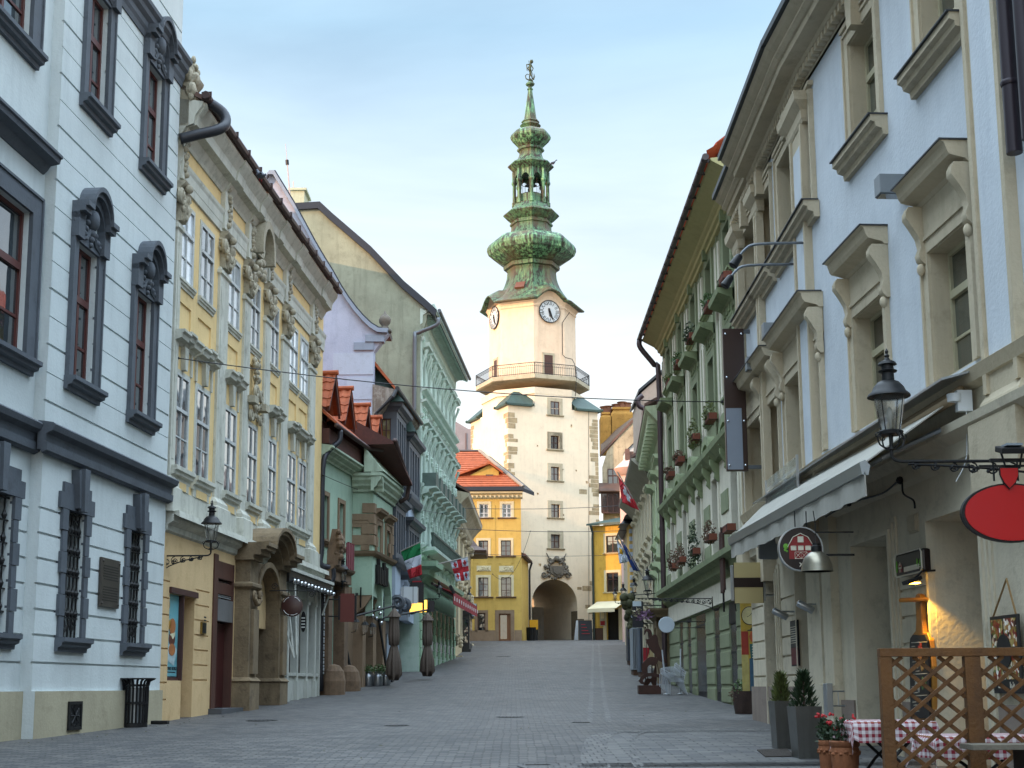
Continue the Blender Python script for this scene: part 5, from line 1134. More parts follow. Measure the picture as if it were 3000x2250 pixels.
def oriel(x0,Y0,pxs,lev,nm):
    """projecting window box seen end on; pxs=(inner column, outer corner, far column) in overview pixels"""
    a=plan(pxs[0],Y0); b=plan(pxs[1],Y0); Yf=Y0*(1106-pxs[1])/(1106-pxs[2])*1.0
    c=(b[0]+(L4.u.x/L4.u.y)*(Yf-Y0),Yf)
    sf_=frame(L4,a,b,1.8); fr_=frame(L4,b,c,1.8)
    for zt,zb,g in lev:
        z1=sf_.P(*zt)[1]; z0=sf_.P(*zb)[1]; h=z1-z0; w_=sf_.L; l_=fr_.L
        sf_.holes=[]; fr_.holes=[]
        sf_.window((w_*.28,w_*.72,z0+h*.1,z1-h*.12),mbr if g else mog,glassmat('painted_reflection_glass','8a7c52',var=.6) if g else gl2,depth=.05,bars=1,rows=(.25,.5,.75),fr=.05,thick=.06)  # yellowish reflection of the end pane is put into its base colour
        sf_.wall(mog,0,w_,z0,z1,name='oriel_side_wall',side=[(0,w_,.16,l_,z0,z1)])
        for k in range(4):
            fr_.window((l_*(.05+k*.235),l_*(.05+k*.235+.17),z0+h*.12,z1-h*.1),mog,gl2,depth=.06,bars=0,rows=(.33,.66),fr=.05)
        fr_.wall(mog,0,l_,z0,z1,name='oriel_front_wall')
        MB().mould(-.0,w_,z1,[(.04,0),(.1,.1),(.25,.2),(.28,.35)],ret=True).build('oriel_cornice',mog,sf_.o); MB().mould(0,l_,z1,[(.04,0),(.1,.1),(.25,.2),(.28,.35)],ret=True).build('oriel_cornice',mog,fr_.o)
        MB().mould(0,w_,z0-.35,[(.0,0),(.12,.2),(.15,.35)],ret=True).build('oriel_ledge',mog,sf_.o); MB().mould(0,l_,z0-.35,[(.0,0),(.12,.2),(.15,.35)]).build('oriel_ledge',mog,fr_.o)
    z1=sf_.P(*lev[0][0])[1]+.36; w_=sf_.L; l_=fr_.L
    MB().loft([[(-.1,-.4,z1),(w_+.35,-.4,z1),(w_+.35,l_+.3,z1),(-.1,l_+.3,z1)],[(-.1,.1,z1+1.5),(.05,.1,z1+1.5),(.05,l_-.3,z1+1.2),(-.1,l_-.3,z1+1.2)]]).build('oriel_roof',mroofg,sf_.o)
    # solid wall between the glazed boxes
    zz1=sf_.P(*lev[0][1])[1]; zz0=sf_.P(*lev[-1][0])[1] if len(lev)>1 else zz1-2.2
    MB().box(0,w_-.02,.02,l_-.1,sf_.P(*lev[-1][1])[1]-2.2,zz1).build('oriel_core',mwl,sf_.o)
    absorb(sf_); absorb(fr_)
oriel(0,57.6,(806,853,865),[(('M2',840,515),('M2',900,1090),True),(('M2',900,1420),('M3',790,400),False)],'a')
oriel(0,61.2,(862,881,894),[(('M2',1010,800),('M2',1020,1320),False),(('M2',1010,1620),('M3',900,520),False)],'b')
# grey scroll consoles and fluted shop pilasters below
m=MB(); zc_=L4.P('M3',700,960)[1]; z0_=gz(58)-1.8-.3
for k in range(7): m.box(.3+k*.42,.55+k*.42,-.2,.02,z0_,zc_-.5)
m.box(.2,3.4,-.25,.02,zc_-.5,zc_); m.mould(.2,3.4,zc_,[(.25,0),(.4,.1),(.45,.3)],ret=False)
for yy in(.9,2.8,5.0): m.spiral((yy,-.5,zc_+.55),.45,.08,1.5,.14,16,plane='yz',seg=7); m.spiral((yy,-1.0,zc_+.75),.3,.08,1.3,.12,14,plane='yz',seg=7)
m.build('scroll_console',mog,L4.o,auto=50)
# ------------------------------------------------------------ mint green house with the grey-green fire wall
YM=65.0; A=plan(905,YM); B=plan(981,80)
L5=House('mint_house','tall mint green house with rows of window hoods and a plain grey green side wall','building',A,B,2.0); L=L5.L
mmi=plaster('mint_render','b4c5ba',streak=.25,var=.08,dirt='5f8a72',da=.3); mmt=plaster('mint_trim','bccdc2',streak=.35,var=.08,dirt='587a66',da=.3)
mfw=plaster('fire_wall_render','949c8a',streak=.7,var=.2,dirt='6d7263',da=.5); mcu=pbr('dull_copper','46564e',rough=.6,var=.3,metal=.2,scale=20)
fp=[('M1',170,300),('M1',240,342),('M1',390,333),('M1',462,400),('M1',700,605),('M1',900,815),('M1',1040,935),('M1',1100,990)]
W5=[atY(*q,YM) for q in fp]; Mi=L5.M.inverted()
edge_x=A[0]
out=[(W5[0].x-9,1.5),(W5[0].x-9,W5[0].z-8)]+[(p.x,p.z) for p in W5 if p.x<edge_x+.35]; out+=[(edge_x+.3,out[-1][1]-.6),(edge_x,out[-1][1]-1.6),(edge_x,1.5)]
worldpoly('fire_wall',mfw,L5.o,L5.M,out,YM-.02,YM+.5)
# mint rendered lower strip of the side wall
zA=atY('M3',950,870,YM).z; x0=atY('M3',860,1000,YM-.0).x
m=MB().box(x0,A[0]-.0,YM-.12,YM+.2,1.2,zA).box(atY('M2',985,700,YM).x,A[0]+.003,YM-.05,YM-.01,zA,atY('M2',1060,560,YM).z); m.v=[tuple(Mi@Vector(v)) for v in m.v]; m.build('side_wall',mmi,L5.o)
worldpoly('verge_flashing',pbr('dark_sheet_metal','2c2f36'),L5.o,L5.M,[(p.x,p.z+.3) for p in W5]+[(p.x-.1,p.z-.05) for p in W5[::-1]],YM-.2,YM+.9)
zr=W5[2].z
m=MB().loft([[(p.x,y,p.z+.02),(p.x,y,p.z+.3)] for p in W5[::-1] for y in(YM+.5,)],close=False) if False else None
# roof slope towards the street
lo_=L5.loc((W5[-1].x,YM,W5[-1].z)); hi_=L5.loc((W5[3].x,YM,W5[3].z))
MB().loft([[(x,lo_.y,lo_.z+.1),(x,lo_.y,lo_.z+.3),(x,hi_.y,hi_.z+.3),(x,hi_.y,hi_.z)] for x in(.3,L)]).build('roof',pbr('dark_roof_slate','34363c',rough=.7,var=.3),L5.o)
# chimney and aerials
c0=atY('M1',218,325,YM+2); c1=atY('M1',303,245,YM+2); m=MB().box(c0.x,c1.x,YM+1.5,YM+3,c0.z-1,c1.z).box(c0.x-.12,c1.x+.12,YM+1.4,YM+3.1,c1.z,c1.z+.12); m.v=[tuple(Mi@Vector(v)) for v in m.v]; m.build('chimney',plaster('chimney_render','b9bda4',streak=.3),L5.o)
pa=thing('roof_aerial','thin tall white radio aerial rising behind the lavender gable','aerial',atY('M1',208,275,YM-5)); t_=atY('M1',180,-60,YM-5)-pa.location
MB().tube([(0,0,0),t_*.72],.035,5).tube([t_*.72,t_],.015,4).build('mast',pbr('aerial_pole','b9a9a4',rough=.4),pa); MB().tube([t_*.62,t_*.70],.08,8).build('coil',mirn,pa)
pb=thing('roof_aerial','short thin aerial standing on the pale green chimney','aerial',atY('M1',229,235,YM+2)); t_=atY('M1',227,168,YM+2)-pb.location; MB().tube([(0,0,0),t_],.03,5).build('mast',pbr('aerial_pole','b9a9a4'),pb)
# street front
Z=lambda *a: L5.P(*a)[1]
ztip=Z('M1',1110,992,-.8); zden=Z('M1',1040,1060); zh1=Z('M1',1045,1185,-.3); zs1_=Z('M2',1150,300); zh2=Z('M2',1200,590,-.3); zh3=Z('M2',1200,1240,-.4); zb3=zh3-1.2; zbal=Z('M3',1070,350); zgc=Z('M3',1075,490,-.4)
nb=8; bw=L/nb
def storey(zt,zb,rt,ov=.0,hoodz=.35,con=True,nm='w'):
    for k in range(nb):
        c=bw*(k+.5); r=(c-.42,c+.42,zb,zt)
        o=L5.window(r,mmt,gl2,depth=.14,bars=1,rows=(.62,),fr=.05,surround=(.16,.06,mmt),sill=(.2,.18,.16,mmt))
        h=MB(); h.mould(c-.72,c+.72,zt+hoodz,[(.08,0),(.12,.08),(.4,.16),(.42,.3),(.46,.34)],ret=False)
        for s_ in(-1,1): h.tube([(c+s_*.66,-.3,zt+hoodz-.02),(c+s_*.66,-.24,zt+.1),(c+s_*.66,-.1,zt-.25),(c+s_*.66,-.05,zt-.6)],.09,6,.05)
        h.build('bracketed_hood',mmt,o,auto=40)
    for k in range(nb+1):
        c=min(max(bw*k,.2),L-.2); q=MB(); q.box(c-.2,c+.2,-.06,.02,zb-.6,zt+.9); q.mould(c-.2,c+.2,zt+.7,[(.05,0),(.16,.1),(.18,.25)],ret=False); q.build('pilaster',mmt,L5.o)
storey(zh1-.45,zh1-3.0,0); storey(zh2-.45,zh2-3.2,0); storey(zh3-.55,zh3-3.1,0)
L5.wall(mmi,0,L,-.8,ztip,side=[(0,L,.5,9,-.8,ztip),(0,L,.001,.5,ztip-.02,ztip),(0,.02,.001,.5,-.8,ztip)])
MB().px([(.02,zden-.5),(-.1,zden-.4),(-.12,zden),(-.3,zden+.1),(-.34,zden+.3),(-.7,zden+.55),(-.8,ztip-.15),(-.85,ztip),(.02,ztip+.2)],-.05,L).build('cornice',mmt,L5.o)
m=MB(); k=.1
while k<L: m.box(k,k+.14,-.52,-.1,zden+.05,zden+.36); k+=.34
m.build('dentil_course',mmt,L5.o)
MB().tube([(-.1,-.95,ztip+.05),(L,-.95,ztip+.05)],.1,8).build('gutter',pbr('grey_gutter','5a5f63',rough=.5,metal=.4),L5.o)
m=MB(); pts=[('M1',1105,1000),('M1',1100,1040),('M1',985,1090),('M1',965,1120),('M1',962,1500),('M1',955,1570),('M1',905,1605)]
m.tube(smooth([tuple(Mi@(atY(*q,YM-.6 if i<2 else YM-.25))) for i,q in enumerate(pts)],3),.1,8).build('downpipe',pbr('zinc_downpipe','6a6f74',rough=.45,metal=.4),L5.o,smooth=True)
for z,h in((zs1_,.25),(zh2+1.0,.2),(zbal,.25)): MB().mould(0,L,z,[(.05,0),(.12,h*.3),(.3,h*.6),(.34,h)],ret=False).build('string_course',mmt,L5.o)
# copper roofed balcony boxes on the third level
for k in range(nb):
    c=bw*(k+.5); o=MB(); o.py([(c-.62,zh3+.25),(c+.62,zh3+.25),(c+.5,zh3+.95),(c-.5,zh3+.95)],-.75,.02); o.build('copper_hood',mcu,L5.o); MB().mould(c-.68,c+.68,zh3+.0,[(.2,0),(.5,.15),(.78,.2),(.8,.26)],ret=False).build('hood_base',mmt,L5.o)
MB().px([(.02,zbal-.1),(-.7,zbal),(-.72,zbal+.15),(.02,zbal+.15)],.2,L-.2).build('balcony_slab',mmt,L5.o)
m=MB(); k=.3
while k<L-.2: m.lathe([(.05,0),(.1,.2),(.05,.4),(.08,.6)],k,-.6,6,0,zbal+.15); k+=.3
m.box(.2,L-.2,-.68,-.52,zbal+.75,zbal+.85).build('balustrade',mcu,L5.o,auto=40)
# carved swags between the storeys
rnd=random.Random(3)
for k in range(nb+1):
    c=min(max(bw*k,.2),L-.2)
    for z in(zh3-1.0,zh3-2.6,zh2-1.2):
        m=MB()
        for j in range(4): m.ball((c+rnd.uniform(-.06,.06),-.1,z-j*.11),.1,5,4)
        m.build('carved_drop',mmt,L5.o)
# shop level
mmg=plaster('bright_green_render','9bb89c',streak=.2,var=.08,dirt='4d7a58',da=.25)
zg0=-.8
for k in range(nb+1):
    m=MB()
    c=min(max(bw*k,.28),L-.28)
    for j in range(9):
        z=zg0+.6+j*.42+.0
        if z<zgc-1.6: m.box(c-.3+.02*(j%2),c+.3-.02*(j%2),-.07-.02*(j%2),.02,z,z+.38)
    m.box(c-.34,c+.34,-.11,.02,zg0,zg0+1.4); m.build('rusticated_pier',mmg,L5.o)
m=MB(); m.box(0,L,-.1,.02,zgc-1.5,zgc-.7).mould(0,L,zgc-.5,[(.1,0),(.3,.2),(.5,.3),(.55,.5)],ret=True); m.build('shop_cornice',mmg,L5.o)
for k in range(nb): c=bw*(k+.5); MB().box(c-.52,c+.52,-.03,.0,1.2,zgc-1.6).build('shop_window',mdg,L5.o)
MB().mould(.0,1.0,zgc-.2,[(.3,0),(.6,.25),(.9,.35),(.95,.6)],ret=True).build('corner_capital',mmg,L5.o)
# red awning strip
aw=thing('red_awning','long rolled up red awning under the cornice of the mint house','awning',L5.world((.9,-.5,zgc-1.0)),L5.ang); mra=pbr('red_canvas','8d1a24',rough=.8,var=.2,scale=20); zd=-.9
l_=L-1.4
MB().loft([[(x,-.9,-.5),(x,-.92,-.5),(x,-.92,.1),(x,-.0,.5),(x,-.0,.46),(x,-.9,.06)] for x in(1.2,l_)]).build('valance',mra,aw)
m=MB(); 
for k in range(int(l_/1.1)): m.box(1.5+k*1.1,1.8+k*1.1,-.935,-.921,-.3,-.1)
m.build('white_print',pbr('white_print','c7c5c2',rough=.7),aw); MB().tube([(-.3,-.95,.25),(1.3,-.92,.1)],.09,8).tube([(0,-.0,.45),(l_,-.0,.45)],.07,8).build('roller',mirn,aw)
# ------------------------------------------------------------ cream baroque house
A=plan(981,80.2); B=plan(1016,98)
L6=House('cream_house','narrow cream baroque house squeezed between the mint house and the yellow corner house','building',A,B,3.0); L=L6.L
mcr=plaster('cream_render','c7b795',streak=.4,var=.12,dirt='7c6c4e',da=.35); mct=plaster('cream_trim','b9ad95',streak=.6,var=.2,dirt='574d3e',da=.5)
zt=L6.P('Q5',110,10,-.6)[1]; ze_=L6.P('Q5',262,215,-.8)[1]; zt=(zt+ze_)/2
for lv in range(3):
    for k in range(4):
        c=L*(k+.5)/4; z=zt-3.0-lv*3.9; L6.window((c-.5,c+.5,z-1.4,z+.7),mct,gl2,depth=.14,rows=(.6,),surround=(.2,.07,mct),hood=(.35,.2,.3,.4,mct),sill=(.3,.2,.2,mct))
L6.wall(mcr,0,L,-1,zt,side=[(0,L,4,38,-1,zt+2.6),(0,L,.4,8,-1,zt),(0,.02,.001,.4,-1,zt),(0,L,.001,.4,zt-.02,zt),(L-.02,L,.001,.4,-1,zt)])  # deep rear block is unseen, added to shade the corner house and lower tower
MB().px([(.02,zt-1.3),(-.15,zt-1.1),(-.2,zt-.8),(-.6,zt-.3),(-.85,zt-.1),(-.9,zt+.1),(.02,zt+.3)],0,L).build('cornice',mct,L6.o)
MB().loft([[(x,-.9,zt+.1),(x,-.9,zt+.25),(x,5,zt+4),(x,5,zt+3.7)] for x in(0,L)]).build('roof',mtile,L6.o)
rnd=random.Random(5)
for k in range(5):
    for z in(zt-1.5,zt-5,zt-8.5):
        m=MB()
        for j in range(3): m.ball((L*k/4+rnd.uniform(-.1,.1),-.12,z-.2*j),.16,5,4)
        m.build('carved_drop',mct,L6.o)
MB().box(-.1,2.2,-1.3,-.1,zt-9.2,zt-5.8).py([(-.25,zt-5.8),(2.35,zt-5.8),(1.8,zt-4.9),(1.0,zt-4.2),(.3,zt-4.9)],-1.4,0).build('bay_window',plaster('ochre_render','cf9f48',streak=.2),L6.o) if False else None
# small ochre oriel of the house beyond
p=plan(992,100); Z6=gz(100)
o6=thing('ochre_corner_house','narrow ochre house corner with a bell shaped brown roof beside the cream house','building',(p[0]-1,100,Z6-.3)); moc=plaster('ochre_render','c2a060',streak=.3,dirt='7a5a2a')
q0=atY('Q5',130,700,100); q1=atY('Q5',235,700,100); zt=q0.z-(Z6-.3); z1=atY('Q5',150,555,100).z-(Z6-.3); xo=o6.location.x
MB().box(q0.x-xo-1,q1.x-xo,0,5,0,zt).build('wall',moc,o6)
c=(q0.x+q1.x)/2-xo-.4; MB().loft([[(c-w_,y0,z),(c+w_,y0,z),(c+w_,5,z),(c-w_,5,z)] for w_,y0,z in((2.1,-.45,zt),(2.15,-.5,zt+.15),(1.5,.1,zt+.5),(.9,.6,zt+1.3),(.5,1.4,z1-.2),(.45,1.6,z1))]).build('bell_roof',pbr('brown_copper_roof','4c362e',rough=.6,var=.3),o6)
w1=atY('Q5',140,1015,100); w2=atY('Q5',183,965,100); f_=MB().box(w1.x-xo,w2.x-xo,-.05,0,w1.z-Z6+.3,w2.z-Z6+.3).build('window',mwhite,o6); MB().box(w1.x-xo+.08,w2.x-xo-.08,-.07,-.05,w1.z-Z6+.38,w2.z-Z6+.22).build('pane',gl2,f_)
# dark kiosk box
p0=atY('Q5',95,1600,88); p1=atY('Q5',205,1290,90); kb=thing('display_kiosk','dark glazed display box on a ledge in front of the cream house','kiosk',(p0.x,88,p0.z)); w_=plan(1010,91)[0]-p0.x-.1; h=p1.z-p0.z
MB().box(0,1.0,0,6,.0,h).box(-.1,1.15,-.1,6.2,h,h+.25).box(-.1,1.1,-.1,6.1,-.2,0).build('cabinet',pbr('dark_kiosk_paint','1d1f22',rough=.4),kb); MB().box(1.0,1.02,.3,5.7,.4,h-.3).box(.1,.9,-.02,0,.4,h-.3).build('pane',mglass,kb); MB().box(-.0,.9,.1,5.9,-1.6,-.2).build('brick_base',pbr('kiosk_base','4a352b',rough=.9,var=.3),kb)
# ------------------------------------------------------------ yellow corner house by the gate
A=plan(1000,108); B=plan(1128,108); 
L7=House('yellow_corner_house','four storey mustard yellow house with orange tiled roof left of the gate tower','building',A,B,5.0); L=L7.L; rc=L7.rc
myl=plaster('mustard_render','c0a158',streak=.3,var=.1,dirt='7d6a35',da=.3); mcs=plaster('cream_window_stone','c9bd9b',streak=.2,var=.1); mbrw=pbr('brown_window_wood','4a2c22')
rs=[rc('Q5',333,364,419,238),rc('Q5',547,378,632,248),rc('Q5',325,725,415,580),rc('Q5',535,735,628,590),rc('Q5',323,1108,417,928),rc('Q5',537,1113,631,932)]
for i in(0,2,4):
    a,b=rs[i],rs[i+1]; z0=(a[2]+b[2])/2; z1=(a[3]+b[3])/2; rs[i]=(a[0],a[1],z0,z1); rs[i+1]=(b[0],b[1],z0,z1)
for i,r in enumerate(rs):
    L7.window(r,mwhite if i<2 else mbrw,mglass if i%2 else mglassw,depth=.06 if i<2 else .14,bars=1,rows=(.33,.66),fr=.07 if i<2 else .06,thick=.08 if i<2 else .07,surround=(.2,.03,mcs),sill=(.4,.12,.16,mbs))
sw=rc('Q5',315,1437,388,1262); L7.window(sw,mbrw,mglass,depth=.16,bars=0,rows=(),surround=(.22,.03,mbs),fr=.08)
dr=rc('Q5',516,1523,625,1268); zg=gz(108)-5.0; L7.holes.append((dr[0],dr[1],-.5,dr[3],.3))
d=MB().box(dr[0],dr[0]+.12,.1,.2,zg,dr[3]).box(dr[1]-.3,dr[1],.1,.2,zg,dr[3]).box(dr[0]+.12,dr[1]-.3,.1,.2,dr[3]-.12,dr[3]).box(dr[0]+.12,dr[1]-.3,.1,.2,zg,zg+.15).build('door',pbr('orange_wood_door','6d4423',rough=.5),L7.o); MB().box(dr[0]+.12,dr[1]-.3,.14,.16,zg+.15,dr[3]-.12).build('pane',mglass,d)
MB().box(dr[0]-.3,dr[0],-.04,.02,zg,dr[3]+.28).box(dr[1],dr[1]+.3,-.04,.02,zg,dr[3]+.28).box(dr[0],dr[1],-.04,.02,dr[3],dr[3]+.28).build('surround',mbs,d)
ze=L7.P('Q5',300,190)[1]; ext=[]
for x in(278,487): u=L7.P('Q5',x,700)[0]; ext.append((u-.025,u+.025,2.0,ze-.6,.03))
L7.wall(myl,0,L,-.5,ze,extra=ext,side=[(0,L,.35,9,-.5,ze),(L-.02,L,.001,.35,-.5,ze),(0,.02,.001,.35,-.5,ze)])
MB().box(0,dr[0]-.31,-.03,.0,-.5,zg+.85).build('plinth',mbs,L7.o); MB().box(dr[1]+.31,L,-.03,0,-.5,zg+.85).build('plinth',mbs,L7.o)
for a in(('Q5',308,872,442,820),('Q5',517,880,652,822)):
    r=rc(*a); m=MB().box(r[0],r[1],-.03,.0,r[2],r[3]); rnd=random.Random(2)
    for k in range(40): m.ball((rnd.uniform(r[0]+.1,r[1]-.1),-.04,rnd.uniform(r[2]+.08,r[3]-.08)),.07,5,3)
    m.build('stucco_relief',mcs,L7.o)
for i in(2,3):
    r=rs[i]; MB().box(r[0]-.2,r[1]+.2,-.03,.0,r[2]-.62,r[2]-.15).box(r[0]+.0,r[1]-.0,-.035,.0,r[2]-.78,r[2]-.62).build('apron',myl,L7.o)
MB().px([(.02,ze-.1),(-.12,ze),(-.15,ze+.25),(-.4,ze+.35),(-.42,ze+.5),(.02,ze+.6)],-.2,L+.15).build('cornice',mcs,L7.o); m=MB(); k=0
while k<L: m.box(k,k+.14,-.3,-.1,ze+.02,ze+.22); k+=.36
m.build('dentil_course',mcs,L7.o)
# roof: slope to the street with the right end hipped against the tower
zE=ze+.75; pk=L7.P('T3',240,285,4.2); z_r=pk[1]
sl=Vector((0,4.6,z_r-zE)); hyp=sl.length; xr=pk[0]/L
tiled('roof_slope',mtl2,L7.o,(-1.5,-.45,zE),(1,0,0),sl,L+1.7,hyp,tw=.3,th=.34,lift=.06,clip=lambda t:(0,1-(1-(pk[0]+1.5)/(L+1.7))*t),wave=False)
MB().loft([[(-1.5,y,z),(L+.2+(pk[0]-L-.2)*t,y,z),(L+.2+(pk[0]-L-.2)*t,y+.01,z-.3),(-1.5,y+.01,z-.3)] for t,y,z in((0,-.4,zE-.02),(1,4.15,z_r-.02))]).build('roof_boarding',mdr,L7.o)
MB().box(-1.5,L+.2,-.6,-.35,zE-.2,zE+.12).build('snow_gutter',pbr('dark_sheet_metal','2c2f36'),L7.o)
MB().tube([(L+.2,-.5,zE+.1),(pk[0],4.2,z_r+.1)],.16,6).build('hip_coping',pbr('pale_mortar_coping','8d8378',rough=.9,var=.3),L7.o); MB().tube([(-1.5,4.2,z_r+.08),(pk[0],4.2,z_r+.08)],.12,6).build('ridge_tiles',pbr('dark_ridge','463a38'),L7.o)
MB().loft([[(L+.2,-.4,zE),(L+1.1,.6,zE-.2),(L+1.1,.6,zE-.5),(L+.2,-.4,zE-.3)],[(pk[0],4.2,z_r),(pk[0]+1,4.4,z_r-.4),(pk[0]+1,4.4,z_r-.7),(pk[0],4.2,z_r-.3)]]).build('hip_flashing',pbr('dark_sheet_metal','2c2f36'),L7.o)
# roof dormer
a=L7.P('T3',285,492,1.2); b=L7.P('T3',335,440,1.2); dz=.25; x0,x1=a[0]-.35,b[0]+.45; ap_=L7.P('T3',310,370,1.0)
m=MB().py([(x0-1.5,a[1]+.3),(x0,a[1]-.15),(x1,a[1]-.15),(x1,b[1]+.25),(ap_[0],ap_[1]+.0)],1.1,4); dd_=m.build('roof_dormer',myl,L7.o)
MB().box(a[0],b[0],1.0,1.12,a[1],b[1]).build('window',mbrw,dd_); MB().box(a[0]+.1,(a[0]+b[0])/2-.05,.97,1.0,a[1]+.1,b[1]-.1).box((a[0]+b[0])/2+.05,b[0]-.1,.97,1.0,a[1]+.1,b[1]-.1).build('pane',mglass,dd_)
s1=Vector((x1+.35-ap_[0],0,b[1]+.1-ap_[1])); m=MB().loft([[(ap_[0],y,ap_[1]+.18),(x1+.35,y,b[1]+.22),(x1+.35,y,b[1]+.08),(ap_[0],y,ap_[1]+.02)] for y in(.75,4)]); m.build('dormer_roof',mtl2,dd_)
m=MB().loft([[(ap_[0],y,ap_[1]+.18),(x0-2.1,y,a[1]+.65),(x0-2.1,y,a[1]+.5),(ap_[0],y,ap_[1]+.02)] for y in(.75,4)]); m.build('dormer_slope',mtl2,dd_)
# lower yellow annexe running back to the tower, with its downpipe
a=plan(1128,108.05); b=plan(1143,114.5); f=frame(L7,a,b,5.0); zt=f.P('Q5',735,715)[1]-.25
f.wall(myl,0,f.L,-.5,zt,name='annexe_wall',side=[(0,f.L,.05,.6,-.5,zt)]); MB().px([(.02,zt),(-.35,zt+.05),(-.35,zt+.2),(.5,zt+.5)],.1,f.L+.2).build('annexe_roof',mbr,f.o)
m=MB(); m.tube([(f.L-.2,-.35,zt+.05),(f.L-.1,-.12,zt-.6),(f.L-.1,-.12,0)],.09,8).build('downpipe',pbr('dark_downpipe','33343a'),f.o); absorb(f)
# annexe strip next to the corner in the same plane
# ------------------------------------------------------------ pale blue and cream corner house on the right
PA=plan(1629,30.2); PB=plan(1800,22.6); PC=(PB[0]+.06*12.6,10.0)
R1=House('cream_blue_house','tall pale blue house with cream window frames and shopfronts on the near right','building',PA,PB,.4)
mbl=plaster('pale_blue_render','c0c6cc',streak=.3,var=.09,dirt='8d97a4',da=.2); mcm=plaster('cream_stone_trim','b9ad96',streak=.22,var=.1,dirt='6f6652',da=.3)
mgs2=plaster('ground_floor_cream','c8bfaa',streak=.25,var=.1,dirt='6b6454',da=.35); mrn=pbr('cream_window_frame','a9a286',rough=.5,var=.1); mcap=pbr('lead_capping','3a3c40',rough=.5,metal=.3,var=.2)
gl3=glassmat('right_house_glass','2a302c')
LF=R1.L; R2=frame(R1,PB,PC,.4); LN=R2.L
zgf=2.85+0*LF      # top of the shop storey is taken from the awning line below
zshop=R1.P('R5',320,1310)[1]; zshopN=R2.P('R5',1500,690)[1]
zfirst=(zshop+zshopN)/2
def full_window(f,r,hood=True,big=False,con=True):
    x0,x1,z0,z1=r
    o=f.window(r,mrn,gl3,depth=.24,bars=1,rows=(.32,),transom=.66,thick=.07,fr=.07,surround=(.17,.04,mcm,.05),sill=(.34,.3,.26,mcm) if not hood else None)
    x0_,x1_,zz0_,zz1_=r; MB().box(x0_-.001,x0_+.012,.0,.25,zz0_,zz1_).box(x1_-.012,x1_+.001,.0,.25,zz0_,zz1_).box(x0_,x1_,.0,.33,zz1_-.012,zz1_+.001).box(x0_,x1_,.0,.33,zz0_-.001,zz0_+.012).build('reveal',mcm,o)
    m=MB()
    if hood:
        h0=z1+.66; m.box(x0-.2,x1+.26,-.05,.02,z1+.22,h0); m.mould(x0-.16,x1+.3,h0,[(.06,0),(.1,.04),(.3,.09),(.33,.14),(.36,.24),(.41,.27)],ret=False)
        m.build('hood',mcm,o); MB().box(x0-.18,x1+.32,-.43,.0,h0+.27,h0+.29).build('lead_capping',mcap,o)
        for s_,xx in((-1,x0-.12),(1,x1+.2)):
            c=MB(); c.loft([[(xx-.08,y0,z),(xx+.08,y0,z),(xx+.08,0,z),(xx-.08,0,z)] for y0,z in((-.24,h0),(-.28,h0-.08),(-.28,h0-.16),(-.2,h0-.28),(-.12,h0-.42),(-.09,h0-.56),(-.13,h0-.66),(-.11,h0-.74),(-.05,h0-.8))]); c.spiral((xx,-.2,h0-.14),.08,.02,1.3,.03,10,plane='yz'); c.ball((xx,-.08,h0-.86),.06,7,5,(1,1,1.5)); c.build('scroll_bracket',mcm,o,auto=50)
    else:
        MB().box(x0-.36,x1+.36,-.3,.0,z0,z0+.02).build('lead_capping',mcap,o)
        xc=(x0+x1)/2; k=MB(); k.py([(xc-.1,z1-.02),(xc+.1,z1-.02),(xc+.16,z1+.5),(xc-.16,z1+.5)],-.2,.02); k.box(x0-.26,x1+.26,-.08,.02,z1+.28,z1+.36); k.build('keystone',mcm,o)
    return o
# first floor openings (bottom left, top right at the wall plane)
F1=[R1.rc('R5',108,1440,178,855),R1.rc('R5',222,1380,270,735),R1.rc('R5',345,1250,520,395)]
n1=[R2.rc('R5',765,930,905,5),R2.rc('R5',1235,700,1425,-185)]
z0=R2.P('R5',1205,745)[1]; z0=sum(r[2] for r in n1)/2; z1=sum(r[3] for r in n1)/2
zz0=R1.P('R5',400,1215)[1]; zt1=R1.P('R5',520,395)[1]
print('R1 first', F1,n1,zshop,zshopN)
F1=[(r[0],r[1],z0,z1) for r in F1]; n1=[(r[0],r[1],z0,z1) for r in n1]
f2=[R1.rc('R5',130,300,160,-60),R1.rc('R4',190,1600,235,1180),R1.rc('R4',360,1390,412,690)]
n2=[R2.rc('R4',690,890,800,40),R2.rc('R4',1090,440,1255,-330)]
print('R1 second',f2,n2)
zz=n2[0][2]; z2a=sum(r[2] for r in n2)/2; z2b=n2[0][3]
z2a=n2[0][2]; f2=[(a[0],a[1],z2a,z2b) for a in F1]; n2=[(r[0],r[1],z2a,z2b) for r in n2]
for r in F1: full_window(R1,r)
for r in n1: full_window(R2,r)
for r in f2: full_window(R1,r,False)
for r in n2: full_window(R2,r,False)
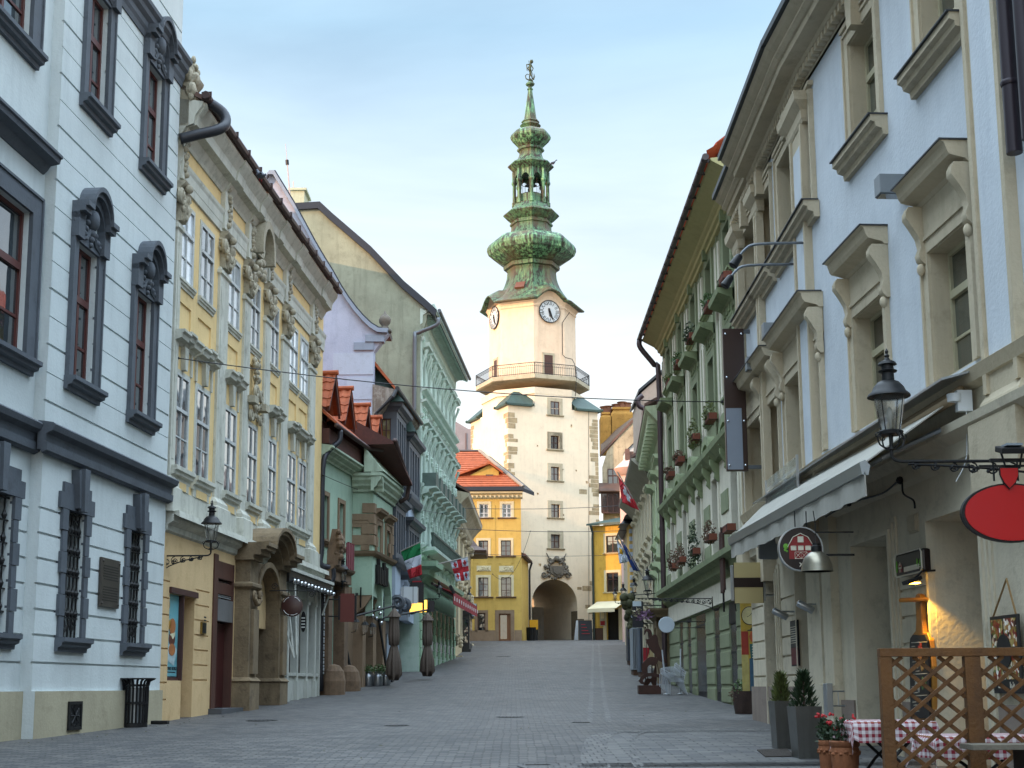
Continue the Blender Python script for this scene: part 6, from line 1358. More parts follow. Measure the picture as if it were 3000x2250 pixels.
# big cornice
ztc=12.45
print('cornice',ztc,R2.P('R4',255,20,-1.1))
cpr=[(.05,-.62),(.08,-.5),(.2,-.46),(.22,-.38),(.47,-.36),(.49,-.26),(.53,-.25),(.6,-.19),(.59,-.13),(.68,-.07),(.75,0)]
def bigc(f,a,b,e=0):
    return MB().px([(.02,ztc-.62)]+[(-o-e,ztc+z) for o,z in cpr]+[(.02,ztc+.15)],a,b)
zfl=ztc-2.0
for f,a,b,e in((R1,0,2.4,-.22),(R1,2.4,LF+.1,0),(R2,0,LN,0)):
    bigc(f,a,b,e).build('cornice',mcm,f.o); MB().box(a,b,-.82-e,.2,ztc+.02,ztc+.14).build('gutter',mcap,f.o)
    MB().loft([[(x,-.78-e,ztc+.1),(x,-.78-e,ztc+.2),(x,5,ztc+4.2),(x,5,ztc+4)] for x in(a,b)]).build('roof',pbr('dark_sheet_roof','2a2b30',rough=.6,var=.2),f.o)
    m=MB(); k=a
    while k<b-.1: m.box(k,k+.1,-.2,-.07,ztc-.6,ztc-.48); k+=.19
    m.build('dentil_course',mcm,f.o); MB().box(a,b,-.04,.0,ztc-.62,ztc-.02).build('frieze',mcm,f.o)
# giant pilasters with panels
def gp(f,a,b):
    m=MB(); zb=z0-.55; zt=ztc-1.35; m.box(a,b,-.1,.02,zb-.6,zt); m.loft([[(a-e,.02,z),(a-e,-.1-e,z),(b+e,-.1-e,z),(b+e,.02,z)] for e,z in((.18,zb-1.3),(.18,zb-.35),(.1,zb-.25),(.06,zb-.1),(.0,zb))])
    for x0_,x1_ in((a+.0,a+.1),(b-.1,b)): m.box(x0_,x1_,-.14,-.1,zb,zt)
    m.mould(a,b,zt,[(.11,0),(.14,.06),(.16,.2),(.28,.34),(.3,.5)],ret=True); p=m.build('giant_pilaster',mcm,f.o)
    k=(b-a-.36)/2 if b-a>1.1 else b-a-.3; q=MB()
    xs=[(a+.15,a+.15+k)] if b-a<=1.1 else [(a+.13,a+.13+k),(b-.13-k,b-.13)]
    for u,v in xs: q.box(u,v,-.106,-.1,zb+.3,zt-.3)
    q.build('inset_panel',mbl,p)
gp(R1,LF-1.1,LF-.12); gp(R2,.1,1.0) if False else None
a0=R2.P('R5',590,900)[0]; a1=R2.P('R5',712,900)[0]
print('pil',a0,a1, R1.P('R5',590,900), R2.P('R5',1550,100),R2.P('R5',1660,100))
gp(R1,.02,.5); gp(R1,R1.P('R5',196,800)[0],R1.P('R5',215,800)[0])
gp(R2,R2.P('R5',1545,100)[0],R2.P('R5',1680,100)[0]+.35)
R1.wall(mbl,0,LF,zfirst,ztc,side=[(0,LF+.3,.8,9,-1,ztc),(0,.02,.001,.8,zfirst,ztc),(0,LF,.001,.8,zfirst-.01,zfirst)])
R2.wall(mbl,0,LN,zfirst,ztc,name='near_wall',side=[(LN,LN+30,0,9,-1,ztc),(0,LN,.8,9,-1,ztc),(0,LN,.001,.8,zfirst-.01,zfirst)])  # unseen run behind the camera, added to bounce light into the street
# ---------------- ground floor
zr=lambda f,u: gz(f.world((u,0,0)).y)-.4
r1h=[R1.rc('R6',200,1400,245,440),R1.rc('R6',262,1400,300,460),R1.rc('R6',430,1400,540,390)]
print('gf',r1h)
d1=(R2.P('R6',820,900)[0],R2.P('R6',1060,900)[0]); d2=(R2.P('R6',1320,800)[0],R2.P('R6',1660,800)[0]); zd1=R2.P('R6',820,212)[1]; zd2=R2.P('R6',1320,55)[1]
print('doors',d1,d2,zd1,zd2)
R1.holes=[]; R2.holes=[]
zdd=(zd1+zd2)/2
o1=(R1.P('R6',440,900)[0],R1.P('R6',538,900)[0]); o0=(R1.P('R6',232,900)[0],R1.P('R6',300,900)[0])
R1.holes=[(o1[0],o1[1],-1,zdd,.9),(o0[0],o0[1],-1,zdd,.9)]
R2.holes=[(d1[0],d1[1],-1,zdd,1.1),(d2[0],d2[1],-1,zdd,1.3)]
g1=[];z=.6
gr=[R2.P('R6',1110,y)[1] for y in(510,685,855,1030)]
sp=abs(gr[0]-gr[-1])/3; zz=gr[0]+sp
for f,rng in((R1,((.05,o0[0]-.15),(o0[1]+.2,o1[0]-.25),(o1[1]+.25,LF-1.3))),(R2,((d1[1]+.22,d2[0]-.3),))):
    for a,b in rng:
        for k in range(6):
            z=zz-k*sp
            if b>a+.1: g1.append((f,a,b,z-.02,z+.02))
e1=[(a,b,c,d,.035) for f,a,b,c,d in g1 if f is R1]; e2_=[(a,b,c,d,.035) for f,a,b,c,d in g1 if f is R2]
R1.wall(mgs2,0,LF,-1,zfirst,name='ground_floor_wall',extra=e1,side=[(0,.02,.001,.8,-1,zfirst)]); R2.wall(mgs2,0,LN,-1,zfirst,name='ground_floor_wall',extra=e2_)
for f,(a,b),dep in((R1,o0,.9),(R1,o1,.9),(R2,d1,1.1),(R2,d2,1.3)):
    m=MB(); 
    for k,(o_,p_) in enumerate(((.0,.03),(.08,.055),(.16,.085))):
        e=.24-o_; m.box(a-e,a-e+.075,-p_,.01,-1,zdd+e).box(b+e-.075,b+e,-p_,.01,-1,zdd+e).box(a-e+.075,b+e-.075,-p_,.01,zdd+e-.075,zdd+e)
    d=m.build('door_surround',mgs2,f.o); MB().box(a,b,dep-.05,dep,-1,zdd).build('recess_wall',plaster('pale_recess_render','b9b9b4',streak=.1),d)
    MB().box(a+.1,b-.1,dep-.12,dep-.05,-.2,zdd-.5).build('inner_door',mrn,d); MB().box(a+.3,b-.3,dep-.14,dep-.12,.9,zdd-.8).build('pane',gl3,d)
MB().box(0,LF,-.06,.0,-1,zr(R1,LF)+.85).build('plinth',plaster('pinkish_plinth_stone','8c7f76',streak=.3,dirt='4d463f',da=.4),R1.o)
for a,b in((0,d1[0]-.25),(d1[1]+.25,d2[0]-.25),(d2[1]+.25,LN)): MB().box(a,b,-.06,0,-1,zr(R2,3)+.75).build('plinth',MATS['pinkish_plinth_stone'],R2.o)
# shop pilaster at the bend and lower cornice
for f,a,b in((R1,LF-1.15,LF-.1),(R2,.05,.55)):
    MB().box(a,b,-.14,.0,zr(f,a)+.85,zfirst-.8).box(a-.1,b+.05,-.2,.0,-1,zr(f,a)+.87).build('shop_pilaster',mgs2,f.o)
for f,l in((R1,LF),(R2,LN)):
    MB().px([(.02,zfirst-.95),(-.12,zfirst-.9),(-.14,zfirst-.7),(-.3,zfirst-.6),(-.32,zfirst-.5),(.02,zfirst-.45)],0,l).build('shop_cornice',mgs2,f.o)
    MB().px([(.02,zfirst-.1),(-.14,zfirst-.05),(-.2,zfirst+.1),(-.1,zfirst+.16),(.02,zfirst+.16)],0,l).build('string_course',mcm,f.o)
r=R2.rc('R6',1142,145,1195,5); m=MB().box(r[0],r[1],-.02,.0,r[2],r[3]); 
for k in range(9): z=r[2]+.03+(r[3]-r[2]-.05)*k/9; m.box(r[0]+.03,r[1]-.03,-.05,-.02,z,z+.02)
m.build('louvre_vent',mcm,R2.o)
# downpipe at the frame edge
m=MB(); u=R2.P('Q2',1450,800)[0]; MB().tube([(u+.5,-.16,ztc-1),(u+.5,-.16,zfirst+2.2)],.09,10).build('downpipe',pbr('aubergine_pipe','2a2028',rough=.4,metal=.3),R2.o,auto=40); m.tube([(u+.1,-.16,ztc-1),(u+.1,-.16,zfirst+2.2)],.09,10)
for z in(zfirst+3,zfirst+5,zfirst+7,zfirst+9): m.lathe([(.1,0),(.11,.03),(.1,.06)],u+.1,-.16,10,0,z)
m.build('downpipe',pbr('aubergine_pipe','2a2028',rough=.4,metal=.3),R2.o,auto=40)
# lead covered boxes (floodlights) on the facade
def wallbox(f,g,x0,y0,x1,y1,lab):
    p=f.P(g,x1,(y0+y1)/2); w=f.world((p[0],0,p[1])); ww=.55; b=thing('wall_floodlight',lab,'floodlight',w,f.ang,'grey box floodlights on the pale blue wall')
    MB().box(-.12,.12,-.42,-.03,-.14,.14).build('housing',pbr('grey_box_metal','7d8388',rough=.45,metal=.5),b,bevel=.008); MB().box(-.1,.1,-.4,-.05,-.155,-.14).build('lens',mglass,b); MB().box(-.15,.15,-.03,0,-.17,.17).build('mounting_plate',mcap,b)
wallbox(R2,'R4',872,1022,985,1110,'grey box floodlight between the two near window hoods')
wallbox(R1,'R5',230,320,305,380,'grey box floodlight beside the widest window hood')
wallbox(R1,'R5',132,527,195,580,'grey box floodlight lowest and farthest along the pale blue wall')
def spot(f,g,xw,yw,xe,ye,lab,grp='spotlights on thin arms',l=1.15):
    p=f.P(g,xw,yw); w=f.world((p[0],0,p[1])); b=thing('arm_spotlight',lab,'spotlight',w,f.ang,grp)
    MB().tube(smooth([(0,-.05,0),(0,-l*.8,-.02),(0,-l,-.12),(0,-l-.12,-.28)],4),.025,6).build('arm',pbr('grey_arm_metal','6a7076',rough=.4,metal=.5),b,smooth=True); MB().box(-.06,.06,-.05,0,-.12,.12).build('wall_plate',mcap,b)
    m=MB(); m.T=Matrix.Translation((0,-l-.16,-.33))@Matrix.Rotation(rad(-35),4,'X'); m.lathe([(.07,-.12),(.09,-.1),(.07,.1),(.04,.14)],0,0,10); m.build('lamp_head',mirn,b,auto=40)
spot(R1,'R4',430,1388,120,1480,'upper thin arm spotlight sticking out from the pale blue wall'); spot(R1,'R4',365,1510,60,1570,'lower thin arm spotlight sticking out from the pale blue wall')
R1r=R1
absorb_later=[R2]
# ------------------------------------------------------------ tall hanging brown sign
X0=5.35; 
def vsign():
    Ys=29.2; p0=atY('R2',733,40,Ys); p1=atY('R2',928,1190,Ys); b=thing('brown_blade_sign','tall dark brown blank sign with pale lower panel, high on the pale blue house','sign',(p0.x,Ys,p1.z)); w=atY('R2',905,40,Ys).x-p0.x; h=p0.z-p1.z
    MB().box(0,w,-.06,.06,0,h).build('board',pbr('dark_brown_board','33221e',rough=.3,var=.15),b,bevel=.01)
    q=atY('R2',747,685,Ys); MB().box(.02,w*.77,-.07,-.06,.03,q.z-p1.z).build('pale_panel',pbr('grey_film','7d8694',rough=.4,var=.1),b)
    m=MB(); 
    for k in range(4):
        for x in(.06,w-.06): m.ball((x,-.065,.12+(h-.25)*k/3),.03,8,5)
    m.build('steel_studs',bulb,b); m=MB()
    for z in(.05,h-.1): m.box(w,w+.45,-.03,.03,z,z+.08)
    m.build('mounting_bracket',pbr('grey_arm_metal','6a7076'),b)
vsign()
# ------------------------------------------------------------ green striped house
PG0=plan(1447,53.0); gx=plan(1600,37.2)[0]; xg=(PG0[0]+gx)/2
PG0=(xg,53.2); PG1=(xg,34.1)
R3=House('green_white_house','green and white banded house with flower boxes and a copper gutter','building',PG0,PG1,.8); L=R3.L
mg1=plaster('sage_green_render','7f866c',streak=.25,var=.1,dirt='4c5843',da=.3); mg2=plaster('white_band_render','c6c2b2',streak=.25,var=.08,dirt='7d796a',da=.3); mgl=pbr('green_house_trim','7c8765',rough=.85,var=.15,streak=.4,dirt=hexc('3b4736'))
ztp=14.75; print('green top',ztp,R3.P('R1',560,250,-1.0),R3.L)
zco=R3.P('R3',600,700,-.3)[1]; print('ledge',zco)
zband=R3.P('R2',300,1480,-.2)[1]; print('band',zband)
ucols=[R3.P('R2',x,y)[0] for x,y in((325,300),(390,300),(505,300),(690,300))]; print(ucols)
bays=[R3.P('R2',322,900)[0],R3.P('R2',402,900)[0],R3.P('R2',512,800)[0],R3.P('R2',655,500)[0]]; print('bays',bays)
u0b=bays[0]; sp_=(bays[3]-bays[0])/3; bays=[u0b+sp_*k for k in range(-0,6) if u0b+sp_*k<L-.8]
zt1=R3.P('R2',500,560)[1]; zb1=R3.P('R2',550,915)[1]
print('w1',zt1,zb1)
ztop0=zb1+3.4+0*zt1
z2b_=R3.P('R2',500,150)[1]; print('upper sill',z2b_)
for u in bays:
    for (a,b,top) in((zb1,zb1+1.85,0),(z2b_,z2b_+1.5,1)):
        o=R3.window((u-.55,u+.55,a,b),mwhite,gl2,depth=.34,bars=1,rows=(.6,),surround=(.3,.05,mg1),sill=(.45,.2,.2,mgl),fr=.06)
        if not top: MB().mould(u-.85,u+.85,b+.62,[(.06,0),(.12,.08),(.45,.2),(.48,.34)],ret=False).box(u-.7,u+.7,-.06,.02,b+.28,b+.62).box(u-.5,u-.3,-.1,-.06,b+.4,b+.6).box(u-.1,u+.1,-.1,-.06,b+.4,b+.6).box(u+.3,u+.5,-.1,-.06,b+.4,b+.6).build('hood',mgl,o)
        else: MB().py([(u-.1,b+.1),(u+.1,b+.1),(u+.16,b+.6),(u-.16,b+.6)],-.2,.02).build('keystone',mgl,o)
        MB().box(u-.85,u+.85,-.045,.01,a-1.1,a-.22).build('apron',mg1,o)
    zl_=zband-.55
    o=R3.window((u-.55,u+.55,zl_-2.6,zl_),mwhite,gl2,depth=.3,bars=1,rows=(.6,),surround=(.25,.04,mg2),sill=(.5,.25,.25,mgl))
bm=MB(); bw_=MB()
for i in range(len(bays)+1):
    uc=(bays[0]-sp_/2)+sp_*i
    if uc<.2 or uc>L-.2: continue
    # white pilaster strips upstairs
    MB().box(uc-.42,uc-.12,-.05,.02,zband+.3,ztp-1.0).box(uc+.12,uc+.42,-.05,.02,zband+.3,ztp-1.0).build('white_pilaster',mg2,R3.o); 
    for zt_ in(zb1+1.4,z2b_+1.4): MB().box(uc-.08,uc+.08,-.05,.02,zt_-1,zt_+1.2).build('green_strip',mg1,R3.o)
    k=0; z=zco+.5
    while z<zband-.6:
        MB().box(uc-.62,uc+.62,-.04,.02,z,z+.62).build('green_panel',mg1,R3.o,bevel=.015); z+=1.25

zg_=R3.P('R3',600,800)[1]
ops=[('R3',672,700,880),('R3',735,765,880),('R3',805,885,720),('R3',955,998,780),('R3',1082,1135,890)]
R3g=[]
for g,a,b,y in ops:
    ua,ub=R3.P(g,a,1100)[0],R3.P(g,b,1100)[0]; zz=R3.P(g,a,y)[1]; R3.holes.append((ua,ub,-1,zz,.4)); R3g.append((ua,ub,zz))
print('gops',R3g)
ext=[(0,L,zband+.0,ztp,0)]
R3.wall(mg2,0,L,zco,zband,name='banded_wall',side=[(0,L,.5,9,-1,ztp)]); R3.wall(mg1,0,L,zband,ztp,name='upper_wall',side=[(0,.02,.001,.5,-1,ztp),(0,L,.001,.5,ztp-.02,ztp)])
R3.wall(mg1,0,L,-1,zco,name='ground_floor_wall')
m=MB(); prev=0
edges=sorted(R3g); segs=[]; pv=.1
for a,b,z in edges: segs.append((pv,a)); pv=b
segs.append((pv,L-.2))
for a,b in segs:
    if b-a<.3: continue
    z=.3; m=MB()
    while z<zco-1.2:
        m.box(a+.06,b-.06,-.03,.02,z,z+.42); z+=.52
    m.build('rusticated_pier',mg1,R3.o,bevel=.02)
for a,b,z in R3g:
    d=MB().box(a,b,.02,.12,-.4,z).box(a,b,.005,.1,z-.9,z-.82).build('shop_opening',mirn,R3.o); MB().box(a+.1,b-.1,.01,.03,.6,z-.1).build('pane',pbr('black_shop_glass','101214',rough=.25,var=.3),d)
    if b-a>.9:
        ap=arch_pts((a+b)/2,(b-a)/2+.12,z-.05,z+.75,10); MB().loft([[(x,y,zz) for x,zz in ap] for y in(-.02,.05)]).build('arched_fanlight',mirn,R3.o)
MB().px([(.02,zco-.9),(-.06,zco-.85),(-.08,zco-.15),(-.25,zco),(-.3,zco+.2),(-.5,zco+.3),(-.52,zco+.45),(.02,zco+.5)],0,L).build('string_course',mgl,R3.o); MB().box(0,L,-.095,-.06,zco-.82,zco-.2).build('pale_fascia',mg2,R3.o)
m=MB().px([(.02,zband-.2),(-.15,zband-.15),(-.35,zband+.1),(-.38,zband+.25),(.02,zband+.35)],0,L)
for i in range(0,len(bays)):
    u=bays[i]; ap=arch_pts(u,.9,zband+.1,zband+.75,10); ap2=arch_pts(u,.75,zband-.05,zband+.5,10); m.loft([[(x,y,z) for x,z in ap]+[(x,y,z) for x,z in ap2[::-1]] for y in(-.3,.0)])
    for s_ in(-1,1): m.loft([[(u+s_*.8-.07,y0,z),(u+s_*.8+.07,y0,z),(u+s_*.8+.07,0,z),(u+s_*.8-.07,0,z)] for y0,z in((-.28,zband-.1),(-.28,zband-.25),(-.14,zband-.5),(-.16,zband-.62),(-.05,zband-.75))])
m.build('wavy_cornice',mgl,R3.o)
zq=zband-.55-2.6; MB().box(0,L,-.03,.0,zco+.52,zq-.35).build('green_base_band',mg1,R3.o)
# eaves: coved soffit and gutter
MB().px([(.02,ztp-.75),(-.1,ztp-.72),(-.12,ztp-.62),(-.2,ztp-.58),(-.22,ztp-.48),(-.3,ztp-.42),(-.34,ztp-.36),(-.78,ztp-.12),(-.82,ztp-.04),(.02,ztp+.05)],0,L).build('coved_eave',plaster('olive_eave_render','b0a97c',streak=.2,dirt='555a3c'),R3.o)
m=MB(); m.tube([(.05,-.94,ztp),(L,-.94,ztp)],.095,10); k=0
while k<L: m.lathe([(.15,-.0),(.15,.001)],0,0,4) if False else m.box(k,k+.03,-1.04,-.8,ztp-.1,ztp+.0); k+=.9
m.build('gutter',pbr('copper_brown_gutter','4b4140',rough=.45,metal=.4,var=.25),R3.o,auto=40)
MB().tube(smooth([(.1,-.95,ztp-.1),(.1,-.9,ztp-.4),(.05,-.35,ztp-1.1),(.1,-.2,ztp-1.5),(.1,-.2,ztp-6),(.1,-.2,zco),(.1,-.22,2.5),(.1,-.22,0)],4),.11,8).build('downpipe',pbr('brown_downpipe','43363a',rough=.4,metal=.3),R3.o,smooth=True)
tiled('roof_slope',pbr('vivid_orange_tiles','b8502e',rough=.75,var=.25),R3.o,(0,-.85,ztp+.12),(1,0,0),(0,1,.78),L,7,tw=.3,th=.36,lift=.05)
tw=[atY('O',*q,35.0) for q in((1534,326),(1546,308),(1598,268),(1650,240),(1650,330),(1560,334))]; Mi3=R3.M.inverted(); m=MB().loft([[tuple(Mi3@Vector((q.x,35.0+dy,q.z))) for q in tw] for dy in(0,3.2)]); m.build('roof_turret',MATS['vivid_orange_tiles'],R3.o)
m=MB()
for k in range(6):
    u=L-1.2-k*1.0; m.box(u,u+.06,.2,.3,ztp+.9,ztp+1.9)
m.tube([(L-6.6,.25,ztp+1.85),(L-1,.25,ztp+1.85)],.04,5).tube([(L-6.6,.25,ztp+1.45),(L-1,.25,ztp+1.45)],.03,5).build('snow_guard',mred,R3.o)
# ------------------------------------------------------------ far right fronts
xg0=R3.A.x
# pale green stucco house beyond the copper downpipe
A=(xg0+.05,66.0); A=plan(1418,66); B=(xg0+.02,53.25)
R4=House('pale_green_house','narrow pale green house with deep bracketed eaves, just beyond the green banded house','building',A,B,1.8); L=R4.L
mpg=plaster('pale_lime_render','b4bf9f',streak=.3,var=.1,dirt='6f7a5e',da=.3); zt=R4.P('Q3',595,200,-.7)[1]
for k in range(3):
    u=L*(k+.5)/3
    for lv in range(3):
        z=zt-3.0-lv*4.1; R4.window((u-.55,u+.55,z-1.6,z+.6),mwhite,gl2,depth=.2,rows=(.6,),surround=(.25,.08,mpg),hood=(.4,.3,.35,.45,mpg),sill=(.35,.25,.22,mpg))
R4.wall(mpg,0,L,-1,zt,side=[(0,L,.4,8,-1,zt),(0,.02,.001,.4,-1,zt),(0,L,.001,.4,zt-.02,zt)])
MB().px([(.02,zt-1.1),(-.1,zt-1.0),(-.14,zt-.7),(-.3,zt-.6),(-.75,zt-.1),(-.78,zt),(.02,zt+.1)],0,L).build('cornice',mpg,R4.o)
k=.2
while k<L-.2: MB().box(k,k+.3,-.65,-.1,zt-.62,zt-.3).build('eave_bracket',mpg,R4.o); k+=.9
MB().loft([[(x,-.8,zt),(x,-.8,zt+.12),(x,5,zt+3.2),(x,5,zt+3)] for x in(0,L)]).build('roof',mtile,R4.o)
MB().tube(smooth([tuple(R4.M.inverted()@atY('Q3',*q,66.5)) for q in((490,400),(440,450),(460,520),(540,550))],4),.13,8).build('downpipe',pbr('brown_downpipe','43363a'),R4.o,smooth=True)
gp_=plan(1400,67); m=MB().box(R4.loc((gp_[0],66.3,0)).x-.2,0,-.2,6,-1,zt+1.2); 
# end gable
p0=atY('Q3',480,360,66.6); p1=atY('Q3',650,170,66.6); o=thing('rear_gable_house','pale gable end with a louvred brown side rising above the far right fronts','building',(p0.x,66.8,2.4)); h0=p0.z-2.4; h1=p1.z-2.4+.6
zb9=atY('Q3',500,880,66.6).z-2.4; MB().loft([[(0,y,zb9),(3.5,y,zb9),(3.5,y,h1+1.5),(.0,y,h0)] for y in(0,5)]).build('gable_wall',plaster('pinkish_gable','b9a596',streak=.3),o); MB().loft([[(-.15,y,h0),(3.5,y,h1+1.6),(3.5,y,h1+1.75),(-.15,y,h0+.15)] for y in(-.1,5.1)]).build('verge_flashing',mcap,o)
# cream house
A=plan(1378,84); B=plan(1415,66.2)
R5=House('cream_far_house','cream house front with white window frames and steep grey eaves, far right side','building',A,B,2.6); L=R5.L; zt=R5.P('Q3',380,1225,-.7)[1]
mcf=plaster('far_cream_render','c9c0a8',streak=.3,var=.1,dirt='7a705c',da=.3)
for k in range(6):
    u=L*(k+.5)/6
    for lv in range(3): z=zt-2.2-lv*3.3; R5.window((u-.5,u+.5,z-1.5,z+.5),mwhite,gl2,depth=.14,rows=(.6,),surround=(.2,.06,mcf),hood=(.3,.15,.3,.3,mcf),sill=(.3,.2,.18,mcf))
R5.wall(mcf,0,L,-1,zt,side=[(0,L,.4,7,-1,zt),(0,.02,.001,.4,-1,zt),(0,L,.001,.4,zt-.02,zt)])
MB().px([(.02,zt-.9),(-.1,zt-.8),(-.9,zt-.05),(-.95,zt+.05),(.02,zt+.2)],-.3,L).build('eave_soffit',plaster('grey_eave','9a9789',streak=.5),R5.o)
MB().loft([[(x,-.95,zt+.05),(x,-.95,zt+.2),(x,5,zt+4.2),(x,5,zt+4)] for x in(-.3,L)]).build('roof',mtile,R5.o)
# ochre house with painted corner blocks
A=plan(1352,98); B=plan(1378,84.2)
R6_=House('ochre_corner_block_house','small ochre house with painted corner blocks and dark metal roof, beside the cream house','building',A,B,3.4); L=R6_.L; zt=R6_.P('Q4',215,340,0)[1]+3.2
for k in range(3):
    u=L*(k+.5)/3
    for lv in range(2): z=zt-1.2-lv*3.2; R6_.window((u-.5,u+.5,z-1.3,z+.4),mred,gl2,depth=.14,rows=(.6,),surround=(.15,.04,mcf))
R6_.wall(plaster('grey_far_render','a59a86'),0,L,-1,zt,side=[(0,L,.4,5,-1,zt),(0,.02,.001,.4,-1,zt),(0,L,.001,.4,zt-.02,zt)])
MB().loft([[(-.4,-.6,zt),(L,-.6,zt),(L,5,zt),(-.4,5,zt)],[(1.5,1,zt+1.4),(L,1,zt+1.4),(L,3,zt+1.4),(1.5,3,zt+1.4)]]).build('metal_roof',mcap,R6_.o)
# end wall facing down the street with the blocks
x0=A[0]; m=MB(); 
f=frame(R6_,plan(1366,86.5),plan(1380,86.5),3.4)
zt2=f.P('R3',240,100)[1]; f.wall(plaster('ochre_render','c2a060'),0,f.L,-1,zt2,name='end_wall',side=[(0,f.L,.05,2,-1,zt2)]); z=zt2-.3; k=0
while z>1: m.box(-.02,.55+.3*(k%2),-.03,.0,z-.28,z); z-=.5; k+=1
m.build('corner_blocks',plaster('pale_corner_block','b3bccb'),f.o); MB().loft([[(-.6,-.5,zt2),(f.L,-.5,zt2),(f.L,2,zt2),(-.6,2,zt2)],[(.3,.4,zt2+1),(f.L,.4,zt2+1),(f.L,1.4,zt2+1),(.3,1.4,zt2+1)]]).build('hipped_roof',mcap,f.o); absorb(f)
# yellow cafe beside the gate
A=plan(1284,112.5); B=plan(1362,111)
R7=House('yellow_cafe','two storey deep yellow cafe house right of the gate tower with a pale awning','building',A,B,5.2); L=R7.L; rc=R7.rc
myc=plaster('deep_yellow_render','c9a24a',streak=.35,var=.12,dirt='7a5b28',da=.35); zt=R7.P('T3',1100,780)[1]
for g in(('T3',1097,968,1176,848),('T3',1100,1232,1178,1098)): R7.window(rc(*g),mbrw,mglass,depth=.12,rows=(.66,),fr=.08,thick=.08,surround=(.22,.03,mcs),sill=(.3,.1,.14,mcs))
dr=rc('T3',1100,1510,1180,1345); R7.holes.append((dr[0],dr[1],-1,dr[3],.4))
R7.wall(myc,0,L,-1,zt,side=[(0,L,.5,6,-1,zt),(0,.02,.001,.5,-1,zt),(0,L,.001,.5,zt-.02,zt)])
d=MB().box(dr[0],dr[1],.3,.35,-.5,dr[3]).build('door',mirn,R7.o); MB().box(dr[0]-.3,dr[0],-.05,.02,-.5,dr[3]+.1).box(dr[1],dr[1]+.3,-.05,.02,-.5,dr[3]+.1).build('surround',mcs,d)
MB().box(dr[1]+.32,L,-.03,.0,-.5,R7.P('T3',1200,1470)[1]).box(0,dr[0]-.32,-.03,0,-.5,R7.P('T3',1200,1470)[1]).build('plinth',pbr('brown_plinth','4d372a',rough=.9),R7.o)
zr=R7.P('T3',1060,735,2.5)[1]; MB().loft([[(-.3,-.5,zt),(L+.3,-.5,zt),(L+.3,-.5,zt+.15),(-.3,-.5,zt+.15)],[(.8,3.5,zr),(L+.3,3.5,zr),(L+.3,3.5,zr+.1),(.8,3.5,zr+.1)]]).build('metal_roof',mroofg,R7.o)
MB().tube([(.1,-.5,zt),(.15,-.2,zt-.6),(.1,-.15,zt-1.2),(.1,-.12,0)],.1,8).build('downpipe',pbr('dark_green_pipe','20302b',rough=.5),R7.o)
for g in((1058,1420,1075,1370),(1058,1465,1075,1440)):
    pass
b=thing('cafe_menu_board','small framed menu board with red corner on the yellow cafe wall','menu board',R7.world((R7.P('T3',1057,1455)[0],-.06,R7.P('T3',1057,1460)[1])),R7.ang); MB().box(0,.5,-.03,0,0,1.4).build('board',pbr('menu_paper','9c9a86',rough=.7,var=.3,scale=40),b); MB().box(.05,.45,-.04,-.03,.05,.4).build('red_corner',mra,b); MB().box(.1,.4,-.038,-.03,.6,1.3).build('menu_sheet',mcs,b)
aw=thing('cafe_awning','pale cream awning sloping out over the yellow cafe entrance','awning',R7.world((0,0,0)),R7.ang); a=R7.P('T3',975,1350,-2.2); b_=R7.P('T3',1190,1335,-1.2); c_=R7.P('T3',1180,1295)
MB().loft([[(a[0],-2.4,a[1]),(b_[0],-2.0,b_[1]-.1),(b_[0],-.05,c_[1]),(dr[0]-.8,-.05,c_[1])],[(a[0],-2.4,a[1]+.05),(b_[0],-2.0,b_[1]-.05),(b_[0],-.05,c_[1]+.05),(dr[0]-.8,-.05,c_[1]+.05)]]).build('canopy',pbr('cream_canvas','cfc4a5',rough=.8,var=.1),aw); MB().box(a[0],b_[0],-2.45,-2.35,a[1]-.25,a[1]+.02).build('valance',MATS['cream_canvas'],aw)
# old grey house with chimneys behind the cafe
Y=119.5; o8=thing('old_chimney_house','weathered grey house with long brown roof and two fat ochre chimneys behind the cafe','building',(atY('T3',1058,900,Y).x-.3,Y,5.2)); ox=o8.location.x
P8=lambda g,x,y,Y=Y:(lambda p:(p.x-ox,p.z-5.2))(atY(g,x,y,Y))
mo8=plaster('stained_old_plaster','b3a48a',streak=.7,var=.25,dirt='5e5443',da=.65)
pts=[P8('Q3',36,1050),P8('Q3',300,770),P8('Q3',490,580),P8('Q3',560,560)]; e=P8('Q3',560,900)[0]
MB().loft([[(x,y,z) for x,z in [(.6,0),(e,0),(e,pts[3][1]),pts[2],pts[1],(pts[0][0]+.6,pts[0][1]+.4),(.6,pts[0][1]-1)]] for y in(0,.5)]).build('gable_wall',mo8,o8)
MB().loft([[(pts[0][0],y,pts[0][1]),(pts[2][0],y,pts[2][1]),(pts[2][0],y,pts[2][1]+.25),(pts[0][0],y,pts[0][1]+.25)] for y in(-.1,1)]).build('verge',mtile,o8)
q=[P8('Q3',36,890,Y+8),P8('Q3',290,660,Y+8),P8('Q3',400,640,Y+8)]
MB().loft([[(pts[0][0],-.05,pts[0][1]+.2),(pts[2][0],-.05,pts[2][1]+.2),(q[2][0],8,q[2][1]),(q[0][0],8,q[0][1])],[(pts[0][0],-.05,pts[0][1]+.3),(pts[2][0],-.05,pts[2][1]+.3),(q[2][0],8,q[2][1]+.1),(q[0][0],8,q[0][1]+.1)]]).build('roof',pbr('brown_old_tiles','6a5240',rough=.9,var=.4,scale=50,bump=.5,bscale=8,dirt=hexc('93836b')),o8)
mch=plaster('ochre_chimney','bd8f4c',streak=.4,var=.2,dirt='5e4326',da=.5)
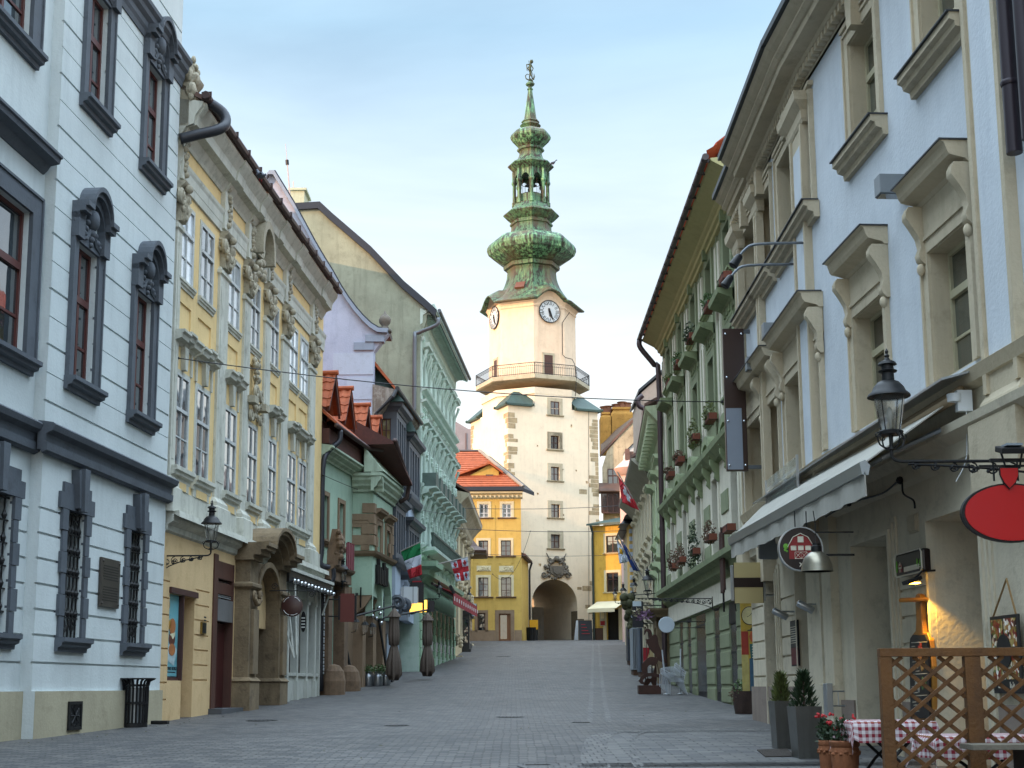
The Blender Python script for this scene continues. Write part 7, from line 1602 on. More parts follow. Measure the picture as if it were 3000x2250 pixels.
for (x0,y0,x1,y1,tops) in((36,790,155,600,((86,500),(118,495))),(150,790,390,545,((215,475),(275,450),(330,460)))):
    a=P8('Q3',x0,y0,Y+5); b=P8('Q3',x1,y1,Y+5); m=MB(); m.loft([[(a[0],5,a[1]-2),(b[0],5,a[1]-2),(b[0],7,a[1]-2),(a[0],7,a[1]-2)],[(a[0],5,(a[1]+b[1])/2+.6),(b[0],5,(a[1]+b[1])/2+.6),(b[0],7,(a[1]+b[1])/2+.6),(a[0],7,(a[1]+b[1])/2+.6)],[(a[0]+.3,5.2,b[1]),(b[0]-.3,5.2,b[1]),(b[0]-.3,6.8,b[1]),(a[0]+.3,6.8,b[1])]])
    m.box(a[0]+.15,b[0]-.15,5.05,6.9,b[1],b[1]+.2); c=m.build('chimney',mch,o8)
    m=MB()
    for tx,ty in tops:
        t=P8('Q3',tx,ty,Y+5); m.lathe([(.42,b[1]),(.38,t[1]-.1),(.5,t[1]-.05),(.5,t[1])],t[0],6,10)
    m.build('chimney_pots',pbr('sooty_brick_pots','7a5240',rough=.9,var=.3),c)
w=P8('Q3',112,1372); w1=P8('Q3',222,1192); f_=MB().box(w[0],w1[0],-.08,.0,w[1],w1[1]).build('window',mbr,o8); m=MB()
ww=(w1[0]-w[0]); wh=w1[1]-w[1]
for i in(0,1):
    for j in((.06,.52),(.6,.93)): m.box(w[0]+ww*(.08+.47*i),w[0]+ww*(.45+.47*i),-.1,-.08,w[1]+wh*j[0],w[1]+wh*j[1])
m.build('pane',mglass,f_)
g0=P8('T3',1062,700); g1=P8('T3',1215,575); m=MB().box(g0[0],g1[0],-.8,0,g0[1],g1[1]); m.build('glazed_gallery',mglass,o8); m=MB()
for i in range(5): x=g0[0]+(g1[0]-g0[0])*i/4; m.box(x-.05,x+.05,-.86,-.8,g0[1],g1[1])
m.box(g0[0],g1[0],-.86,-.8,g0[1]-.12,g0[1]).box(g0[0],g1[0],-.86,-.8,g1[1],g1[1]+.12)
for i in range(34):
    x=g0[0]+(g1[0]-g0[0])*i/33; h_=g1[1]-g0[1]
    m.tube([(x,-.83,g0[1]),(min(g1[0],x+h_*.5),-.83,g0[1]+min(h_,(g1[0]-x)*2))],.014,3); m.tube([(x,-.83,g0[1]),(max(g0[0],x-h_*.5),-.83,g0[1]+min(h_,(x-g0[0])*2))],.014,3)
m.build('gallery_lattice',mbr,o8); MB().px([(.0,g1[1]+.1),(-1.2,g1[1]+.1),(-1.25,g1[1]+.2),(0,g1[1]+1.1)],g0[0]-.2,g1[0]+.2).build('gallery_roof',pbr('brown_tin_roof','5b4236',rough=.7,var=.3),o8)
# white gable and round pink turret between them
Y=104; p=atY('Q3',300,1250,Y); o9=thing('pink_turret_house','slim pale pink corner turret and white gable in front of the old chimney house','building',(p.x,Y,4.6)); P9=lambda x,y:(lambda q:(q.x-p.x,q.z-4.6))(atY('Q3',x,y,Y))
a=P9(312,990); b=P9(470,840); c=P9(470,1400); MB().loft([[(a[0],y,0),(b[0]+2,y,0),(b[0]+2,y,b[1]+1.5),(b[0],y,b[1]),(a[0],y,a[1])] for y in(1.2,3)]).build('gable_wall',plaster('white_gable_render','c6c6c4',streak=.2),o9); MB().loft([[(a[0],y,a[1]),(b[0],y,b[1]),(b[0],y,b[1]+.12),(a[0],y,a[1]+.12)] for y in(1.1,3)]).build('verge_flashing',mcap,o9)
t=P9(320,1180); mpk=plaster('pink_turret_render','c9aaa0',streak=.2); MB().lathe([(.75,0),(.75,t[1]-.6),(.95,t[1]-.5),(1.2,t[1]),(.2,t[1]+.9)],t[0]+.2,.6,12).build('turret',mpk,o9,auto=40); m=P9(300,1000); MB().box(t[0]+.1,t[0]+.6,.2,.9,t[1]+.3,m[1]).box(t[0]-.1,t[0]+.25,.1,.5,t[1]+.6,m[1]+.2).build('cornice_stub',mtile,o9)
# modern glass roofs left of the tower and the street corner end
p=atY('T3',75,275,150); q=atY('T3',165,130,150); gh=thing('glass_roof_hall','hazy glazed rooftop hall behind the yellow corner house','building',(p.x-2,150,5.8)); MB().py([(0,0),(q.x-p.x+6,0),(q.x-p.x+6,p.z-5.8+2.2),(q.x-p.x+2,q.z-5.8),(0,p.z-5.8+4.6)],0,12).build('glazed_hall',pbr('hazy_glazing','8c8488',rough=.3,var=.2),gh)
m=MB()
for k in range(7): m.box(k*1.6,k*1.6+.12,-.1,0,0,q.z-5.8-.5)
m.build('glazing_bars',pbr('brown_steel','6d5552',rough=.5),gh)
# pale house walls left of tower down to the passage
# ------------------------------------------------------------ gas style street lamps
mlg=bpy.data.materials.new('lantern_glass'); mlg.use_nodes=True; b_=mlg.node_tree.nodes['Principled BSDF']; b_.inputs['Base Color'].default_value=(.9,.92,.92,1); b_.inputs['Roughness'].default_value=.08; b_.inputs['Transmission Weight'].default_value=.92; b_.inputs['IOR'].default_value=1.05; b_.inputs['Alpha'].default_value=.45
milk=pbr('lamp_bulb_glass','c9c6ba',rough=.3)
def lamp(loc,rz,label,arm,s=1.0,wall_drop=0,flip=1,grp='cast iron lanterns on scrolled brackets'):
    """lantern centred at loc (its neck); bracket runs along local +x for arm metres to the wall"""
    o=thing('street_lamp',label,'street lamp',loc,rz,grp); o.scale=(s,s,s)
    MB().lathe([(.27,0),(.3,.02),(.19,.62)][::-1] if False else [(.155,0),(.25,.58)],0,0,20,0,.12).build('lantern_glass',mlg,o,smooth=True)
    r=MB().lathe([(.33,.70),(.34,.685),(.33,.72),(.27,.77),(.24,.84),(.17,.92),(.1,.95),(.095,1.08),(.14,1.09),(.15,1.11),(.1,1.13),(.095,1.2),(.15,1.21),(.13,1.25),(.05,1.29),(.03,1.33),(.045,1.36),(.02,1.39),(.03,1.43),(.004,1.48)],0,0,20); r.build('lantern_roof',mirn,o,auto=35)
    m=MB()
    for k in range(4):
        a=pi/4+k*pi/2; m.tube([(.155*cos(a),.155*sin(a),.12),(.25*cos(a),.25*sin(a),.7)],.009,5)
    m.lathe([(.12,.06),(.19,.07),(.2,.12),(.17,.14),(.15,.12)],0,0,16)
    for k in range(4):
        a=k*pi/2+.3; m.tube(smooth([(.19*cos(a),.19*sin(a),.09),(.24*cos(a),.24*sin(a),.03),(.2*cos(a),.2*sin(a),-.1),(.05*cos(a),.05*sin(a),-.16)],3),.014,5)
        m.tube([(.235*cos(a)+.04*cos(t),.235*sin(a),.06+.04*sin(t)) for t in [i*pi/4 for i in range(9)]],.008,4)
    m.lathe([(.03,-.25),(.035,.06),(.06,-.14) if False else (.035,.06)],0,0,8); m.lathe([(.02,-.18),(.07,-.17),(.07,-.13),(.02,-.12)],0,0,10); m.build('lantern_cage',mirn,o,auto=40)
    MB().lathe([(.02,.12),(.03,.3),(.055,.34),(.06,.42),(.03,.5),(.004,.53)],0,0,10).build('lamp_bulb',milk,o,smooth=True)
    m=MB(); f=flip; L=arm/s
    m.tube(smooth([(0,0,-.2),(0,0,-.28),(f*.06,0,-.34),(f*.16,0,-.36)],3)+[(f*L,0,-.36)],.026,7)
    n=max(2,int(L/.3)); 
    for k in range(n):
        t=(k+.5)/n; x=f*(.2+(L-.2)*t); rr_=.05+.13*t; m.spiral((x,0,-.36-rr_-.02),rr_,.02,1.5,.014,14,sgn=-f,a0=pi/2); m.spiral((x+f*.06,0,-.36-rr_*1.5),rr_*.5,.015,1.2,.012,10,sgn=f)
        for j in range(3): m.ball((x+random.uniform(-.06,.06),0,-.36-rr_*random.uniform(.4,1.9)),.025+.02*t,5,4)
    m.tube(smooth([(f*.25,0,-.4),(f*L*.5,0,-.5),(f*L*.85,0,-.7),(f*L,0,-.9)],4),.02,6); m.box(min(f*L,f*(L+.04)),max(f*L,f*(L+.04)),-.05,.05,-1.0,-.25)
    m.build('scroll_bracket',mirn,o,auto=50); return o
def at(g,x,y,Y): return atY(g,x,y,Y)
def lamp_px(g,x,yb,yt,Y,label,arm,flip):
    """yb/yt: pixel rows of the cage collar and the finial tip"""
    a=at(g,x,yb,Y); b=at(g,x,yt,Y); s=(b.z-a.z)/1.48; return lamp((a.x,Y,a.z),0,label,arm,s,flip=flip)
w_=lambda H,Y: H.A.x+(Y-H.A.y)*H.u.x/H.u.y
lamp_px('G',398,345,35,31.0,'lantern on a scrolled bracket at the seam of the white and yellow palaces',1.12,-1)
lamp_px('G',1310,615,410,49.0,'lantern on a scrolled bracket in front of the pale green house portal',1.35,-1)
lamp_px('M3',1205,720,590,66,'lantern by the corner of the mint house above the red awning',1.2,-1)
lamp_px('Q5',238,1150,1030,90,'small far lantern before the cream house, beside the white square sign',.9,-1)
lamp_px('R5',955,1010,458,13.6,'big near lantern hanging over the lattice fence beside the red oval sign',2.3,1)
lamp_px('Q4',435,500,215,40.0,'tallest of the lanterns in the row by the green banded house',1.9,1)
lamp_px('Q4',287,515,320,55.0,'second lantern in the row on the green banded side, left of the tallest',2.3,1)
lamp_px('Q4',170,565,385,68.0,'third lantern in the row on the far right side of the street',2.4,1)
lamp_px('Q4',82,580,440,82.0,'smallest farthest lantern in the row before the yellow cafe',2.4,1)
# ------------------------------------------------------------ hanging signs, left
def board(name,label,g,x0,y0,x1,y1,Y,mat,frame=None,th=.1,arm=None,fm=None,cat='sign'):
    a=at(g,x0,y1,Y); b=at(g,x1,y0,Y); o=thing(name,label,cat,(a.x,Y,a.z)); w=b.x-a.x; h=b.z-a.z; fr=frame or .04
    MB().box(0,w,0,th,0,h).build('frame',fm or mirn,o,bevel=.006); MB().box(fr,w-fr,-.012,.0,fr,h-fr).build('panel',mat,o)
    if arm:
        m=MB()
        for z in(h*.15,h*.85): m.tube([(0 if arm<0 else w,th/2,z),((0 if arm<0 else w)+arm,th/2,z)],.025,5)
        m.build('mounting_arm',fm or mirn,o)
    return o,w,h
mbrn=pbr('brown_sign_enamel','3a1f1c',rough=.35,var=.1)
p=at('G',962,772,38.7); o=thing('round_hanging_sign','round dark brown sign hanging on a scrolled arm before the white shopfront','sign',p); r_=.305
m=MB(); m.T=Matrix.Rotation(pi/2,4,'X'); m.lathe([(r_-.02,-.04),(r_,-.03),(r_,.03),(r_-.02,.04)],0,0,40); m.build('disc',mbrn,o,auto=40)
m=MB()
for a0 in(.5,1.9,-1.4-.3,3.6): 
    m.tube([(r_*.86*cos(a0+t),-.048,r_*.86*sin(a0+t)) for t in[i*.1 for i in range(9)]],.008,4)
m.build('white_arcs',pbr('sign_white','c9c9c6',rough=.5),o)
m=MB(); z=r_+.14; m.tube([(-.66,0,z),(.72,0,z)],.018,6).tube([(-.12,0,r_-.05),(-.12,0,z)],.008,4).tube([(.12,0,r_-.05),(.12,0,z)],.008,4).spiral((-.52,0,z+.12),.1,.02,1.5,.012,14).spiral((.56,0,z-.12),.1,.02,1.4,.012,14); m.build('scroll_arm',mirn,o)
p=at('G',1040,880,44); o=thing('oval_sign','small black oval sign with white stripes low on the white shopfront','sign',p); m=MB(); m.T=Matrix.Rotation(pi/2,4,'X'); m.lathe([(.16,-.02),(.17,0),(.16,.02)],0,0,24,sy=1); m.v=[(x*.55,y,z*2.0) for x,y,z in m.v]; m.build('oval_plate',mirn,o); m=MB(); 
for k in range(4): m.box(-.06,.06,-.03,-.02,-.2+k*.1,-.16+k*.1)
m.build('white_stripes',MATS['sign_white'],o)
o,w,h=board('square_hanging_sign','square black framed sign with a plain rust red panel before the green house','M3',330,935,486,727,47.3,pbr('rust_red_panel','5c2119',rough=.5),frame=.075,arm=-.35); MB().box(w-.05,w+.05,.02,.06,-.0,.1).build('hook',mirn,o)
o,w,h=board('lightbox_sign','white blank lightbox sign behind the Italian flag','M3',872,787,1023,657,60,pbr('white_lightbox','aab4ba',rough=.3,emit=('aab4ba',.12)),frame=.04,arm=-.6,fm=pbr('alu_frame','a9adb0',rough=.4,metal=.6)); MB().tube([(.1,-.02,.1),(.55,-.02,.1),(.55,-.02,h-.12),(.1,-.02,h-.12),(.1,-.02,.1)],.012,4).build('printed_frame',mirn,o)
m=MB(); 
for k in range(3): m.box(.14,.5,-.02,-.012,.14+k*.05,.165+k*.05)
m.build('small_print',mirn,o)
o,w,h=board('black_square_sign','black square sign with a thin red foot behind the white lightbox','M3',952,786,1070,616,62,pbr('black_panel','1b1a20',rough=.4),frame=.03,arm=-.5); MB().box(.1,w-.1,-.02,-.012,.03,.1).build('red_strip',mra,o)
mlit=pbr('lit_yellow_panel','ffb648',rough=.4,emit=('ffc352',1.5),var=.25,scale=30); board('lit_yellow_sign','glowing yellow lit box sign under the white lightbox','M3',944,866,1064,796,61,mlit,frame=.03)
board('lit_orange_sign','narrow glowing orange lit sign right of the yellow one','M3',1070,862,1106,770,61.5,mlit,frame=.03); board('dark_side_sign','dark blank box sign beside the mint house corner','M3',1110,862,1165,775,64,pbr('black_panel','1b1a20'),frame=.03)
board('white_square_sign','blank white square sign hanging beside the far lantern in front of the mustard house','Q5',215,1284,312,1183,90,pbr('white_enamel_sign','b3bfca',rough=.4),frame=.05,fm=mcap)
# ------------------------------------------------------------ flags
def flagcloth(name,mat,parent,W,H,regions,waves=.1,sag=None,n=24,k=16):
    """regions: list of (material,name,test(u,v)); cloth from a pole along local +x, hanging down -z"""
    for mname,mt,test in regions:
        m=MB(); 
        def P(i,j):
            u=i/n; v=j/k; x,z=(u*W,-v*H)
            if sag: x,z=sag(u,v)
            return (x,waves*sin(u*9+v*3)*(.25+v)+.03*sin(v*11+u*4),z)
        for i in range(n):
            for j in range(k):
                if test((i+.5)/n,(j+.5)/k):
                    a,b,c,d=P(i,j),P(i+1,j),P(i+1,j+1),P(i,j+1); m.add([a,b,c,d],[(0,1,2,3)])
        o=m.build(mname,mt,parent); md=o.modifiers.new('cloth_thickness','SOLIDIFY'); md.thickness=.006
        me=o.data; bm=bmesh.new(); bm.from_mesh(me); bmesh.ops.remove_doubles(bm,verts=bm.verts,dist=.0005); bm.to_mesh(me); bm.free(); me.polygons.foreach_set('use_smooth',[True]*len(me.polygons))
fg=pbr('flag_green','12703f',rough=.85,var=.15); fw=pbr('flag_white','b9bfcb',rough=.85,var=.1); fr_=pbr('flag_red','a5202b',rough=.85,var=.15); fb=pbr('flag_blue','16306f',rough=.85,var=.15); fy=pbr('flag_yellow','d09a20',rough=.85)
mpole=pbr('flag_pole','9b9690',rough=.5,metal=.3)
def flag(label,g,pts,Y,regions,polepts,waves=.08,n=24,k=16):
    """pts: four picture corners top-left, top-right, bottom-right, bottom-left of the cloth"""
    q=[at(g,*p,Y) for p in pts]; o=thing('flag',label,'flag',q[0]); Lq=[p-q[0] for p in q]
    def sag(u,v):
        t=Lq[0].lerp(Lq[1],u); b=Lq[3].lerp(Lq[2],u); c=t.lerp(b,v); return (c.x,c.z)
    flagcloth('cloth',None,o,1,1,regions,waves,sag,n,k)
    a,b=[at(g,*p,Y)-q[0] for p in polepts]; MB().tube([(a.x,0,a.z),(b.x,0,b.z)],.028,6).build('pole',mpole,o)
flag('green white and red striped flag on a slanting pole by the blue grey house','M3',[(872,340),(1040,268),(1056,545),(950,582)],58,[('green_band',fg,lambda u,v:v<.36),('white_band',fw,lambda u,v:.36<=v<.68),('red_band',fr_,lambda u,v:v>=.68)],[(868,342),(1045,258)],.05,20,25)
def geo(u,v):
    if abs(u-.5)<.12 or abs(v-.5)<.13: return True
    for cu in(.22,.8):
        for cv in(.22,.78):
            du,dv=abs(u-cu),abs(v-cv)
            if (du<.035+dv*.22 and dv<.12) or (dv<.035+du*.22 and du<.1): return True
    return False
flag('white flag with a red cross and four small red crosses by the mint house','M3',[(1300,425),(1452,393),(1468,590),(1352,604)],64,[('red_crosses',fr_,geo),('white_field',fw,lambda u,v:not geo(u,v))],[(1195,452),(1455,390)],.05,40,40)
def swiss(u,v): return (abs(u-.5)<.1 and abs(v-.5)<.32) or (abs(v-.5)<.12 and abs(u-.5)<.26)
flag('red flag with a white cross hanging from a steep pole on the far right side','Q3',[(225,1270),(330,1400),(455,1645),(270,1560)],60,[('white_cross',fw,swiss),('red_field',fr_,lambda u,v:not swiss(u,v))],[(218,1225),(465,1659)],.06,26,20)
flag('white flag with a small orange emblem hanging on the far right side','R3',[(158,232),(215,300),(258,400),(180,420)],60,[('orange_emblem',fy,lambda u,v:abs(u-.4)<.2 and abs(v-.42)<.16),('white_field',fw,lambda u,v:not(abs(u-.4)<.2 and abs(v-.42)<.16))],[(155,215),(330,500)],.05)
flag('blue flag with yellow stars hanging furled on the far right side','R3',[(168,188),(240,290),(345,478),(290,475)],59,[('yellow_stars',fy,lambda u,v:(abs(u-.45)<.05 and abs(v-.6)<.04) or (abs(u-.7)<.04 and abs(v-.3)<.03)),('blue_field',fb,lambda u,v:not((abs(u-.45)<.05 and abs(v-.6)<.04) or (abs(u-.7)<.04 and abs(v-.3)<.03)))],[(165,185),(372,535)],.05)
# ------------------------------------------------------------ closed cantilever parasols
mtp=pbr('taupe_canvas','5a4f47',rough=.9,var=.2,scale=10,streak=.3,bump=.3,bscale=10)
def parasol(label,Y,top,bot,base,baseY,corner,hub):
    """folded canopy between pixel points top and bot; frame from base up to corner and across to hub"""
    t=at('M3',*top,Y); b=at('M3',*bot,Y); H=t.z-b.z; o=thing('closed_parasol',label,'parasol',(t.x,Y,b.z),0,'closed taupe cantilever parasols')
    m=MB(); n=40; rings=[]
    for z,r,dep in((0,.20,.5),(.05,.26,.45),(.22,.24,.4),(.42,.15,.2),(.455,.12,.1),(.47,.17,.3),(.6,.19,.35),(.75,.17,.3),(.86,.17,.2),(.865,.25,.25),(.93,.15,.15),(.99,.04,0)):
        z=z*H; rings.append([(r*(1+dep*(.5*sin(7*a)+.35*sin(11*a+1)))*cos(a),r*(1+dep*(.5*sin(7*a)+.35*sin(11*a+1)))*sin(a),z+(.10*sin(5*a) if z<.01 else 0)) for a in[2*pi*i/n for i in range(n)]])
    m.loft(rings); m.build('folded_canopy',mtp,o,auto=60); MB().lathe([(.135,0),(.14,.03),(.13,.06)],0,0,14,0,.45*H).build('tie_strap',mtp,o)
    h=at('M3',*hub,Y)-o.location; c=at('M3',*corner,baseY)-o.location; bs=at('M3',*base,baseY)-o.location; bs.z=gz(baseY)-o.location.z
    m=MB(); m.tube([bs,c],.055,6).tube([c,h],.045,6).tube([h,(h.x,0,H)],.04,6); m.build('frame_arm',mirn,o)
    MB().box(bs.x-.6,bs.x+.2,bs.y-.4,bs.y+.4,bs.z,bs.z+.07).box(bs.x-.1,bs.x+.1,bs.y-.1,bs.y+.1,bs.z+.07,bs.z+.3).build('base_plate',mirn,o)
    MB().tube([(0,0,-.02),(0,0,H*.98)],.03,6).build('inner_mast',mirn,o)
parasol('nearer closed taupe parasol above the milk cans',52.5,(815,830),(815,1440),(470,1530),50.8,(350,935),(812,815))
parasol('farther closed taupe parasol in front of the mint house',57.5,(1103,870),(1100,1408),(765,1475),56,(680,925),(1103,850))
# ------------------------------------------------------------ milk cans with plants, planters
mal=pbr('dull_aluminium','8e9296',rough=.35,metal=.85,var=.25,scale=20)
def leaves(name,mat,parent,c,rx,ry,rz_,n,size,seed=0,droop=0,up=.0):
    rnd=random.Random(seed); m=MB()
    for i in range(n):
        while True:
            d=Vector((rnd.uniform(-1,1),rnd.uniform(-1,1),rnd.uniform(-1,1)))
            if d.length<1: break
        d=d.normalized()*(.35+.65*rnd.random()**.6) if d.length>0 else d
        p=Vector((c[0]+d.x*rx,c[1]+d.y*ry,c[2]+d.z*rz_-droop*(d.x**2+d.y**2)*rz_)); s=size*rnd.uniform(.6,1.4)
        a=Vector((rnd.uniform(-1,1),rnd.uniform(-1,1),rnd.uniform(-.4,1)+up)).normalized(); b=a.orthogonal().normalized(); b=Matrix.Rotation(rnd.uniform(0,6.28),3,a)@b; 
        m.add([p-b*s*.35,p+a*s*.5+b*s*.15 ,p+a*s*1.1,p+a*s*.45-b*s*.5],[(0,1,2,3)])
    return m.build(name,mat,parent)
mlf=[pbr('leaf_green','3f5a2a',rough=.6,var=.5,scale=60),pbr('leaf_dark','26391f',rough=.6,var=.5,scale=60),pbr('leaf_olive','5d6636',rough=.6,var=.5,scale=60),pbr('leaf_brown','5d4a38',rough=.8,var=.5,scale=60)]
def can(x,y,Y,lab,pl=True,s=1):
    p=at('M3',x,y,Y); o=thing('milk_can',lab,'milk can',(p.x,Y,gz(Y)),0,'aluminium milk cans used as planters'); o.scale=(s,s,s)
    MB().lathe([(.19,0),(.2,.02),(.2,.36),(.19,.4),(.13,.46),(.12,.5),(.14,.55),(.15,.56),(.13,.57),(.11,.5)],0,0,20).build('can_body',mal,o,auto=40)
    m=MB(); 
    for s_ in(-1,1): m.tube([(s_*.14,0,.5),(s_*.2,0,.48),(s_*.2,0,.36)],.012,5)
    m.build('can_handle',mal,o)
    if pl: leaves('foliage',mlf[0],o,(0,0,.68),.3,.25,.18,220,.07,int(x),.5)
can(590,1470,53.0,'leftmost milk can planter beside the stone piers'); can(672,1480,53.0,'front middle milk can planter with trailing leaves'); can(742,1470,53.4,'rightmost milk can planter next to the parasol',s=.95)
p=at('M3',495,1455,52.6); o=thing('plant_pot','pot with a grassy green plant at the green house arcade','plant pot',(p.x,52.6,gz(52.6))); MB().lathe([(.16,0),(.2,.35),(.22,.36),(.19,.3)],0,0,14).build('pot',msp,o,auto=40); leaves('foliage',mlf[2],o,(0,0,.62),.28,.22,.26,200,.12,5,0,1)
p=at('M3',350,1490,50.5); o=thing('barrel_table','dark round wooden barrel by the stone posts of the green house','barrel',(p.x-.1,51.8,gz(51.8))); MB().lathe([(.24,0),(.29,.3),(.3,.45),(.27,.75),(.4,.78),(.4,.82),(.01,.83)],0,0,18).build('staves',mbr,o,auto=35); MB().lathe([(.3,.25),(.302,.28),(.3,.3)],0,0,18).build('hoop',mirn,o)
# small wall lanterns under the arcade
for i,(x,y,Y) in enumerate(((478,1020,51),(560,1045,52),(628,1060,53))):
    p=at('M3',x,y,Y); 
    if i==0:
        l0=thing('wall_lantern','small black lantern on the first arcade pier','wall lantern',p,0,'small lanterns on the arcade piers'); MB().lathe([(.09,0),(.13,.28)],0,0,6).build('lantern_glass',mlg,l0); MB().lathe([(.16,.28),(.1,.38),(.02,.42),(.01,.48)],0,0,6).tube([(0,0,.0),(0,0,-.08),(-.2,.3,-.1)],.015,5).build('lantern_cap',mirn,l0)
    else: copy_tree(l0,p,0,label=('small black lantern on the second arcade pier','small black lantern on the third arcade pier, nearest the parasol')[i-1])
# dried hydrangeas / glass ornament
p=at('M3',590,900,53.5); o=thing('hanging_bulb_cluster','cluster of clear glass globes hanging at the arcade mouth','pendant light',p); m=MB(); rnd=random.Random(3)
for k in range(16): m.ball((rnd.uniform(-.7,.7),rnd.uniform(-.2,.2),rnd.uniform(-.4,.35)),.08,8,6)
m.build('glass_globes',bulb,o,smooth=True); MB().tube([(0,0,.3),(0,0,1.0)],.012,4).build('cord',mirn,o)
# ------------------------------------------------------------ far square: bin, chalk board
p=at('Q5',818,1520,109); o=thing('litter_bin','small black litter bin at the foot of the mustard house downpipe','litter bin',(p.x,108.6,gz(108.6)),0); m=MB()
for i in range(14): a=i*2*pi/14; m.tube([(.34*cos(a),.34*sin(a),.03),(.36*cos(a),.36*sin(a),1.0)],.035,4)
m.build('slats',mirn,o); MB().lathe([(.3,0),(.3,.95),(.4,1.0),(.42,1.05),(.38,1.05)],0,0,16).build('liner',mirn,o)
p=at('T3',958,1555,110); o=thing('chalk_board','black A shaped chalk board standing right of the gate arch','chalk board',(p.x,110,gz(110)),.15); MB().loft([[(x,y,z) for x,y,z in((-.55,-.2,0),(.55,-.2,0),(.55,.1,1.6),(-.55,.1,1.6))],[(-.55,-.1,0),(.55,-.1,0),(.55,.18,1.6),(-.55,.18,1.6)]]).build('board',pbr('chalk_black','1c1c1e',rough=.8),o); MB().loft([[(-.9,.3,0),(-.55,.3,0),(-.6,.05,1.6),(-.75,.05,1.6)],[(-.9,.36,0),(-.55,.36,0),(-.6,.12,1.6),(-.75,.12,1.6)]]).build('white_leaf',mwhite,o)
m=MB(); 
for k in range(4): m.box(-.35,.3-.1*k,-.2+.07*k+.02,-.19+.07*k+.02,.5+k*.25,.55+k*.25)
m.build('chalk_lines',mra,o)
p=at('T3',600,1480,112); o=thing('yellow_info_post','low yellow and black post in the mouth of the gate passage','post',(p.x+.1,112,gz(112))); MB().box(-.35,.35,0,.3,.9,1.7).build('yellow_panel',fy,o); MB().box(-.33,.33,.02,.28,0,.9).build('black_base',mirn,o)
# ------------------------------------------------------------ cables across the street
def cable(label,a,b,sag=.35,r=.013,grp='overhead cables across the street'):
    a=Vector(a);b=Vector(b); o=thing('overhead_cable',label,'cable',a,0,grp); pts=[]
    for i in range(25):
        t=i/24; p=(b-a)*t; pts.append((p.x,p.y,p.z-4*sag*t*(1-t)))
    MB().tube(pts,r,5).build('wire',mirn,o); MB().lathe([(.03,-.03),(.05,0),(.03,.03)],0,0,8).ball((b.x-a.x,b.y-a.y,b.z-a.z),.05,6,4).build('anchor',mirn,o)
pl_=L2.world((0.4,-.05,L2.P('E',95,310)[1])); pr_=(R3.world((10,-.1,0)).x,44,atY('O',1560,866,44).z)
cable('longest overhead cable from the yellow palace to the green banded house',pl_,atX('R2',735,628,R3.A.x-.3),.25,.014)
cable('overhead cable crossing in front of the upper windows of the mustard house',at('T3',-100,655,78),at('T3',1380,632,90),.25,.018); cable('overhead cable crossing just below the upper windows of the mustard house',at('T3',-100,790,76),at('T3',1320,812,92),.2,.018)
cable('lowest thin overhead cable crossing level with the coat of arms',at('T3',150,968,80),at('T3',1180,978,95),.15,.013); cable('slack diagonal wire down the front of the mustard house',at('T3',585,820,100),at('T3',330,1110,100),1.6,.015)
cable('thin guide wire from the yellow palace pilaster over the green house',L2.world((L2.L-.1,-.1,L2.P('E',1095,1120)[1])),at('M2',1380,1510,70),.2,.012)
# pigeons on the gutter and the lantern
mpg_=pbr('pigeon_grey','3a3f4c',rough=.7,var=.3)
def pigeon(p,label,rz,s=1):
    o=thing('pigeon',label,'pigeon',p,rz); o.scale=(s,s,s); m=MB(); m.loft([[(x,r*cos(a)*.9,z+r*sin(a)) for a in[i*pi/4 for i in range(8)]] for x,r,z in((-.2,.008,.05),(-.12,.035,.07),(-.04,.065,.1),(.04,.07,.12),(.09,.045,.17),(.12,.03,.22),(.15,.032,.25),(.18,.018,.25),(.205,.003,.24))]); m.build('body',mpg_,o,smooth=True)
    MB().loft([[(x,s_*.05,z),(x,s_*.07,z+.01),(x+.02,s_*.06,z+.05),(x-.02,s_*.04,z+.04)] for s_ in(-1,1) for x,z in((-.1,.08),(.04,.1))]).build('wing',mpg_,o); MB().tube([(.0,.02,.06),(.0,.02,0)],.006,4).tube([(.0,-.02,.06),(.0,-.02,0)],.006,4).build('leg',fr_,o)
v=L2.P('D',650,785,-1.02); pigeon(L2.world((v[0],-1.02,ztip*0+L2.P('D',650,790,-1.02)[1])),'dark pigeon sitting on the gutter of the yellow palace',2.2,1.5)
p=at('T1',748,915,119.6); pigeon((p.x,119.6,p.z-.1),'tiny dark pigeon on the green lantern cornice of the tower',0,2)
# ------------------------------------------------------------ near right: awning, signs, cafe corner
YR=16.2; br=at('R5',790,1178,YR); bl=atX('O',1577,1168,br.x); malu=pbr('brushed_aluminium','a9aeb2',rough=.3,metal=.8,var=.1)
aw=thing('shop_awning','long half open grey awning with a white bar along the pale blue house','awning',(br.x,br.y,br.z)); ln=bl.y-br.y; dzb=bl.z-br.z
mgc=pbr('grey_awning_canvas','a19e95',rough=.85,var=.12,streak=.25,bump=.15,bscale=30)
def wx(Y): 
    p=R2.A if Y<22.6 else R1.A
    return 5.24+.06*(22.6-Y) if Y<22.6 else PB[0]+(PA[0]-PB[0])*(Y-22.6)/(PA[1]-22.6)
MB().loft([[(-.03,y,z-.09),(.05,y,z-.1),(.08,y,z+.02),(.02,y,z+.09),(-.05,y,z+.06)] for y,z in((0,0),(ln,dzb))]).build('front_bar',malu,aw,auto=30)
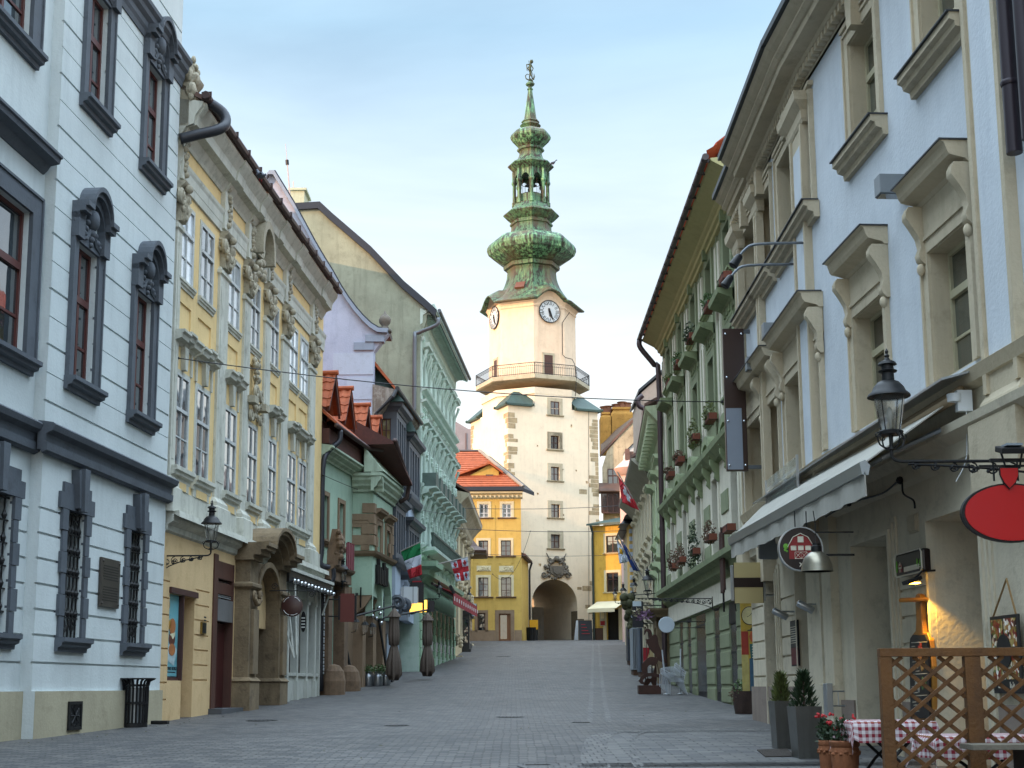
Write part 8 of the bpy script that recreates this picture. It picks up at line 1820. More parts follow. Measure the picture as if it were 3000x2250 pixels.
m=MB(); n=40; m.loft([[(.0+.012*sin(i*1.3),ln*i/n,dzb*i/n-.06),(.0+.02*sin(i*1.3+.5),ln*i/n,dzb*i/n-.36+.012*sin(i*2.1)),(.012+.02*sin(i*1.3+.5),ln*i/n,dzb*i/n-.36+.012*sin(i*2.1)),(.014,ln*i/n,dzb*i/n-.06)] for i in range(n+1)],close=True); m.build('valance',mgc,aw)
zw=.78; m=MB(); m.loft([[(0.03,y,z+.05),(wx(br.y+y)-br.x-.25,y,z+zw),(wx(br.y+y)-br.x-.25,y,z+zw+.02),(.03,y,z+.07)] for y,z in((0.05,0),(ln,dzb))]); m.build('canopy',mgc,aw)
m=MB(); 
for off,r__,zz in((-.25,.06,zw+.02),(-.12,.05,zw+.16)): m.tube([(wx(br.y+y)-br.x+off,y,zz) for y in(-.1,ln)],r__,10)
m.build('roller',pbr('beige_roller','8b7a60',rough=.6),aw,smooth=True)
MB().loft([[(wx(br.y+y)-br.x-.45,y,zw+.22),(wx(br.y+y)-br.x,y,zw+.34),(wx(br.y+y)-br.x,y,zw+.36),(wx(br.y+y)-br.x-.45,y,zw+.25)] for y in(-.35,ln+.6)]).build('rain_hood',malu,aw)
for y0 in(.3,ln*.5,ln-.4): x1=wx(br.y+y0)-br.x-.2; MB().tube([(x1,y0,zw-.25),(x1*.45,y0+.7,zw*.35),(.05,y0+.1,.0)],.035,6).build('folding_arm',malu,aw)
x1=wx(br.y-.3)-br.x; m=MB().lathe([(.02,-.06),(.09,-.05),(.09,.05),(.02,.06)],x1-.22,-.1,14,0,zw+.05).box(x1-.2,x1-.02,-.16,-.06,zw-.12,zw+.14); m.build('end_cap',mwhite,aw,auto=40)
MB().tube(smooth([(x1-.1,-.15,zw-.1),(x1-.12,-.17,zw-.45),(x1-.16,-.2,zw-.75),(x1-.3,-.22,zw-1.0)],5),.006,4).build('cord',mwhite,aw)
# cables of the terrace lights under the shop cornice
o=thing('slack_wiring','tangled dark wiring slung under the shop cornice between lantern and awning','wiring',R2.world((1.0,-.2,zshopN-.3))); pts=[R2.world((R2.P('R5',x,y,-.15)[0],-.15,R2.P('R5',x,y,-.15)[1]))-o.location for x,y in((560,1480),(700,1400),(900,1340),(1010,1260),(1030,1340),(1090,1380),(1100,1430))]
MB().tube(smooth([tuple(p) for p in pts],5),.014,5).build('wire',mirn,o); MB().ball(tuple(pts[3]),.06,6,4).ball(tuple(pts[1]),.05,6,4).build('clip',mirn,o)
# round barn sign
red=pbr('barn_red','7d1518',rough=.4,var=.1); lw=pbr('sign_cream_line','cfc8b6',rough=.5); grn=pbr('sign_leaf_green','5f9a2a',rough=.5); dkb=pbr('sign_dark_brown','1f1110',rough=.35)
def barn(par,cx,cz,s,y0=-.02,dots=True):
    """gabled red barn with white outline; s = width"""
    P=lambda x,z:(cx+x*s,cz+z*s)
    MB().py([P(-.5,-.5),P(.5,-.5),P(.5,.1),P(.3,.42),P(0,.56),P(-.3,.42),P(-.5,.1)],y0-.004,y0).build('barn_body',red,par)
    m=MB(); t=s*.013
    roof=[P(-.56,.02),P(-.32,.44),P(0,.6),P(.32,.44),P(.56,.02)]
    for a,b in zip(roof,roof[1:]): m.tube([(a[0],y0-.008,a[1]),(b[0],y0-.008,b[1])],t*1.3,4)
    for x0,z0,w,h in((-.12,.22,.24,.24),(-.42,-.12,.22,.18),(-.11,-.12,.22,.18),(.2,-.12,.22,.18),(-.26,-.48,.26,.28),(.0,-.48,.26,.28)):
        c=[P(x0,z0),P(x0+w,z0),P(x0+w,z0+h),P(x0,z0+h)]
        for a,b in zip(c,c[1:]+c[:1]): m.tube([(a[0],y0-.008,a[1]),(b[0],y0-.008,b[1])],t*.7,4)
        if h>.25: 
            for a,b in((c[0],c[2]),(c[1],c[3])): m.tube([(a[0],y0-.008,a[1]),(b[0],y0-.008,b[1])],t*.6,4)
        else: m.box(c[0][0]+t,c[2][0]-t,y0-.007,y0-.004,c[0][1]+t,c[2][1]-t)
    m.build('barn_outline',lw,par)
p=at('R6',430,240,18.6); o=thing('round_barn_sign','round dark sign with a red barn hanging under the grey awning','sign',p); R_=145/2.2118/FPX*18.6
m=MB(); m.T=Matrix.Rotation(pi/2,4,'X'); m.lathe([(R_*.95,-.05),(R_,-.05),(R_,.05),(R_*.95,.05),(R_*.95,-.05)],0,0,48); m.build('steel_rim',malu,o,auto=40); m=MB(); m.T=Matrix.Rotation(pi/2,4,'X'); m.lathe([(R_*.96,-.03),(R_*.96,.03)],0,0,48); m.build('disc',dkb,o)
barn(o,0,.02,R_*1.05,-.034); m=MB(); 
for x,z,r in((-.66,.12,.12),(-.7,-.04,.06),(-.62,-.1,.05)): m.ball((x*R_,-.035,z*R_),r*R_,10,8,(1,.1,1))
m.build('tree_print',grn,o); m=MB()
for s_ in(-1,1): m.tube([(s_*.08*R_,-.04,-.62*R_),(-s_*.08*R_,-.04,-.8*R_)],.007,4)
m.build('crossed_cutlery',lw,o); m=MB(); 
for x in(-.06,.1): m.tube([(x,0,R_),(x,0,R_+.22)],.008,4)
m.box(.0,.75,-.01,.02,R_*.72,R_*.78).box(.0,.75,-.01,.02,-.1,-.07); m.build('hanger',mirn,o)
# metal pendant
p=at('R6',540,385,17.6); o=thing('pendant_lamp','dull metal dome pendant lamp hanging beside the round barn sign','pendant light',p); r_=104/2.2118/FPX*17.6
MB().lathe([(r_,0),(r_*.97,.02),(r_*.93,.09),(r_*.78,.18),(r_*.5,.24),(r_*.3,.26),(r_*.29,.255),(r_*.48,.235),(r_*.76,.172),(r_*.92,.08),(r_*.97,.0)],0,0,32).build('shade',pbr('worn_metal_shade','8b8576',rough=.3,metal=.8,var=.3,scale=20),o,auto=40); MB().lathe([(.07,.24),(.07,.33),(.05,.34),(.05,.37),(.01,.37)],0,0,14).tube([(0,0,.36),(.0,0,.62),(-.02,0,.8)],.007,5).build('lamp_holder',mirn,o,auto=40)
# box sign with barn and fence
a=R2.P('R6',1052,425,-.16); b=R2.P('R6',1218,232,-.16); w=b[0]-a[0]; h=b[1]-a[1]; o=thing('box_barn_sign','rounded dark box sign with a red barn and cream fence above the lit wooden paddle','sign',R2.world((a[0],-.16,a[1])),R2.ang)
MB().box(0,w,0,.12,0,h).build('box',dkb,o,bevel=.03); m=MB(); c=.05; rc_o=[(x,z) for x,z in[(c,0),(w-c,0),(w,c),(w,h-c),(w-c,h),(c,h),(0,h-c),(0,c)]]
for p_,q_ in zip(rc_o,rc_o[1:]+rc_o[:1]): m.tube([(p_[0],-.012,p_[1]),(q_[0],-.012,q_[1])],.013,4)
m.build('cream_border',lw,o); barn(o,w*.2,h*.38,h*.42,-.006); m=MB()
n=12
for k in range(n): x=w*.36+w*.56*k/n; m.box(x,x+.013,-.02,-.008,h*.14,h*.36)
for z in(.2,.29): m.box(w*.35,w*.93,-.014,-.006,h*z,h*z+.01)
m.build('fence_print',lw,o); m=MB().ball((w*.83,-.01,h*.42),.05,8,6,(.5,.2,1.2)).ball((w*.93,-.01,h*.4),.04,8,6,(.5,.2,1.2)).ball((w*.07,-.01,h*.45),.05,8,6,(.5,.2,1.8)); m.build('tree_print',grn,o); 
# spot lamp with the warm light on the wall
a=R2.P('R6',1185,462,-.28); wl=R2.world((a[0],-.3,a[1])); o=thing('wall_spot_lamp','flat black spot lamp glowing yellow over the wooden paddle','spotlight',wl,R2.ang)
m=MB(); m.T=Matrix.Rotation(rad(20),4,'X'); m.box(-.2,.06,-.1,.1,.02,.07); m.build('lamp_head',mirn,o,bevel=.01); MB().tube([(0,0,.07),(0,.1,.16),(0,.28,.17)],.015,5).build('bracket',mirn,o); MB().box(-.12,.03,-.06,.06,-.002,.012).build('lamp_lens',pbr('glowing_lens','ffd27a',emit=('ffc040',18)),o)
ld=bpy.data.lights.new('wall_spot_light','SPOT'); ld.energy=85; ld.color=(1,.55,.08); ld.spot_size=rad(66); ld.spot_blend=.7; ld.shadow_soft_size=.03; lo_=bpy.data.objects.new('wall_spot_light',ld); COL.objects.link(lo_); lo_.parent=o; lo_.location=(-.02,-.0,-.03)
lo_.rotation_euler=(rad(24),0,0)
# paddle
mwd=pbr('oiled_pine','a9762f',rough=.5,var=.35,scale=10,streak=.4,dirt=hexc('6b4316'))
def outl(g,pts,d): return [R2.P(g,x,y,d) for x,y in pts]
o0=R2.P('R6',1210,1390,-.1); o=thing('wooden_paddle_menu','tall wooden paddle carrying a black menu, hung on the wall under the spot lamp','menu board',R2.world((o0[0],0,o0[1])),R2.ang)
def rel(L): return [(x-o0[0],z-o0[1]) for x,z in L]
MB().py(rel(outl('R6',[(1172,560),(1178,535),(1190,528),(1205,535),(1212,560),(1216,700),(1226,782),(1250,780),(1268,830),(1285,1000),(1288,1330),(1262,1398),(1225,1385),(1150,1335),(1150,800),(1176,770),(1180,700)],-.12)),-.12,-.05).build('paddle_body',mwd,o,bevel=.012)
MB().py(rel(outl('R6',[(1138,870),(1142,820),(1160,795),(1190,800),(1235,795),(1252,835),(1262,1000),(1266,1335),(1145,1338)],-.16)),-.16,-.13).build('menu_panel',pbr('menu_black','1b1b1e',rough=.4),o)
m=MB()
for y in(845,1050,1190): m.py(rel(outl('R6',[(1150,y),(1252,y-6),(1252,y-2),(1150,y+4)],-.165)),-.166,-.161)
for k in range(22): 
    y=870+k*20; x0=1152+ (k*37)%30; 
    m.py(rel(outl('R6',[(x0,y),(x0+22,y-2),(x0+22,y+2),(x0,y+4)],-.165)),-.166,-.161)
m.build('menu_lines',lw,o); rnd=random.Random(6)
for nm,cl,x,y in(('food_print','9b3a2a',1210,880),('dish_print','b08a4a',1222,990),('salad_print','5d7a4a',1232,1110),('bread_print','9a6a3a',1200,950),('plate_print','8b8f8a',1190,1120)):
    m=MB(); 
    for k in range(5): q=R2.P('R6',x+rnd.uniform(-12,12),y+rnd.uniform(-30,30),-.165); m.ball((q[0]-o0[0],-.163,q[1]-o0[1]),.04,6,4,(1,.15,1.3))
    m.build(nm,pbr(nm,cl,rough=.5,var=.3,scale=60),o)
q=rel(outl('R6',[(1125,572),(1205,565)],-.2)); MB().tube([(q[0][0],-.3,q[0][1]),(q[1][0],-.06,q[1][1])],.03,8).build('peg',mwd,o)
# hanging picture menu beside the second doorway
a=R2.P('R6',1708,1175,-.06); b=R2.P('R6',1850,612,-.06); w=b[0]-a[0]; h=R2.P('R6',1850,1165,-.06)[1]; o=thing('picture_menu','black framed food picture menu hanging from a rope on the white wall','menu board',R2.world((a[0],-.06,a[1])),R2.ang); h=b[1]-a[1]-.08
MB().box(0,w,-.04,.0,0,h).build('frame',pbr('menu_black','1b1b1e'),o,bevel=.008)
fm_=bpy.data.materials.new('food_photo_print'); fm_.use_nodes=True; t_=fm_.node_tree; b2=t_.nodes['Principled BSDF']; vz=t_.nodes.new('ShaderNodeTexVoronoi'); vz.inputs['Scale'].default_value=22; tcc=t_.nodes.new('ShaderNodeTexCoord'); rr=t_.nodes.new('ShaderNodeValToRGB'); sp3=t_.nodes.new('ShaderNodeSeparateColor')
for ps_,c_ in((.3,'8a2a1a'),(.5,'a9702f'),(.62,'4f6a28'),(.78,'c2a468')): e=rr.color_ramp.elements.new(ps_); e.color=(*hexc(c_),1)
rr.color_ramp.elements[0].color=(*hexc('2a1a14'),1); t_.links.new(tcc.outputs['Object'],vz.inputs['Vector']); t_.links.new(vz.outputs['Color'],sp3.inputs[0]); t_.links.new(sp3.outputs[0],rr.inputs[0]); t_.links.new(rr.outputs[0],b2.inputs['Base Color']); b2.inputs['Roughness'].default_value=.35
for i in range(2):
    for j in range(2): MB().box(.03+i*(w/2-.01),w/2-.02+i*(w/2-.01),-.045,-.04,.16+j*(h/2-.08),h/2+.04+j*(h/2-.08)).build('food_picture',fm_,o)
m=MB(); m.T=Matrix.Translation((w*.5,-.05,h*.53))@Matrix.Rotation(pi/2,4,'X'); m.lathe([(w*.27,0),(w*.27,.006)],0,0,24); m.build('round_badge',pbr('menu_black','1b1b1e'),o)
tp=R2.P('R6',1778,432,-.06); tp=(tp[0]-a[0],tp[1]-a[1]); MB().tube([(.06,-.02,h),(tp[0],-.02,tp[1]),(w-.06,-.02,h)],.012,5).build('rope',pbr('jute_rope','8b6f47',rough=.9),o); m=MB()
for k in range(9): m.box(w*(.2+.035*k+.28*(k>3)),w*(.215+.035*k+.28*(k>3)),-.044,-.04,.06,.09+.02*(k*5%3))
m.build('menu_script',lw,o)
# red oval sign with shield
Yo=13.15; c=at('O',2184,1108,Yo); rx=(2184-2079)/.73733/FPX*Yo; rz=63/.73733/FPX*Yo; mrs=pbr('red_sign_face','b0080a',rough=.35,var=.06); o=thing('red_oval_sign','big plain red oval sign with a red shield on top, hung beside the near lantern','sign',c)
def oval(k,y0,y1): return MB().py([(rx*k*cos(i*pi/24),rz*(k if k<=1 else k)*sin(i*pi/24)) for i in range(48)],y0,y1)
oval(1.03,-.02,.05).build('black_rim',mirn,o,auto=40); oval(.97,-.03,-.02).build('face',mrs,o)
s0=at('Q7',1245,578,Yo)-c; s1=at('Q7',1410,578,Yo)-c; s2=at('Q7',1335,770,Yo)-c; sh=[(s0.x,s0.z),(s1.x,s0.z),(s1.x-.0,s0.z-.07),(s1.x-.03,s0.z-.14),(s2.x,s2.z),(s0.x+.03,s0.z-.14),(s0.x,s0.z-.07)]
MB().py([(x*1.0+(x-s2.x)*.12,z+(.01 if z>s2.z+.1 else -.012)) for x,z in sh],-.05,-.03).build('shield_rim',mirn,o); MB().py(sh,-.06,-.05).build('shield',mrs,o)
m=MB(); b0=at('Q7',1160,497,Yo)-c; m.box(b0.x,b0.x+1.2,-.02,.02,b0.z-.015,b0.z+.02); b1=at('Q7',1060,548,Yo)-c; m.box(b1.x,b1.x+1.3,.0,.03,b1.z-.01,b1.z+.01)
for x in(s0.x-.05,s1.x+.02): m.tube([(x,0,b0.z),(x,0,s0.z-.12)],.01,4)
m.build('hanging_bar',mirn,o)
p=at('Q7',1370,390,13.1); o=thing('floodlight','black LED floodlight on the bar above the red oval sign','floodlight',p); m=MB(); m.T=Matrix.Rotation(rad(15),4,'X'); m.box(-.13,.13,-.12,.1,-.03,.03); m.build('housing',mirn,o,bevel=.01); MB().tube([(-.1,.03,0),(-.06,.03,-.16),(.08,.03,-.18),(.12,.03,0)],.012,5).build('bracket',mirn,o); MB().box(-.08,.08,-.1,.05,.028,.05).build('lens',pbr('pale_lens','7f8890'),o)
# sign boards on the house side
o,w,h=board('striped_sign','square beige sign with a broad dark stripe, on arms from the cream shopfront','R3',1080,716,1368,432,27.4,pbr('beige_sign','b3a273',rough=.4,var=.05),frame=.055,arm=.32,fm=malu); MB().box(.05,w-.05,-.02,-.012,h*.36,h*.62).build('dark_stripe',dkb,o); MB().box(.055,w-.055,-.016,-.012,h*.355,h*.625).box(.05,.06,-.016,-.012,.05,h-.05).box(w-.06,w-.05,-.016,-.012,.05,h-.05).build('inner_border',mirn,o)
board('small_grey_sign','small pale grey board tucked under the awning end','R6',158,300,288,160,26.5,pbr('pale_grey_board','8b939b',rough=.4),frame=.02,arm=.2,fm=malu)
# painted panel of a man in a hat
Yp=32.2; a=at('R3',1180,1450,Yp); b=at('R3',1300,720,Yp); w=b.x-a.x; h=b.z-a.z; o=thing('painted_panel','tall colourful painted panel with a clock and a man in a hat','painting',(a.x,Yp,a.z)); C_=lambda n_,c_:pbr(n_,c_,rough=.5,var=.35,scale=30)
MB().box(0,w,0,.04,0,h).build('ochre_ground',C_('ochre_paint','a98a2c'),o); MB().box(0,w*.4,-.003,0,h*.4,h*.66).build('red_block',C_('red_paint','8d2a18'),o)
m=MB(); m.py([(w*.5+w*.44*cos(i*pi/16),h*.835+w*.5*sin(i*pi/16)) for i in range(32)],-.01,-.003); m.build('clock_print',C_('cream_paint','b9ac7c'),o); m=MB().tube([(w*.5,-.013,h*.835),(w*.66,-.013,h*.87)],.006,4).tube([(w*.5,-.013,h*.835),(w*.36,-.013,h*.82)],.006,4).tube([(w*.5+w*.44*cos(i*pi/12),-.012,h*.835+w*.5*sin(i*pi/12)) for i in range(25)],.008,4); m.build('clock_hands',mirn,o)
MB().py([(w*.35,h*.665),(w,h*.66),(w,h*.675),(w*.85,h*.68),(w*.8,h*.7),(w*.55,h*.7),(w*.52,h*.68),(w*.35,h*.675)],-.012,-.004).build('hat_print',C_('hat_paint','39402e'),o); MB().py([(w*.55,h*.66),(w*.98,h*.66),(w*.98,h*.56),(w*.75,h*.51),(w*.5,h*.56),(w*.42,h*.6)],-.01,-.003).build('face_print',C_('face_paint','b0532a'),o)
MB().py([(w*.45,h*.52),(w*.98,h*.52),(w*.98,h*.35),(w*.5,h*.35)],-.008,-.003).build('shirt_print',C_('shirt_paint','2f5a58'),o); m=MB()
for k in range(5): m.box(w*.58,w*.95,-.012,-.008,h*(.365+.03*k),h*(.375+.03*k))
m.build('shirt_stripes',lw,o); MB().py([(w*.42,h*.36),(w*.98,h*.36),(w,0.0),(w*.4,0.0)],-.008,-.003).build('trousers_print',C_('trouser_paint','2d4f66'),o); MB().py([(0,h*.4),(w*.36,h*.4),(w*.38,.0),(0,0)],-.006,-.002).build('cloth_print',C_('pale_paint','a99c5c'),o)
# wall spots, framed posters, door pull
for lab,x0,y0 in(('grey cylinder wall spot nearer the striped sign',410,645),('grey cylinder wall spot above the conifer planters',585,598)):
    f=R1; p=f.P('R6',x0,y0); o=thing('cylinder_spotlight',lab,'spotlight',f.world((p[0],0,p[1])),f.ang,'cylinder spots on the cream shopfront'); MB().tube([(0,-.02,0),(0,-.28,0)],.018,6).lathe([(.05,-.01),(.05,.01)],0,-.02,10).build('arm',malu,o); m=MB(); m.T=Matrix.Translation((0,-.34,-.03))@Matrix.Rotation(rad(62),4,'X'); m.lathe([(.06,-.17),(.065,-.16),(.065,.1),(.05,.13),(.01,.14)],0,0,16); m.build('lamp_head',malu,o,auto=40)
for lab,x0,y0,x1,y1,c1 in(('narrow framed red and dark poster on the cream shopfront pier',383,1000,418,697,'5b1e22'),('narrow dark green framed poster behind the planters',562,985,590,640,'24423a')):
    r=R1.rc('R6',x0,y0,x1,y1,-.05); o=thing('framed_poster',lab,'poster',R1.world((r[0],-.045,r[2])),R1.ang); w,h=r[1]-r[0],r[3]-r[2]; MB().box(0,w,-.03,.0,0,h).build('frame',mirn,o); MB().box(.03,w-.03,-.035,-.03,.03,h*.4).build('print',C_('poster_'+c1,c1),o); MB().box(.03,w-.03,-.035,-.03,h*.42,h-.03).build('upper_print',C_('poster_dark','25292b'),o); m=MB(); rnd=random.Random(x0)
    for k in range(8): m.box(.06,w-.08-rnd.random()*.1,-.039,-.035,h*.5+k*h*.05,h*.5+k*h*.05+.012)
    m.build('print_lines',lw,o)
p=at('R6',655,1320,20.6); q=at('R6',597,1110,20.6); o=thing('steel_info_column','slim brushed steel panel on arms beside the shop door','sign',(q.x,20.6,p.z)); hh=q.z-p.z; MB().box(0,.1,0,.22,0,hh).build('panel',malu,o,bevel=.01); MB().tube([(.1,.1,hh*.3),(.3,.1,hh*.3)],.012,5).tube([(.1,.1,hh*.75),(.3,.1,hh*.75)],.012,5).tube([(.2,.1,hh*.3),(.2,.1,hh*.75)],.01,5).build('mounting_arm',malu,o)
# ------------------------------------------------------------ planters, pots
mst_=pbr('brushed_steel_planter','7d7e7c',rough=.32,metal=.85,var=.2,streak=.5,scale=6,dirt=hexc('4a4a48'))
def conifer(o,base,h,r,lf,seed,n=900,size=.05):
    rnd=random.Random(seed); MB().tube([(0,0,base-.1),(0,0,base+h*.8)],.02,6,.006).build('trunk',mbr,o); m=MB()
    for i in range(n):
        t=rnd.random()**.8; a=rnd.uniform(0,2*pi); rr_=r*(1-t)**.8*(.75+.35*sin(a*5+t*14))*rnd.uniform(.5,1.05)+.01; z=base+h*t
        p=Vector((rr_*cos(a),rr_*sin(a),z)); d=Vector((cos(a),sin(a),1.1+rnd.uniform(-.3,.6))).normalized(); b=d.orthogonal().normalized(); b=Matrix.Rotation(rnd.uniform(0,6.3),3,d)@b; s=size*rnd.uniform(.7,1.6)
        m.add([p-b*s*.25,p+d*s*.6+b*s*.1,p+d*s*1.6,p+d*s*.5-b*s*.3],[(0,1,2,3)])
    m.build('foliage',lf,o)
def planter(gx,gy,wt,ht,lab,ch,cr,lf,seed):
    p=ghit('R6',gx,gy); sc=1/2.2118/FPX*p.y; w=wt*sc; h=ht*sc; o=thing('steel_planter',lab,'planter',(p.x,p.y+w/2,gz(p.y)),.12,'steel planters with small conifers'); k=.36*w/.5
    b0=w*.4; b1=w*.5
    m=MB().loft([[(-b0,-b0,0),(b0,-b0,0),(b0,b0,0),(-b0,b0,0)],[(-b1,-b1,h),(b1,-b1,h),(b1,b1,h),(-b1,b1,h)],[(-b1+.02,-b1+.02,h),(b1-.02,-b1+.02,h),(b1-.02,b1-.02,h),(-b1+.02,b1-.02,h)],[(-b1+.02,-b1+.02,h-.06),(b1-.02,-b1+.02,h-.06),(b1-.02,b1-.02,h-.06),(-b1+.02,b1-.02,h-.06)]]); m.build('steel_box',mst_,o); MB().box(-b1+.02,b1-.02,-b1+.02,b1-.02,h-.08,h-.06).build('soil',pbr('soil','2a2019',rough=1),o)
    conifer(o,h-.06,ch*sc,cr*sc,lf,seed)
planter(333,1540,135,305,'farther steel planter with a loose pointed conifer',185,55,mlf[2],3); planter(488,1602,175,330,'nearer steel planter with a dense dark green conifer',235,78,mlf[1],4)
mtc=pbr('weathered_terracotta','8a5535',rough=.85,var=.3,scale=10,bump=.2,dirt=hexc('4f3626'),streak=.4)
def tpot(x,Y,rpx,ytop,lab,seed):
    p=at('R6',x,ytop,Y); sc=Y/2.2118/FPX; R_=rpx*sc; z0=gz(Y); h=p.z-z0; o=thing('terracotta_pot',lab,'flower pot',(p.x,Y,z0),0,'terracotta pots of red geraniums')
    MB().lathe([(R_*.6,0),(R_*.7,h*.15),(R_*.9,h*.6),(R_*.96,h*.86),(R_*.9,h*.88),(R_*1.0,h*.91),(R_*1.02,h*.98),(R_*.94,h),(R_*.85,h*.93)],0,0,28).build('pot',mtc,o,auto=50)
    m=MB(); 
    for k in range(18): a=k*2*pi/18; m.ball((R_*.95*cos(a),R_*.95*sin(a),h*(.76+.04*(k%2))),.022,6,4,(1,1,.8))
    m.build('garland_relief',mtc,o,auto=50); MB().lathe([(.01,h*.92),(R_*.86,h*.92)],0,0,16).build('soil',MATS['soil'],o)
    leaves('foliage',mlf[1],o,(0,0,h+.1),R_*1.0,R_*1.0,.14,420,.045,seed,.5,.3); rnd=random.Random(seed); m=MB()
    for k in range(6): 
        c_=(rnd.uniform(-R_,R_)*.8,rnd.uniform(-R_,R_)*.8,h+.16+rnd.uniform(-.05,.12))
        for j in range(4): m.ball((c_[0]+rnd.uniform(-.025,.025),c_[1]+rnd.uniform(-.025,.025),c_[2]+rnd.uniform(-.02,.02)),.015,5,4)
    m.build('blossoms',pbr('geranium_red','b01a20',rough=.6),o)
tpot(598,15.3,52,1478,'smaller terracotta geranium pot tucked behind the larger one',11); tpot(716,14.6,94,1480,'larger garlanded terracotta pot of red geraniums beside the lattice fence',12)
q=[ghit('R6',x,y) for x,y in((150,1548),(345,1540),(395,1588),(205,1592))]; m=MB().loft([[(v.x,v.y,gz(v.y)+dz) for v in q] for dz in(.004,.02)]); tag(m.build('door_mat',pbr('dark_mat','3a332e',rough=1,var=.3,scale=60,bump=.6,bscale=120)),'dark flat doormat on the paving before the steel planters','door mat')
p=ghit('R3',1248,1655); o=thing('wooden_tub','dark wooden tub with trailing plants below the painted panel','planter',(p.x+.1,33.2,gz(33.2))); MB().lathe([(.27,0),(.3,.2),(.31,.55),(.28,.55),(.27,.5)],0,0,16).build('tub',pbr('charred_wood','3a2b26',rough=.9,var=.4,scale=30,bump=.5,bscale=20),o,auto=40); leaves('foliage',mlf[0],o,(0,0,.66),.36,.3,.2,260,.07,21,.5); leaves('trailing_stems',mlf[3],o,(-.28,0,.45),.12,.2,.22,80,.06,22)
# ------------------------------------------------------------ lattice fence, tables, bench
mfw_=pbr('stained_fence_wood','633e15',rough=.7,var=.35,scale=14,streak=.5,dirt=hexc('2f1d10'),bump=.3,bscale=30)
YF=12.2; tl=at('Q8',495,200,YF); g_=gz(YF); sc=YF/4.0218/FPX; o=thing('lattice_fence','brown wooden lattice fence screening the cafe tables','fence',(tl.x,YF,g_)); H=tl.z-g_; Wf=2.3; pw=.105
MB().box(-.0,Wf,-.05,.05,H-.075,H).build('top_rail',mfw_,o,bevel=.004); 
for x0,x1 in((0,.105),((1480-495)*sc,(1662-495)*sc)): MB().box(x0,x1,-.045,.045,-.05,H-.076).build('post',mfw_,o,bevel=.004)
x0=.105; x1=(1480-495)*sc
MB().box(x0,Wf,-.035,.035,.02,.1).build('bottom_rail',mfw_,o,bevel=.004)
dx=295*sc; sl_=.80; 
def lat(xa,xb,za,zb,y0,nm):
    for s_ in(1,-1):
        m=MB(); c=-6.0
        while c<6.0:
            # line z = s_*sl*(x-c)
            pts=[]
            for x in(xa,xb):
                z=s_*sl_*(x-c)
                if za<=z<=zb: pts.append((x,z))
            for z in(za,zb):
                x=c+s_*z/sl_
                if xa<x<xb: pts.append((x,z))
            if len(pts)>=2:
                (ax,az),(bx,bz)=sorted(pts)[0],sorted(pts)[-1]
                if math.hypot(bx-ax,bz-az)>.05:
                    n=Vector((-(bz-az),0,bx-ax)).normalized()*.0175; yy=y0-.011*s_
                    m.loft([[(ax-n.x,y,az-n.z),(bx-n.x,y,bz-n.z),(bx+n.x,y,bz+n.z),(ax+n.x,y,az+n.z)] for y in(yy-.01,yy+.01)])
            c+=dx
        m.build(nm,mfw_,o)
lat(x0,x1,.1,H-.076,.0,'lattice_panel'); lat((1662-495)*sc,Wf,.1,H-.076,.0,'lattice_panel')
chk=bpy.data.materials.new('gingham_cloth'); chk.use_nodes=True; t_=chk.node_tree; n_=t_.nodes; b2=n_['Principled BSDF']; b2.inputs['Roughness'].default_value=.85; tcc=n_.new('ShaderNodeTexCoord'); mpp=n_.new('ShaderNodeMapping'); mpp.inputs['Scale'].default_value=(1,1,1); sx=n_.new('ShaderNodeSeparateXYZ'); t_.links.new(tcc.outputs['UV'],sx.inputs[0]); outs=[]
for ax in(0,1):
    w1=n_.new('ShaderNodeMath'); w1.operation='FRACT'; t_.links.new(sx.outputs[ax],w1.inputs[0]); w2=n_.new('ShaderNodeMath'); w2.operation='GREATER_THAN'; w2.inputs[1].default_value=.5; t_.links.new(w1.outputs[0],w2.inputs[0]); outs.append(w2)
ad=n_.new('ShaderNodeMath'); ad.operation='ADD'; t_.links.new(outs[0].outputs[0],ad.inputs[0]); t_.links.new(outs[1].outputs[0],ad.inputs[1]); hf=n_.new('ShaderNodeMath'); hf.operation='MULTIPLY'; hf.inputs[1].default_value=.5; t_.links.new(ad.outputs[0],hf.inputs[0]); cr=n_.new('ShaderNodeValToRGB'); cr.color_ramp.elements[0].color=(*hexc('c9c2c4'),1); cr.color_ramp.elements[1].color=(*hexc('7d1226'),1); t_.links.new(hf.outputs[0],cr.inputs[0]); t_.links.new(cr.outputs[0],b2.inputs['Base Color'])
